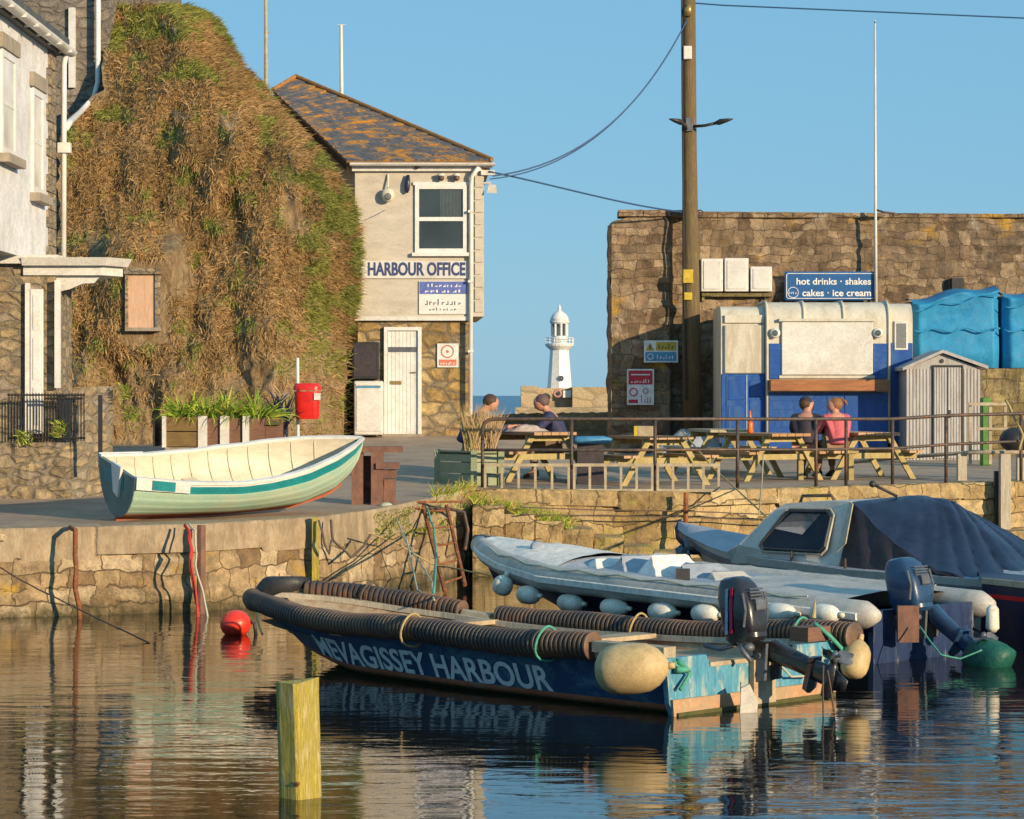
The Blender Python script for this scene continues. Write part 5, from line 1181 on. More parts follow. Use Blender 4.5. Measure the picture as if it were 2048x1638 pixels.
for x in (1500, 1790):
    mb = MB(); c = G(x, YK+.3); c.z += .14; mb.lathe(c+Vector((0, -.0, .04)), [(.17, 0), (.17, .14)], 20, Matrix.Rotation(R(90), 3, 'X')); mb.build('wheel', 'rubber_black', ks, True)
mb = MB(); mb.tube([P(1822, 880, YK-.1), P(1832, 884, YK-.3), P(1834, 896, YK-.3)], .02, 6); mb.build('tow_hook', 'steel', ks)
# menu sign above kiosk
sb = thing('menu_sign', 'blue rounded sign for drinks and ice cream above the kiosk', 'sign', P(1662, 600, YW-.1))
YS = YW-.25
mb = MB(); mb.cbox(P(1569, 601, YS), P(1754, 543, YS)+Vector((0, .05, 0)), .02); mb.build('board', 'sign_blue', sb)
mb = MB(); pts = [P(x, y, YS-.004) for x, y in ((1576, 547), (1747, 547), (1750, 550), (1750, 594), (1747, 597), (1576, 597), (1573, 594), (1573, 550))]; mb.tube(pts, .009, 6, closed=True); mb.build('border', 'letter_white', sb)
mb = MB(); text_flat(mb, 'hot drinks · shakes', 1592, 569, YS-.004, 13, wpx=150, bold=.02); text_flat(mb, 'cakes · ice cream', 1604, 592, YS-.004, 13, wpx=138, bold=.02); mb.build('lettering', 'letter_white', sb)
mb = MB(); ring(mb, 1586, 585, YS-.006, .105, .008); squiggle(mb, 1579, 582, 1594, 588, YS-.006, 4); mb.build('emblem', 'letter_white', sb)
mb = MB(); mb.pbox(1560, 601, 1566, 612, YS+.1, .05); mb.pbox(1735, 601, 1741, 612, YS+.1, .05); mb.build('sign_leg', 'steel', sb)
# meter boxes
for k, (x0, y0, x1, y1, lab) in enumerate(((1402, 517, 1446, 583, 'left of the three white meter boxes on the harbour wall'), (1449, 516, 1497, 583, 'middle and largest white meter box on the harbour wall'), (1501, 533, 1544, 583, 'right and smallest white meter box on the harbour wall'))):
    t = thing('meter_box', lab, 'meter box', P((x0+x1)/2, y1, YW-.2), 'meter boxes on the harbour wall')
    Yq = YW-.3; mb = MB(); mb.cbox(P(x0, y1, Yq), P(x1, y0, Yq)+Vector((0, .25, 0)), .012); mb.build('case', 'pale_paint', t)
    mb = MB(); mb.cbox(P(x0+5, y1-5, Yq-.015), P(x1-5, y0+5, Yq+.01), .006); mb.build('door', 'pale_paint', t)
mb = MB(); mb.pbox(1404, 586, 1546, 593, YW-.2, .2); mb.pbox(1404, 593, 1409, 602, YW-.15, .15); single(mb, 'shelf_bracket', 'stone_terrace', 'brown stained shelf under the meter boxes', 'shelf')
rope([P(1530, 585, YW-.12), P(1531, 620, YW-.12), P(1530, 640, YW-.12)], .015, 'steel', 'short conduit below the meter boxes', 'conduit', 'conduit', amp=0)
# warning signs on wall
sb = thing('safety_sign', 'yellow and blue safety sign on the shaded harbour wall', 'sign', P(1322, 724, YW-.5)); Yq = YW-.52
mb = MB(); mb.cbox(P(1288, 725, Yq), P(1356, 681, Yq+.03), .006); mb.build('board', 'letter_white', sb)
mb = MB(); mb.pbox(1312, 684, 1353, 701, Yq-.004, .005); mb.prism([P(1291, 701, Yq-.004), P(1309, 701, Yq-.004), P(1300, 685, Yq-.004)], (0, .004, 0)); mb.build('warning_panel', 'sign_yellow', sb)
mb = MB(); mb.pbox(1291, 704, 1353, 722, Yq-.004, .005); mb.build('notice_panel', 'sign_sky', sb)
mb = MB(); squiggle(mb, 1317, 688, 1350, 698, Yq-.006, 5, 0); mb.pbox(1299, 690, 1301.5, 699, Yq-.006, .002, 0); mb.build('warning_lettering', 'black_metal', sb)
mb = MB(); squiggle(mb, 1314, 709, 1350, 718, Yq-.006, 6); ring(mb, 1301, 713, Yq-.005, .055, .01); mb.build('notice_lettering', 'letter_white', sb)
sb = thing('prohibition_sign', 'red and white prohibition notice low on the harbour wall', 'sign', P(1280, 808, YW-.5))
mb = MB(); mb.cbox(P(1254, 810, Yq), P(1308, 738, Yq+.03), .006); mb.build('board', 'letter_white', sb)
mb = MB(); mb.pbox(1257, 741, 1305, 769, Yq-.004, .005); mb.build('red_panel', 'sign_red', sb); mb = MB(); mb.pbox(1257, 799, 1276, 806, Yq-.004, .005); mb.build('red_strip', 'sign_red', sb)
mb = MB(); squiggle(mb, 1262, 757, 1302, 766, Yq-.006, 7); mb.pbox(1262, 748, 1300, 750.5, Yq-.006, .002); mb.build('lettering', 'letter_white', sb)
mb = MB(); ring(mb, 1267, 784, Yq-.004, .075, .012); ring(mb, 1291, 782, Yq-.004, .05, .008); squiggle(mb, 1282, 790, 1303, 805, Yq-.005, 4); mb.build('symbols', 'sign_red', sb)
# gathered stuff at wall foot
mb = MB(); c = G(1395, 50.5)
mb.grid(lambda a, b: c+Vector((-.9+a*1.6, -.3+b*.9, .75*math.sin(a*math.pi)**.7*math.sin(b*math.pi*.9+.15)*(.7+.4*noise.noise(Vector((a*4, b*3, 0)))))), 24, 12); single(mb, 'net_heap', 'rib_cover', 'heap of grey green netting in the shade at the wall foot', 'net', smooth_=True)

# ------------------------------------------------------------ utility pole, lamps, wires, mast
YU = 52.0
up_ = thing('utility_pole', 'tall brown timber utility pole in front of the harbour wall', 'pole', G(1384, YU))
mb = MB(); mb.tube([G(1386, YU)-Vector((0, 0, .1)), P(1382, 600, YU), P(1379, 300, YU), P(1378, -60, YU)], [.2, .175, .145, .125], 16); mb.build('shaft', 'pole_wood', up_, True)
mb = MB(); mb.cbox(P(1367, 118, YU-.2), P(1383, 93, YU-.1), .01); mb.build('junction_box', 'pale_paint', up_)
mb = MB(); mb.loft([(P(1376, 32, YU-.16), (.06, 0, 0), (0, .05, 0)), (P(1376, 20, YU-.18), (.08, 0, 0), (0, .06, 0)), (P(1378, 8, YU-.16), (.04, 0, 0), (0, .05, 0))]); mb.build('insulator', 'brass', up_, True)
mb = MB(); mb.cbox(P(1366, 566, YU-.22), P(1386, 539, YU-.16), .01); mb.cbox(P(1368, 600, YU-.22), P(1384, 585, YU-.16), .01); mb.build('yellow_marker', 'sign_yellow', up_)
mb = MB(); mb.tube([P(1364, -40, YU-.12), P(1365, 200, YU-.12), P(1369, 600, YU-.15), P(1372, 800, YU-.18)], .022, 6); mb.build('cable_guard', 'black_metal', up_)
mb = MB(); mb.tube([P(1393, 422, YU-.02), P(1402, 420, YU-.05), P(1407, 424, YU-.05), P(1405, 431, YU-.05), P(1396, 432, YU-.05)], .015, 6); mb.build('hook', 'steel', up_)
mb = MB(); mb.pbox(1372, 236, 1386, 262, YU-.2, .1); mb.build('lamp_clamp', 'motor_grey', up_)
sl = thing('street_lamp', 'twin headed lamp with upturned arms fixed high on the pole', 'lamp', P(1380, 260, YU-.15))
mb = MB(); mb.tube([P(1386, 253, YU-.15), P(1410, 251, YU-.3), P(1432, 246, YU-.35)], .03, 8); mb.build('arm', 'black_metal', sl, True)
mb = MB(); mb.tube([P(1374, 262, YU-.15), P(1371, 251, YU-.25), P(1362, 244, YU-.3)], .03, 8); mb.build('arm', 'black_metal', sl, True)
def lamp_head(a, b, h):
    mb = MB(); a, b = Vector(a), Vector(b); mb.loft([(a, (0, .06, 0), (0, 0, .03)), (a.lerp(b, .25), (0, .12, 0), (0, 0, h)), (a.lerp(b, .7), (0, .1, 0), (0, 0, h*.6)), (b, (0, .03, 0), (0, 0, .01))], 14, 2.3); return mb
o = lamp_head(P(1430, 246, YU-.35), P(1466, 238, YU-.5), .06).build('lamp_head', 'black_metal', sl, True); o = lamp_head(P(1368, 246, YU-.3), P(1338, 238, YU-.5), .06).build('lamp_head', 'black_metal', sl, True)
def wire(pts, lab, r=.013):
    mb = MB(); mb.tube(pts, r, 6); single(mb, 'overhead_cable', 'wire', lab, 'cable', 'overhead cables')
wire([P(1386, 6, YU)]+[P(1386+i*60, 8+i*2.55, YU-.02*i) for i in range(1, 13)], 'black cable running right from the pole top', .016)
def bez(pp, n=22):
    out = []
    for i in range(n+1):
        t = i/n; q_ = [Vector(p) for p in pp]
        while len(q_) > 1: q_ = [a.lerp(b, t) for a, b in zip(q_, q_[1:])]
        out.append(q_[0])
    return out
wire(bez([P(1376, 36, YU-.1), P(1290, 210, 51), P(1170, 330, 50.3), P(985, 352, 49.9)]), 'upper sagging cable from the pole top to the office', .015)
wire(bez([P(1370, 48, YU-.1), P(1278, 226, 51), P(1150, 342, 50.3), P(980, 358, 49.85)]), 'second sagging cable just below the upper one', .013)
wire(bez([P(1366, 424, YU-.1), P(1250, 412, 51), P(1120, 372, 50.3), P(978, 343, 49.9)]), 'lower cable from pole to office, nearly straight', .018)
wire(bez([P(770, 420, Yf-.02), P(750, 432, Yf-.03), P(730, 440, Yf-.05)]), 'thin cable from the office wall into the creeper', .006)
mt = thing('sign_mast', 'thin pale mast rising from the harbour wall behind the menu sign', 'mast', P(1751, 600, YW-.3))
mb = MB(); mb.tube([P(1752, 610, YW-.3), P(1751, 430, YW-.3), P(1750, 40, YW-.3)], [.035, .03, .02], 8); mb.build('shaft', 'pale_paint', mt, True)
mb = MB(); mb.tube([P(1753, 420, YW-.3), P(1766, 424, YW-.35), P(1790, 427, YW-.3)], .025, 6); mb.build('bracket', 'steel', mt)

# ------------------------------------------------------------ shed
YH = 49.0
sd_ = thing('garden_shed', 'grey corrugated metal shed with gable front and double door', 'shed', G(1887, YH+.5))
xa, xb = P(1813, 0, YH).x, P(1962, 0, YH).x; gz2 = G(1887, YH).z; zs = P(0, 738, YH).z; zp = P(0, 708, YH).z; xm = P(1884, 0, YH).x
def corr(mb, x0, x1, z0, z1, Y, n, d=.012):
    def f(u, v): k = u*n; return (lerp(x0, x1, u), Y-d*(1 if (k % 1) < .5 else 0), lerp(z0, z1, v))
    mb.grid(f, n*4, 1)
mb = MB(); corr(mb, xa, xb, gz2-.02, zs, YH, 22); mb.grid(lambda u, v: (xb, YH+u*1.4, lerp(gz2-.02, zs, v)), 2, 1); mb.grid(lambda u, v: (xa, YH+u*1.4, lerp(gz2-.02, zs, v)), 2, 1); mb.grid(lambda u, v: (lerp(xa, xb, u), YH+1.4, lerp(gz2-.02, zs, v)), 2, 1)
mb.prism([(xa, YH, zs), (xb, YH, zs), (xm, YH, zp)], (0, 1.4, 0)); mb.build('walls', 'shed_metal', sd_)
mb = MB(); e = .06
for (p_, q_) in (((xa-.08, zs-.03), (xm, zp+.02)), ((xm, zp+.02), (xb+.12, zs-.0))):
    mb.hexa([(p_[0], YH-.1, p_[1]), (q_[0], YH-.1, q_[1]), (q_[0], YH+1.5, q_[1]), (p_[0], YH+1.5, p_[1]), (p_[0], YH-.1, p_[1]+e), (q_[0], YH-.1, q_[1]+e), (q_[0], YH+1.5, q_[1]+e), (p_[0], YH+1.5, p_[1]+e)])
mb.build('roof', 'shed_metal', sd_)
for x0, x1 in ((1868, 1894), (1896, 1924)):
    mb = MB(); corr(mb, P(x0, 0, YH).x, P(x1, 0, YH).x, gz2+.03, P(0, 735, YH).z, YH-.03, 5, .01); dd = mb.build('door', 'shed_metal', sd_)
mb = MB(); 
for x in (1866, 1924): mb.pbox(x, 733, x+2.5, 912, YH-.05, .05)
mb.pbox(1866, 730, 1926.5, 733, YH-.05, .05); mb.build('door_frame', 'rubber_black', sd_)
mb = MB(); mb.pbox(1898, 820, 1901, 836, YH-.055, .03); mb.build('handle', 'steel', sd_)
mb = MB(); mb.lathe(P(1884, 722, YH-.01), [(.04, 0), (.03, .02)], 12, Matrix.Rotation(R(90), 3, 'X')); mb.build('vent', 'steel', sd_)

# things to the right of the shed
pk = thing('pallet_stack', 'upright pale wooden pallet frame right of the shed', 'pallet', P(1960, 900, 46)); Yp = 46.0
mb = MB()
for r_ in ((1938, 805, 2016, 811), (1954, 855, 2016, 860), (1938, 900, 2010, 906)): mb.pbox(*r_, Yp, .05)
mb.build('crossbar', 'bleached_wood', pk)
mb = MB()
for x in (1938, 1978, 2008): mb.pbox(x, 811, x+6, 928, Yp+.052, .06)
mb.build('upright', 'bleached_wood', pk)
q = G(1970, 46.6); mb = MB(); mb.cbox((q.x-.07, 46.5, q.z), (q.x+.09, 46.75, P(0, 795, 46.5).z), .02); single(mb, 'green_container', 'green_can', 'bright green upright container behind the pallet frame', 'container')
q = G(2030, 45.2); gr = thing('barbecue', 'round black lidded barbecue near the right edge', 'barbecue', q)
mb = MB(); cz = P(0, 880, 45.2).z; mb.ball(Vector((q.x, q.y, cz)), .27, .27, .22, 24, 14); mb.build('bowl', 'black_metal', gr, True)
for a in (0, 2.1, 4.2): mb = MB(); mb.tube([Vector((q.x+.15*math.cos(a), q.y+.15*math.sin(a), cz-.1)), Vector((q.x+.28*math.cos(a), q.y+.28*math.sin(a), q.z))], .015, 6); mb.build('leg', 'steel', gr)
mb = MB(); mb.tube([Vector((q.x-.05, q.y, cz+.22)), Vector((q.x-.05, q.y, cz+.27)), Vector((q.x+.05, q.y, cz+.27)), Vector((q.x+.05, q.y, cz+.22))], .012, 6); mb.build('handle', 'steel', gr)

# ------------------------------------------------------------ distance: low parapet, pier and lighthouse
pp = thing('low_parapet', 'low tan stone parapet across the gap beyond the tables', 'wall', P(1100, 870, 57))
mb = MB()
def pf(u, v):
    px = lerp(930, 1240, u); py = interp(px, [(930, 838), (985, 832), (1035, 827), (1240, 824)]); X = P(px, 0, 57).x; z = lerp(.6, P(0, py, 57).z+.03*noise.noise(Vector((px*.1, 0, 0))), v)
    return (X, 57-.05*noise.noise(Vector((X*3, 0, z*4))), z)
mb.grid(pf, 60, 14); mb.grid(lambda u, v: Vector(pf(u, 1))+Vector((0, v*.5, 0)), 60, 1); mb.build('stone_face', 'stone_far', pp)
YL = 208.0
pr_ = thing('lighthouse_pier', 'distant tan stone pier carrying the white lighthouse', 'pier', P(1130, 820, YL))
mb = MB(); a = P(1042, 775, YL-3)
mb.box((P(1042, 0, 205).x, 205, -2), (P(1076, 0, 205).x, 214, P(0, 772, 205).z)); mb.box((P(1076, 0, 205).x, 206.5, -2), (P(1145, 0, 205).x, 214, P(0, 776, 206).z)); mb.box((P(1145, 0, 205).x, 205, -2), (P(1420, 0, 205).x, 214, P(0, 774, 205).z))
mb.box((P(1030, 0, 200).x, 200, -2), (P(1420, 0, 200).x, 204.9, P(0, 815, 200).z)); mb.build('stonework', 'stone_far', pr_)
lh = thing('lighthouse', 'small white lighthouse with gallery and domed lantern on the far pier', 'lighthouse', P(1119, 800, YL))
c = P(1119, 800, YL); k = YL/F
def lz(py): return (800-py)*k
mb = MB(); mb.lathe(c, [(27*k, -.6), (26*k, lz(790)), (24*k, lz(770)), (19*k, lz(705)), (18.5*k, lz(695))], 8); mb.build('tower', 'white_gloss', lh)
mb = MB(); mb.lathe(c, [(19*k, lz(700)), (28*k, lz(692)), (29*k, lz(689)), (29*k, lz(687))], 24); gal = mb.build('gallery', 'white_gloss', lh)
mb = MB()
for i in range(16): a = i*math.pi/8; q = c+Vector((28*k*math.cos(a), 28*k*math.sin(a), 0)); mb.tube([q+Vector((0, 0, lz(687))), q+Vector((0, 0, lz(676)))], .03, 5)
for zz in (lz(676), lz(681)): mb.tube([c+Vector((28*k*math.cos(i*math.pi/12), 28*k*math.sin(i*math.pi/12), zz)) for i in range(24)], .03, 5, closed=True)
mb.build('handrail', 'white_gloss', gal)
mb = MB(); mb.lathe(c, [(16*k, lz(687)), (16*k, lz(672))], 12); mb.lathe(c, [(17*k, lz(648)), (20*k, lz(645)), (20*k, lz(642))], 24)
for i in range(8): a = i*math.pi/4+.2; q = c+Vector((15.5*k*math.cos(a), 15.5*k*math.sin(a), 0)); mb.tube([q+Vector((0, 0, lz(672))), q+Vector((0, 0, lz(646)))], .09, 6)
lan = mb.build('lantern', 'white_gloss', lh)
mb = MB(); mb.lathe(c, [(13.5*k, lz(672)), (13.5*k, lz(648))], 16); mb.build('pane', 'glass', lan)
mb = MB(); mb.lathe(c, [(19*k, lz(642)), (18*k, lz(636)), (14*k, lz(629)), (8*k, lz(624)), (4*k, lz(622)), (3*k, lz(618)), (3.5*k, lz(616)), (.8*k, lz(609))], 24); mb.build('dome', 'white_gloss', lh, True)
mb = MB(); ring(mb, 1122, 757, YL-24*k, 4.5*k, .06); mb.ball(P(1122, 757, YL-24*k+.05), 3.5*k, .08, 3.5*k); mb.build('window', 'motor_grey', lh)
mb = MB(); ring(mb, 1115, 787, 205.5, 6.5*k, .09); single(mb, 'life_ring', 'trouser_rose', 'orange and white life ring at the foot of the lighthouse', 'life ring', smooth_=True)
mb = MB(); mb.pbox(1126, 781, 1142, 795, 205.6, .4); single(mb, 'equipment_box', 'white_gloss', 'small white box right of the life ring below the lighthouse', 'box')

# ------------------------------------------------------------ blue harbour work boat
C0 = Vector((1.95, 21.3, 0)); ub = Vector((-.70, .714, 0)).normalized(); nb = Vector((.714, .70, 0)).normalized(); Z = Vector((0, 0, 1)); LB = 6.35
wb = thing('work_boat', 'dark blue harbour work boat with corrugated hose fendering moored bow left', 'boat', C0)
def bb(t): return interp(t, [(0, 1.08), (.2, 1.12), (.4, 1.1), (.6, 1.02), (.72, .92), (.83, .72), (.92, .45), (1, .07)])
def hullw(t, s, side, off=0):     # t 0 stern..1 bow, s 0 keel..1 gunwale
    b = bb(t); fl = lerp(.86, .70, smooth((t-.3)/.7)); zk = interp(t, [(0, -.22), (.65, -.2), (.8, -.05), (.9, .14), (1, .36)]); zg = interp(t, [(0, .44), (.6, .44), (1, .50)])
    zc = lerp(zk, zg, .38)
    if s < .35: k = s/.35; y = b*fl*k; z = lerp(zk, zc-.03*(1-k), k**1.4)
    else: k = (s-.35)/.65; y = b*lerp(fl, 1, k); z = lerp(zc, zg, k)
    x = t*LB-.55*smooth((t-.6)/.4)*(1-s)*.9
    if side > 0: z += s*(-.10*math.sin(math.pi*min(1, t*1.15))+.06*smooth((t-.8)/.2))
    return C0+ub*x+nb*(side*(y+off))+Z*z
mb = MB()
for side in (-1, 1): mb.grid(lambda a, b: hullw(a, b, side), 60, 26, mf=lambda a, b: 1 if b < .34 else (2 if b < .42 else 0))
mb.build('hull', ['weed', 'weed', 'chine_orange'] if False else ['boat_blue', 'weed', 'antifoul'], wb, 'auto')
# transom
def tq(a, z, dx=0): return C0+nb*a+Z*z-ub*dx
mb = MB(); mb.prism([tq(-.9, -.2, .0), tq(.9, -.2, .0), tq(1.04, .1, .0), tq(1.08, .46, 0), tq(.55, .46, 0), tq(.52, .36, 0), tq(-.55, .36, 0), tq(-.6, .46, 0), tq(-1.08, .46, 0), tq(-1.04, .1, 0)], -ub*.05); tr = mb.build('transom', 'transom_blue', wb)
mb = MB(); mb.prism([tq(-1.0, -.2, .055), tq(1.0, -.2, .055), tq(1.03, .13, .055), tq(-1.03, .13, .055)], -ub*.025); mb.build('transom_band', 'chine_orange', tr)
mb = MB(); mb.prism([tq(-.98, -.2, .085), tq(.98, -.2, .085), tq(.99, .035, .085), tq(-.99, .025, .085)], -ub*.02); mb.build('weed_line', 'weed', tr)
mb = MB(); mb.prism([tq(-.56, .36, .06), tq(.54, .36, .06), tq(.54, .395, .06), tq(-.56, .395, .06)], ub*.1); mb.build('transom_cap', 'bleached_wood', tr)
mb = MB(); mb.prism([tq(-.08, .02, .06), tq(.2, .02, .06), tq(.2, .4, .06), tq(-.08, .4, .06)], -ub*.05); mb.build('motor_pad', 'boat_deck', tr)
# inside
mb = MB(); mb.grid(lambda a, b: C0+ub*(a*LB*.93+.05)+nb*(lerp(-1, 1, b)*max(bb(a*.93)-.08, .02))+Z*(.27+.08*smooth((a-.55)/.45)), 40, 8); mb.build('deck', 'boat_deck', wb)
mb = MB()
for side in (-1, 1): mb.grid(lambda a, b: hullw(a*.97, lerp(.4, .99, b), side, -.06), 40, 4)
mb.build('inner_side', 'boat_deck', wb)
mb = MB()
for side in (-1, 1): mb.rings([[hullw(t, 1, side)+nb*(side*dx)+Z*dz for dx, dz in ((-.1, -.02), (.03, -.02), (.03, .03), (-.1, .03))] for t in [i/40 for i in range(41)]], True)
mb.build('gunwale', 'pale_wood', wb)
mb = MB()
for tt in (.3, .62):
    mb.hexa([C0+ub*(tt*LB)+nb*-.95+Z*.36, C0+ub*(tt*LB+.25)+nb*-.95+Z*.36, C0+ub*(tt*LB+.25)+nb*.95+Z*.36, C0+ub*(tt*LB)+nb*.95+Z*.36, C0+ub*(tt*LB)+nb*-.95+Z*.4, C0+ub*(tt*LB+.25)+nb*-.95+Z*.4, C0+ub*(tt*LB+.25)+nb*.95+Z*.4, C0+ub*(tt*LB)+nb*.95+Z*.4])
mb.build('thwart', 'boat_deck', wb)
# lettering along the near side
zl0, zl1 = .12, .40
mb = MB()
t0_, t1_ = 4.62/LB*1.0, 1.28/LB
tmp = MB(); text_into(tmp, 'MEVAGISSEY HARBOUR', .3, lambda x, y, d: (x, y, d), bold=.022); W0 = max(p.x for p in tmp.v); H0 = max(p.y for p in tmp.v)
def let(x, y, d):
    t = lerp(t0_, t1_, x/W0); s = lerp(.44, .775, y/H0); return hullw(t, s, -1, .006+d)
text_into(mb, 'MEVAGISSEY HARBOUR', .3, let, bold=.022, depth=.004); mb.build('lettering', 'letter_white', wb)
# corrugated hoses
def hose(t0, t1, side, zoff=.06, r=.118, out=.045):
    L = abs(t1-t0)*LB; n = int(L/.05); pts = []; rr = []
    for i in range(n):
        for k, q_ in ((0, .80), (.2, 1.0), (.62, 1.0), (.8, .80)):
            t = lerp(t0, t1, (i+k)/n); p = hullw(t, 1, side, out)+Z*(zoff+.014*math.sin(t*17)-.0)+nb*.01*math.sin(t*23); pts.append(p); rr.append(r*q_*lerp(1, .84, t)*(1+.03*math.sin(i*.35)))
    mb = MB(); mb.tube(pts, rr, 18); return mb.build('fender_hose', 'hose', wb, 'auto')
hose(.972, .105, -1); hose(.955, .70, 1); hose(.635, -.035, 1, .06, .122)
mb = MB(); c = hullw(1, 1, 1, 0)
mb.loft([(c+ub*.12+Z*(-.1), nb*.06, Z*.05), (c+ub*.06+Z*.0, nb*.1, Z*.11), (c-ub*.05+Z*.06, nb*.13, Z*.12), (c-ub*.3+nb*.2+Z*.12, nb*.12, Z*.06)], 14, 2.4); mb.build('bow_pad', 'rubber_black', wb, True)
mb = MB(); mb.tube([c+Z*.0+ub*.05, c-ub*.1+Z*-.2, c-ub*.4-Z*.34], .03, 8); mb.build('stem_band', 'rubber_black', wb)
def hoop(t, side, m_, r=.15, out=.05):
    c = hullw(t, 1, side, out)+Z*.06; a = nb; mb = MB(); mb.tube([c+(nb*math.cos(i*math.pi/9)+Z*math.sin(i*math.pi/9))*r*.96+ub*.02*math.sin(i*.7) for i in range(18)], .011, 6, closed=True); mb.build('lashing', m_, wb, True)
hoop(.45, -1, 'rope_yellow'); hoop(.185, -1, 'rope_green'); hoop(.86, 1, 'rope_dark'); hoop(.36, 1, 'rope_yellow'); hoop(.06, 1, 'rope_green', .155)
mb = MB(); a = hullw(.10, 1, -1, .04)+Z*.07; b = hullw(-.02, 1, -1, .04)+Z*.07; mb.hexa([a-nb*.07-Z*.035, b-nb*.07-Z*.035, b+nb*.07-Z*.035, a+nb*.07-Z*.035, a-nb*.07+Z*.05, b-nb*.07+Z*.05, b+nb*.07+Z*.05, a+nb*.07+Z*.05]); mb.build('quarter_block', 'bleached_wood', wb)
mb = MB(); a = tq(.7, .47, -.06); b = tq(1.0, .47, -.06); mb.hexa([a-ub*.1, b-ub*.1, b+ub*.1, a+ub*.1, a-ub*.1+Z*.12, b-ub*.1+Z*.12, b+ub*.1+Z*.12, a+ub*.1+Z*.12]); mb.build('quarter_block', 'planter_red', wb, label='pinkish worn timber block on the far stern corner')
mb = MB(); a = hullw(.695, 1, 1)+Z*.03; b = hullw(.64, 1, 1)+Z*.03; mb.tube([a, b], .05, 8); mb.build('rail_end', 'bleached_wood', wb)
# lines hanging
mb = MB(); mb.tube(wob([tq(-.95, .5, .0), tq(-1.0, .4, .1), tq(-.85, .33, .1), tq(-.98, .22, .1)], .03, 6), .018, 6); mb.tube(wob([tq(-.97, .44, .06), tq(-.9, .36, .12), tq(-1.02, .38, .1)], .02, 8), .03, 8); mb.build('green_knot', 'rope_green', wb, True)
mb = MB(); mb.tube(wob([tq(.85, .62, .0), tq(.95, .5, .1), tq(1.05, .36, .14), tq(1.1, .26, .16)], .03, 6), .02, 6); mb.tube(wob([tq(.9, .38, .1), tq(1.0, .34, .15), tq(1.08, .42, .14)], .02, 8), .03, 8); mb.build('green_knot', 'rope_green', wb, True)
mb = MB(); mb.tube([tq(.86, .66, -.03), tq(.88, .8, -.03)], [.022, .008], 8); mb.build('peg', 'rope_yellow', wb)
rope([tq(.2, .35, .1), tq(.35, .22, .14), tq(.6, .2, .14), tq(.75, .28, .2)], .01, 'rope_pale', 'slack green line looped across the work boat transom', amp=.02)
# big fenders
def fender(c, ax, L, r, label, m_='fender', name='boat_fender', group=None, eye=True):
    c = Vector(c); ax = Vector(ax).normalized(); a = ax.cross(Z).normalized() if abs(ax.z) < .95 else Vector((1, 0, 0)); b = ax.cross(a)
    t = thing(name, label, 'fender', c, group); mb = MB(); secs = []
    for s_, k in ((-1, .12), (-.96, .4), (-.85, .7), (-.62, .92), (-.3, 1), (.1, 1), (.45, .93), (.72, .72), (.9, .42), (1.0, .2)): secs.append((c+ax*(s_*L/2), a*r*k, b*r*k))
    mb.loft(secs, 20, 2); mb.build('bladder', m_, t, True)
    if eye: mb = MB(); mb.tube([c+ax*(L/2-.01), c+ax*(L/2+.05)], [.03, .022], 8); mb.build('eye', m_, t, True)
    return t
fender(P(1264, 1337, 20.15), Vector((1, -.25, .1)), .58, .20, 'big cream fender hanging on the near stern quarter of the work boat')
fender(P(1712, 1318, 21.9), Vector((.25, .3, .9)), .34, .12, 'smaller cream fender on the far stern corner of the work boat')
q = P(1499, 1400, 20.8); mb = MB(); mb.prism([q+Vector((-.08, 0, -.12)), q+Vector((.06, .06, -.12)), q+Vector((.07, .06, -.02)), q+Vector((.0, .02, .13)), q+Vector((-.07, 0, .1))], (.0, -.05, 0)); single(mb, 'trim_tab', 'rib_grey', 'small blue grey fin standing in the water by the transom', 'fin')

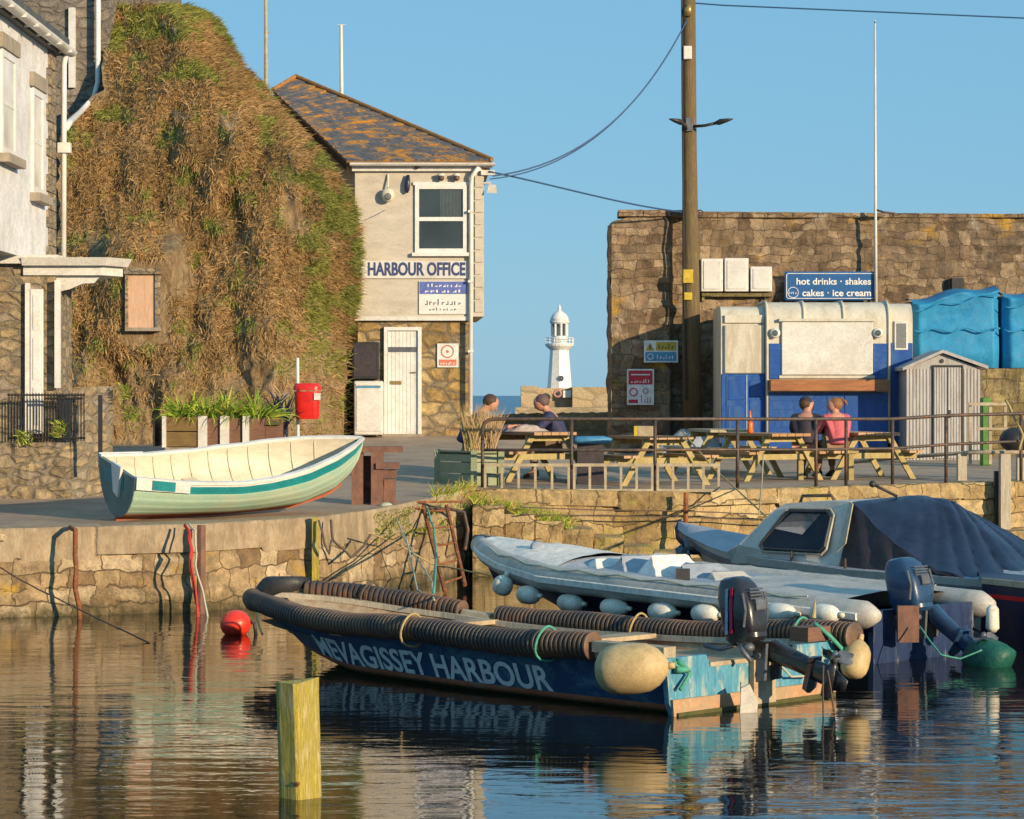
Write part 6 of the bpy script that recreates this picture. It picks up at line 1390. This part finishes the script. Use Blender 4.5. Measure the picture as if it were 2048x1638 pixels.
# outboards
def outboard(label, piv, aft, tilt_z, Lleg, cow_c, cow_h, cow_w, cow_d, lean, cowm, legm, stripe=True, bag=False):
    piv, cow_c = Vector(piv), Vector(cow_c); aft = Vector(aft).normalized(); lat = Vector((aft.y, -aft.x, 0)).normalized()
    t = thing('outboard_motor', label, 'outboard motor', piv)
    upc = (Z-aft*lean).normalized(); d_ = (aft+Z*lean).normalized()
    mb = MB(); secs = []
    for s_, kw, kd, sh in ((-1, .62, .70, 0), (-.9, .8, .86, 0), (-.55, .95, .98, .0), (0, 1, 1, 0), (.4, .96, .92, -.02), (.72, .86, .76, -.035), (.93, .7, .56, -.05), (1, .45, .36, -.055)):
        secs.append((cow_c+upc*(s_*cow_h/2)+d_*sh, lat*cow_w/2*kw, d_*cow_d/2*kd))
    mb.loft(secs, 24, 5); cw = mb.build('cowling', cowm, t, 'auto')
    mb = MB(); mb.loft([(cow_c+upc*(-cow_h*.53), lat*cow_w*.36, d_*cow_d*.42), (cow_c+upc*(-cow_h*.47), lat*cow_w*.44, d_*cow_d*.5), (cow_c+upc*(-cow_h*.40), lat*cow_w*.44, d_*cow_d*.5)], 18, 3.2); mb.build('lower_cowl', legm, t, 'auto')
    if stripe:
        for k, (m_, off) in enumerate((('magenta', .0), ('pale_blue', -.05))):
            mb = MB()
            for sgn in (-1, 1):
                pts = []
                for s_ in [i/12 for i in range(13)]:
                    zz = lerp(-.38, .32, s_); cc = cow_c+upc*(zz*cow_h)+lat*(sgn*(cow_w/2*.985+.004))+d_*(lerp(-.12, .06, s_)*cow_d+off)
                    pts.append(cc)
                mb.rings([[p-d_*.014, p+d_*.014, p+d_*.014+lat*sgn*.004, p-d_*.014+lat*sgn*.004] for p in pts], True)
            mb.build('stripe', m_, cw)
    mb = MB(); mb.prism([piv+lat*.11-Z*.22, piv+lat*.11+Z*.1, piv+lat*.11+Z*.1+aft*.14, piv+lat*.11+aft*.12-Z*.2], lat*-.03); mb.prism([piv-lat*.11-Z*.22, piv-lat*.11+Z*.1, piv-lat*.11+Z*.1+aft*.14, piv-lat*.11+aft*.12-Z*.2], lat*.03); mb.tube([piv-lat*.13+aft*.06, piv+lat*.13+aft*.06], .03, 8); mb.build('clamp_bracket', 'motor_grey', t)
    mb = MB()
    for q_ in range(4): zz_ = cow_c+upc*(cow_h*(.12+q_*.05))+d_*(cow_d*.47); mb.tube([zz_-lat*cow_w*.3, zz_+lat*cow_w*.3], .008, 6)
    zz_ = cow_c+upc*(cow_h*.02)+d_*(cow_d*.49); mb.loft([(zz_-lat*.06, upc*.05, d_*.03), (zz_+lat*.06, upc*.05, d_*.03)], 12, 4)
    for sg in (-1, 1): mb.tube([cow_c-upc*cow_h*.3+lat*sg*cow_w*.51+d_*cow_d*.3, cow_c-upc*cow_h*.05+lat*sg*cow_w*.515+d_*cow_d*.42, cow_c+upc*cow_h*.22+lat*sg*cow_w*.5+d_*cow_d*.38], .012, 6)
    mb.build('air_intake', 'motor_grey', cw)
    mb = MB(); b0_ = cow_c-upc*(cow_h*.56)
    mb.tube([b0_+lat*.09, b0_+lat*.12-upc*.06+d_*.05, b0_+lat*.08-upc*.15+d_*.09], .02, 8); mb.tube([b0_-lat*.09-d_*.1, b0_-lat*.1-upc*.12-d_*.12, piv+lat*-.1], .022, 8); mb.tube([b0_-d_*.12, b0_-d_*.3-upc*.02, b0_-d_*.46+upc*.03], [.018, .016, .022], 8); mb.ball(b0_+lat*.06-upc*.03+d_*.06, .05, .05, .04, 12, 8); mb.build('steering_arm', 'motor_grey', t, True)
    dl = (aft*math.cos(tilt_z)-Z*math.sin(tilt_z)).normalized(); nl = dl.cross(lat).normalized()
    if nl.z < 0: nl = -nl
    s0 = cow_c-upc*(cow_h*.5)
    j = piv+aft*.12+Z*.04
    mb = MB(); mb.loft([(s0, lat*.08, d_*.11), (s0.lerp(j, .5), lat*.075, (d_+upc*.2)*.1), (j, lat*.07, nl*.1), (j+dl*.15, lat*.06, nl*.085), (j+dl*Lleg*.55, lat*.042, nl*.08), (j+dl*Lleg, lat*.035, nl*.09)], 16, 2.6); mb.build('leg', legm, t, 'auto')
    e = j+dl*Lleg
    mb = MB(); mb.loft([(e-dl*.2+nl*.1, lat*.02, dl*.01), (e-dl*.19+nl*.1, lat*.09, dl*.012), (e-dl*.18-nl*.16, lat*.09, dl*.012), (e-dl*.175-nl*.2, lat*.02, dl*.01)], 12, 3); mb.build('anti_vent_plate', legm, t)
    g0 = e+dl*.0
    mb = MB(); mb.loft([(g0+nl*.14, lat*.01, dl*.015), (g0+nl*.09, lat*.04, dl*.045), (g0-nl*.0, lat*.05, dl*.055), (g0-nl*.16, lat*.045, dl*.05), (g0-nl*.19, lat*.02, dl*.025)], 14, 2); mb.prism([g0+dl*.04+nl*.08, g0+dl*.18+nl*.03, g0+dl*.17-nl*.06, g0+dl*.04-nl*.1], lat*.012); mb.build('gearcase', legm, t, True)
    mb = MB(); pc_ = g0-nl*-.2 if False else g0+nl*.17
    for i in range(3):
        a = i*2.094+.4; r1 = lat*math.cos(a)+dl*math.sin(a); r2 = -lat*math.sin(a)+dl*math.cos(a)
        def bl(u_, v_): return pc_+r1*(.03+.12*u_)+r2*((v_-.5)*.13*math.sin(math.pi*(.15+.8*u_)))+nl*((v_-.5)*.07)
        mb.grid(bl, 8, 6); mb.grid(lambda u_, v_: bl(u_, v_)+nl*.008, 8, 6)
    mb.loft([(pc_-nl*.04, lat*.035, dl*.035), (pc_+nl*.03, lat*.032, dl*.032), (pc_+nl*.05, lat*.01, dl*.01)], 12, 2); mb.build('propeller', 'motor_grey', t, True)
    if bag:
        tb = thing('propeller_bag', 'dark green drawstring bag tied over the blue motor propeller', 'bag', e)
        mb = MB(); a_ = bag; secs = []
        for s_, k in ((-.03, .35), (.0, .75), (.08, 1), (.25, 1.05), (.36, .98), (.40, .6)): secs.append((e+a_*s_*1.0+a_*-.03, lat*.16*k, nl*.19*k))
        mb.loft(secs, 20, 2.5); mb.build('bag', 'prop_bag', tb, True)
        mb = MB(); mb.tube([e+a_*-.0+(lat*math.cos(i*.4)*.125+nl*math.sin(i*.4)*.15) for i in range(16)], .01, 6); mb.build('drawstring', 'rope_green', tb, True)
    return t
outboard('black outboard motor with magenta flash tilted up on the work boat', tq(.05, .42, .08), -ub, R(16), .62, P(1486, 1216, 21.1), .52, .27, .34, .16, 'motor_black', 'motor_black')
rope([P(1647, 1330, 20.5), P(1646, 1370, 20.5), P(1647, 1440, 20.5)], .007, 'rope_dark', 'left thin line dropping from the propeller into the water', amp=.003)
rope([P(1655, 1340, 20.5), P(1662, 1380, 20.5), P(1668, 1425, 20.5)], .007, 'rope_dark', 'right thin line dropping from the propeller into the water', amp=.003)

# ------------------------------------------------------------ grey inflatable
C1 = Vector((3.98, 25.09, 0)); u1 = Vector((-.70, .714, 0)).normalized(); n1 = Vector((.714, .70, 0)).normalized(); L1 = 6.15
ri = thing('inflatable_boat', 'grey rigid inflatable boat with pale cover behind the work boat', 'boat', C1)
def b1(t): return interp(t, [(0, .92), (.5, .92), (.7, .82), (.84, .58), (.93, .34), (1, .05)])
def z1(t): return interp(t, [(0, .47), (.5, .57), (.7, .60), (.85, .69), (1, .84)])
for side in (-1, 1):
    mb = MB(); ts = [-.025, -.012]+[i/40 for i in range(41)]; rr = [.05, .1]+[interp(t, [(0, .135), (.8, .14), (1, .11)]) for t in ts[2:]]
    mb.tube([C1+u1*(t*L1)+n1*(side*b1(max(t, 0)))+Z*z1(max(t, 0)) for t in ts], rr, 18); tb = mb.build('tube', 'rib_grey', ri, True)
    mb = MB(); mb.rings([[C1+u1*(t*L1)+n1*(side*(b1(t)+a))+Z*(z1(t)+b) for a, b in ((.12, -.045), (.15, -.04), (.155, .02), (.13, .03))] for t in [i/40 for i in range(40)]], True); mb.build('rub_strake', 'rib_light', tb)
    mb = MB(); pts = [C1+u1*((.1+i*.05)*L1)+n1*(side*(b1(.1+i*.05)+.10))+Z*(z1(.1+i*.05)+.10+(.0 if i % 2 else .03)) for i in range(17)]; mb.tube(pts, .009, 6); mb.build('grab_line', 'rope_pale', tb)
mb = MB()
for side in (-1, 1):
    mb.grid(lambda a, b: C1+u1*(a*L1*.97)+n1*(side*(b1(a*.97)-.02)*b)+Z*(lerp(-.15+.6*smooth((a-.6)/.4), z1(a*.97)-.1, b**1.2)), 30, 8)
mb.build('hull', 'stained_hull', ri, True)
mb = MB(); mb.prism([C1+n1*-.8-Z*.15, C1+n1*.8-Z*.15, C1+n1*.8+Z*.5, C1+n1*.25+Z*.5, C1+n1*.2+Z*.4, C1-n1*.3+Z*.4, C1-n1*.35+Z*.5, C1-n1*.8+Z*.5], u1*.06); mb.build('transom', 'stained_hull', ri)
def cov(lo, hi, hgt, seed):
    def f(a, b):
        t = lerp(lo, hi, a); y = (b*2-1); hh = hgt(t)
        return C1+u1*(t*L1)+n1*(y*(b1(t)+.02))+Z*(z1(t)+.08+hh*.85*(1-abs(y)**2.2)+.022*noise.noise(Vector((t*11, y*2.5, seed)))*(1-y*y)+.012*abs(noise.noise(Vector((t*34+y*6, y*4, seed))))*(1-abs(y)))
    return f
mb = MB(); mb.grid(cov(.695, .975, lambda t: .05+.12*smooth((1-t)/.2), 1), 40, 22); mb.build('bow_cover', 'rib_light', ri, True)
mb = MB(); mb.grid(cov(.34, .70, lambda t: interp(t, [(.3, .04), (.5, .02), (.66, .06), (.7, .14)]), 4), 40, 22); mb.build('cockpit_cover', 'rib_cover', ri, True)
for k_, (t_, w_, h_, L_, m_) in enumerate(((.655, .5, .17, .5, 'rib_light'), (.585, .42, .22, .36, 'rib_cover'), (.515, .46, .26, .42, 'rib_light'), (.44, .5, .2, .4, 'rib_cover'), (.375, .4, .15, .3, 'rib_grey'))):
    c_ = C1+u1*(t_*L1)-n1*.12+Z*(z1(t_)+.03); a_ = u1*L_/2; b_ = n1*w_; q_ = random.uniform(-.12, .12)
    pts_ = [c_-a_-b_, c_+a_-b_*.9, c_+a_+b_, c_-a_+b_*.9, c_+u1*q_-b_*.55+Z*h_, c_+u1*(q_+.10)-b_*.2+Z*h_*1.08, c_+u1*(q_+.08)+b_*.6+Z*h_*.9, c_+u1*(q_-.05)+b_*.5+Z*h_]
    def wr(a, b, p=pts_, k_=k_):
        bot = [p[0], p[1], p[2], p[3], p[0]]; top = [p[4], p[5], p[6], p[7], p[4]]; i_ = min(3, int(a*4)); f_ = a*4-i_
        x_ = bot[i_].lerp(bot[i_+1], f_).lerp(top[i_].lerp(top[i_+1], f_), b**.85); return x_+Vector((1, 1, .6))*.02*noise.noise(Vector((a*9, b*4, k_)))
    mb = MB(); mb.grid(wr, 32, 10); mb.add([wr(i_/32, 1) for i_ in range(32)], [tuple(range(32))]); mb.build('covered_seat', m_, ri, 'auto')
mb = MB(); mb.grid(cov(.06, .345, lambda t: .08, 6), 26, 18); mb.build('stern_cover', 'rib_grey', ri, True)
mb = MB(); c = C1+u1*(.81*L1)+n1*(-.3)+Z*.87; mb.lathe(c, [(.075, 0), (.08, .015), (.05, .03)], 18, Matrix.Rotation(R(60), 3, 'X')); mb.build('deck_eye', 'rib_cover', ri, True)
mb = MB(); c = C1+u1*(1.0*L1)+Z*.84; mb.loft([(c-u1*.15, n1*.2, Z*.08), (c+u1*.03+Z*.03, n1*.12, Z*.09), (c+u1*.14+Z*.08, n1*.04, Z*.03)], 14, 2); mb.build('bow_cone', 'rubber_black', ri, True)
mb = MB(); c = C1+u1*(.42*L1)+n1*(-.6)+Z*.68; mb.box(c+Vector((-.07, -.03, -.05)), c+Vector((.07, .03, .09))); mb.build('vent_box', 'rubber_black', ri)
lab = ['leftmost round pale float under the inflatable bow', 'second pale float from the inflatable bow', 'third pale float along the inflatable', 'fourth pale float along the inflatable', 'fifth pale float along the inflatable', 'sixth pale float, just left of the black motor', 'pale float just right of the black motor', 'rightmost pale float under the inflatable']
for i, (x, y, L, r) in enumerate(((1006, 1168, .22, .11), (1058, 1188, .3, .10), (1142, 1204, .34, .095), (1230, 1213, .36, .095), (1326, 1222, .36, .095), (1412, 1226, .34, .095), (1562, 1224, .36, .095), (1650, 1226, .34, .095))):
    Yq = interp(x, [(1000, 28.1), (1300, 26.3), (1650, 24.35)]); c = P(x, y+2, Yq); fender(c, -u1 if i else Vector((.2, -.2, .6)), L, r, lab[i], 'fender_white', 'float', 'floats along the inflatable')
outboard('blue outboard motor tilted up on the inflatable, propeller bagged', C1+Z*.42-u1*.05-n1*.12, -u1, R(34), .60, P(1818, 1168, 24.8), .52, .34, .36, .22, 'motor_blue', 'motor_blue', False, (-u1*.95-Z*.35))
mb = MB(); mb.pbox(1796, 1212, 1838, 1285, 24.5, .08); single(mb, 'motor_board', 'rust_wood', 'weathered brown board hung at the inflatable stern', 'board')
mb = MB(); c = P(1985, 1235, 24.6); mb.loft([(c+Z*.12, (.03, 0, 0), (0, .03, 0)), (c+Z*.08, (.06, 0, 0), (0, .06, 0)), (c-Z*.1, (.065, 0, 0), (0, .065, 0)), (c-Z*.14, (.03, 0, 0), (0, .03, 0))], 14, 2.2); single(mb, 'hanging_fender', 'fender_white', 'small white cylinder fender by the dark boat at right', 'fender', smooth_=True)
rope([P(1838, 1250, 24.4), P(1880, 1310, 24), P(1920, 1318, 24), P(1965, 1300, 24)], .008, 'rope_green', 'thin green line looping from the inflatable stern to the bag', amp=.01)

# ------------------------------------------------------------ cabin cruiser with blue cover
C2 = Vector((6.75, 26.95, 0)); u2 = u1; n2 = n1; L2 = 6.75
cc = thing('cabin_cruiser', 'grey white cabin cruiser with side window and folded navy canopy', 'boat', C2)
def b2(t): return interp(t, [(0, 1.0), (.5, 1.05), (.7, .95), (.85, .62), (.95, .26), (1, .02)])
def z2(t): return interp(t, [(0, .58), (.5, .62), (.8, .72), (1, .9)])
def h2(t, s, side):
    zk = interp(t, [(0, -.25), (.75, -.2), (.9, .1), (1, .5)]); b = b2(t)*lerp(.55, 1, s**.6); 
    return C2+u2*(t*L2-.5*(1-s)*smooth((t-.7)/.3))+n2*(side*b)+Z*lerp(zk, z2(t), s)
mb = MB()
for side in (-1, 1): mb.grid(lambda a, b: h2(a, b, side), 50, 14)
mb.build('hull', 'cruiser_white', cc, True)
mb = MB()
for side in (-1, 1): mb.rings([[h2(t, .86, side)+n2*(side*a)+Z*b for a, b in ((0, -.03), (.045, -.02), (.045, .03), (0, .04))] for t in [i/40 for i in range(41)]], True)
mb.build('rubbing_strake', 'motor_grey', cc)
mb = MB(); mb.grid(lambda a, b: C2+u2*(a*L2)+n2*((b*2-1)*(b2(a)-.01))+Z*(z2(a)+.10*(1-(b*2-1)**2)), 40, 10); mb.build('foredeck', 'rib_cover', cc, True)
# coach roof and cabin: cabin spans t .58 .. .80
def cabx(x): return C2+u2*x
tA, tB, tC, tD = 5.35, 4.85, 3.5, 3.35       # windscreen foot, roof front, roof rear, aft foot (distance from stern)
ZR = 1.43; ZF = .70
def sec(x, z, hw): return [cabx(x)-n2*hw+Z*z, cabx(x)+n2*hw+Z*z]
mb = MB()
out = [(5.15, .74), (5.0, .82), (4.62, 1.22), (4.48, 1.30), (4.0, 1.345), (3.58, 1.35), (3.46, 1.31), (3.3, .6)]
hwf = lambda z: lerp(.92, .66, smooth((z-.7)/.8))
L_, R_ = [], []
for x, z in out: L_.append(cabx(x)-n2*hwf(z)*1.0+Z*z); R_.append(cabx(x)+n2*hwf(z)*1.0+Z*z)
for i in range(len(out)-1): mb.add([L_[i], R_[i], R_[i+1], L_[i+1]], [(0, 1, 2, 3)])
base = [(5.75, .62), (3.3, .62)]
for S, sg in ((L_, -1), (R_, 1)):
    b0 = cabx(3.3)+n2*sg*.93+Z*.55; b1_ = cabx(5.15)+n2*sg*.86+Z*.6
    mb.add(S+[b0, b1_], [tuple(range(len(S)+2))])
cab = mb.build('cabin', 'cruiser_white', cc)
def on_side(x, z, off=0): return cabx(x)-n2*(hwf(z)+off)+Z*z
wpts = [(4.66, .85), (4.60, .79), (3.80, .79), (3.74, .85), (3.76, 1.17), (3.83, 1.23), (4.36, 1.22), (4.43, 1.17)]
mb = MB(); mb.add([on_side(x, z, .003) for x, z in wpts], [tuple(range(8))]); mb.build('window_recess', 'navy_hull', cab)
mb = MB(); mb.add([on_side(x, z, .016) for x, z in wpts]+[on_side(x, z, .020) for x, z in wpts], [tuple(range(8)), tuple(range(8, 16))]); wn = mb.build('side_window', 'boat_glass', cab)
mb = MB(); mb.tube([on_side(x, z, .014) for x, z in wpts], .02, 6, closed=True); mb.build('window_rubber', 'rubber_black', wn)
mb = MB(); mb.tube([on_side(x+(.03 if x > 4 else -.03), z+(.03 if z > 1 else -.03), .010) for x, z in wpts], .014, 6, closed=True); mb.build('window_trim', 'pale_wood', wn)
mb = MB(); mb.prism([on_side(4.52, 1.02, .006), on_side(4.10, .97, .006), on_side(3.92, 1.20, .006), on_side(4.33, 1.2, .006)], -n2*.004); mb.build('cabin_curtain', 'paper', wn)
mb = MB(); mb.tube([cabx(4.5)+Z*1.3-n2*.4, cabx(4.47)+Z*1.38-n2*.4, cabx(4.05)+Z*1.40-n2*.4, cabx(4.0)+Z*1.34-n2*.4], .02, 8); mb.build('grab_rail', 'rope_dark', cab, True)
mb = MB(); mb.tube([cabx(3.35)+Z*1.4-n2*.1, P(1745, 968, 29.2)], .018, 6); mb.ball(P(1745, 968, 29.2), .04); mb.build('horn', 'rubber_black', cab, True)
# navy canopy: tent from cabin roof back and down
def can(a, b):
    x = lerp(3.5, -1.2, a); y = b*2-1
    zr = interp(x, [(-1.2, .45), (0, .5), (1.0, .58), (1.7, .78), (2.35, 1.10), (2.85, 1.37), (3.2, 1.42), (3.5, 1.38)]); ze = interp(x, [(-1.2, .43), (1.0, .54), (2.0, .66), (2.5, .80), (3.1, 1.1), (3.5, 1.35)])
    k = (abs(y) if y < 0 else abs(y)**2)**1.25; w_ = interp(x, [(-1.2, .8), (2, 1.0), (3.0, .84), (3.5, .72)])
    ang = math.atan2((1-y)*.5, a+.04); c_ = noise.noise(Vector((ang*9, a*.6, 5))); f = (.06*(abs(c_)**.5)*2-.05+.012*noise.noise(Vector((ang*30, a, 5))))*min(1, a*5)
    return cabx(x)+n2*(y*w_)+Z*(lerp(zr, ze, k)+f)
mb = MB(); mb.grid(can, 140, 70); mb.build('canopy', 'navy_cover', cc, True)
def drop(a, b):
    x = lerp(3.5, 1.0, a); top = Vector(can((3.5-x)/4.7, .0)); bot = cabx(x)-n2*.98+Z*.56
    p = top.lerp(bot, b); return p-n2*(.018*math.sin((a-b*.12)*40)*b*(1-b)*3+.03*noise.noise(Vector(((a+b*.3)*9, b*2, 0)))*b*(1-b)*4)-Z*0
mb = MB(); mb.grid(drop, 90, 14); mb.build('canopy_side', 'dark_cover', cc, True)
mb = MB(); mb.prism([cabx(3.50)-n2*.98+Z*.8, cabx(3.5)-n2*.75+Z*1.36, cabx(3.44)-n2*.77+Z*1.33, cabx(3.40)-n2*.95+Z*.9], -n2*.015); mb.build('canopy_flap', 'pale_wood', cc)
mb = MB(); c = h2(1, 1, 1); mb.loft([(c+Z*.12-u2*.02, n2*.02, u2*.02), (c+Z*.02, n2*.05, u2*.05), (c-Z*.12-u2*.05, n2*.06, u2*.08), (c-Z*.3-u2*.25, n2*.05, u2*.06)], 12, 2.4); mb.build('stem_fitting', 'navy_hull', cc, True)
q = h2(.97, .8, -1)-n2*.2; an = thing('anchor', 'grey plough anchor and black tyre loop hung at the cruiser bow', 'anchor', q)
mb = MB(); c = P(1400, 1125, 31.0); mb.tube([c+Vector((.17*math.cos(a)*1.15, .05*math.sin(a), .12*math.sin(a)-.10*math.cos(a))) for a in [i*math.pi/10 for i in range(20)]], .035, 8, closed=True); mb.build('loop', 'rubber_black', an, True)
mb = MB(); mb.tube([P(1372, 1075, 31.1), P(1376, 1110, 31.0), P(1384, 1140, 31.0)], .03, 8); mb.prism([P(1350, 1098, 31.0), P(1364, 1088, 31), P(1372, 1120, 31), P(1360, 1130, 31)], (0, .05, 0)); mb.build('shank', 'motor_grey', an, True)
for t in (.5, .62): mb = MB(); c = h2(t, 1, -1)+n2*.05; mb.tube([c, c+Z*.12], .015, 6); mb.build('cleat', 'steel', cc)
# dark boat at right edge with red stripe
db = thing('dark_boat', 'navy hulled boat with bright red stripe cut off by the right edge', 'boat', P(2100, 1330, 25.5)); Yd = 25.9
mb = MB()
def df(a, b):
    p0 = Vector((P(1984, 0, Yd).x, Yd+.25, 0)); p1 = Vector((P(2330, 0, 24.3).x, 24.6, 0)); q_ = p0.lerp(p1, a); return q_+Vector((0, .15*(1-b)+.3*(1-smooth(a*3)), lerp(-.3, .63, b)))
mb.grid(df, 20, 8); mb.grid(lambda a, b: Vector(df(a, 1))+Vector((.2*b, 1.4*b, .03)), 20, 3); mb.build('hull', 'navy_hull', db, True)
mb = MB(); mb.rings([[Vector(df(a, k))+Vector((0, -.012, 0)), Vector(df(a, k+.045))+Vector((0, -.012, 0)), Vector(df(a, k+.045))+Vector((0, .01, 0)), Vector(df(a, k))+Vector((0, .01, 0))] for a in [i/20 for i in range(21)] for k in (.84,)], True); mb.build('stripe', 'stripe_red', db)
mb = MB(); mb.rings([[Vector(df(a, 1))+Vector((0, -.03, -.01)), Vector(df(a, 1))+Vector((0, .04, -.01)), Vector(df(a, 1))+Vector((0, .04, .05)), Vector(df(a, 1))+Vector((0, -.03, .05))] for a in [i/20 for i in range(21)]], True); mb.build('gunwale', 'bleached_wood', db)

# ------------------------------------------------------------ buoy, foreground pile
c = P(471, 1240, 27.6); c.z = .11
by = thing('red_buoy', 'bright orange red round mooring buoy floating off the work boat bow', 'buoy', c)
mb = MB(); mb.ball(c, .165, .165, .15, 24, 16); mb.build('float', 'buoy', by, True)
mb = MB(); mb.tube([c+Vector((.13, 0, .04)), c+Vector((.2, 0, .0)), c+Vector((.22, -.02, -.12))], .02, 6); mb.build('eye', 'rubber_black', by, True)
rope([P(512, 1225, 27), P(520, 1255, 26.8), P(525, 1268, 26.7)], .012, 'rope_yellow', 'short pale line hanging from the work boat bow', amp=.01)
pb = P(598, 1600, 16.3)
pi = thing('foreground_pile', 'square yellow green weathered timber pile standing in the foreground water', 'pile', Vector((pb.x, pb.y, 0)))
Yq = 16.3; k = Yq/F; cx0 = (549-CX)*k; cxm = (590-CX)*k; cx1 = (634-CX)*k
mb = MB(); zt = P(0, 1368, Yq).z
rings = []
for i in range(25):
    f_ = i/24; z = lerp(-1.2, zt, f_); sh = (.05)*(1-f_)
    nz = lambda s: .006*noise.noise(Vector((s, 0, z*9)))
    rings.append([(cx0+sh+nz(1)-.0, Yq+.12, z), (cx0+sh+.02+nz(2), Yq+.09, z), (cxm+sh-.012+nz(3), Yq-.0, z), (cxm+sh+.012+nz(4), Yq-.0, z), (cx1+sh-.004+nz(5), Yq+.11, z+(.03 if i == 24 else 0)), (cx1+sh+nz(6), Yq+.14, z+(.03 if i == 24 else 0)), (cxm+sh+.0, Yq+.26, z)])
mb.rings(rings, True); mb.build('timber', 'pile_wood', pi)
mb = MB(); mb.tube([Vector((cx0+.05+i*.01, Yq-.0+.11-i*.012, .1+.01*math.sin(i*2))) for i in range(11)], .012, 6); mb.build('iron_band', 'rust', pi)

# ------------------------------------------------------------ sky, sun, camera
SUN_AZ, SUN_EL = 43.0, 13.0            # degrees to the right of straight behind the camera, and above the horizon
w_ = bpy.data.worlds.new('World'); scene.world = w_; w_.use_nodes = True
nt = w_.node_tree; bg = nt.nodes['Background']
sk = nt.nodes.new('ShaderNodeTexSky'); sk.sky_type = 'NISHITA'; sk.sun_disc = False; sk.sun_elevation = R(SUN_EL)
sk.air_density = 1.0; sk.dust_density = .2; sk.ozone_density = 3.0; sk.altitude = 0
sdir = Vector((math.sin(R(SUN_AZ))*math.cos(R(SUN_EL)), -math.cos(R(SUN_AZ))*math.cos(R(SUN_EL)), math.sin(R(SUN_EL))))
sk.sun_rotation = math.atan2(sdir.x, sdir.y)
nt.links.new(sk.outputs[0], bg.inputs[0]); bg.inputs[1].default_value = .13
bg2 = nt.nodes.new('ShaderNodeBackground'); bg2.inputs[0].default_value = (.165, .405, .61, 1); bg2.inputs[1].default_value = 1.0
mxs = nt.nodes.new('ShaderNodeMixShader'); mxs.inputs[0].default_value = .8
nt.links.new(bg.outputs[0], mxs.inputs[1]); nt.links.new(bg2.outputs[0], mxs.inputs[2]); nt.links.new(mxs.outputs[0], nt.nodes['World Output'].inputs[0])
sl = bpy.data.lights.new('Sun', 'SUN'); sl.energy = 5.0; sl.angle = R(.53); sl.color = (1, .78, .50)
so = bpy.data.objects.new('Sun', sl); COL.objects.link(so); so.rotation_euler = (-sdir).to_track_quat('-Z', 'Y').to_euler(); so.location = sdir*60
cam = bpy.data.cameras.new('Camera'); cam.sensor_width = 36; cam.sensor_fit = 'HORIZONTAL'; cam.lens = F*36/2048
cam.shift_y = -(819-HY)/2048*-1*-1 if False else -(HY-819)/2048*-1
cam.clip_start = .5; cam.clip_end = 20000
co = bpy.data.objects.new('Camera', cam); COL.objects.link(co); co.location = (0, 0, CZ); co.rotation_euler = (R(90), 0, 0)
scene.camera = co
scene.view_settings.view_transform = 'Standard'; scene.view_settings.look = 'None'; scene.view_settings.exposure = .22; scene.view_settings.gamma = 1
scene.cycles.max_bounces = 6; scene.cycles.caustics_reflective = False; scene.cycles.caustics_refractive = False
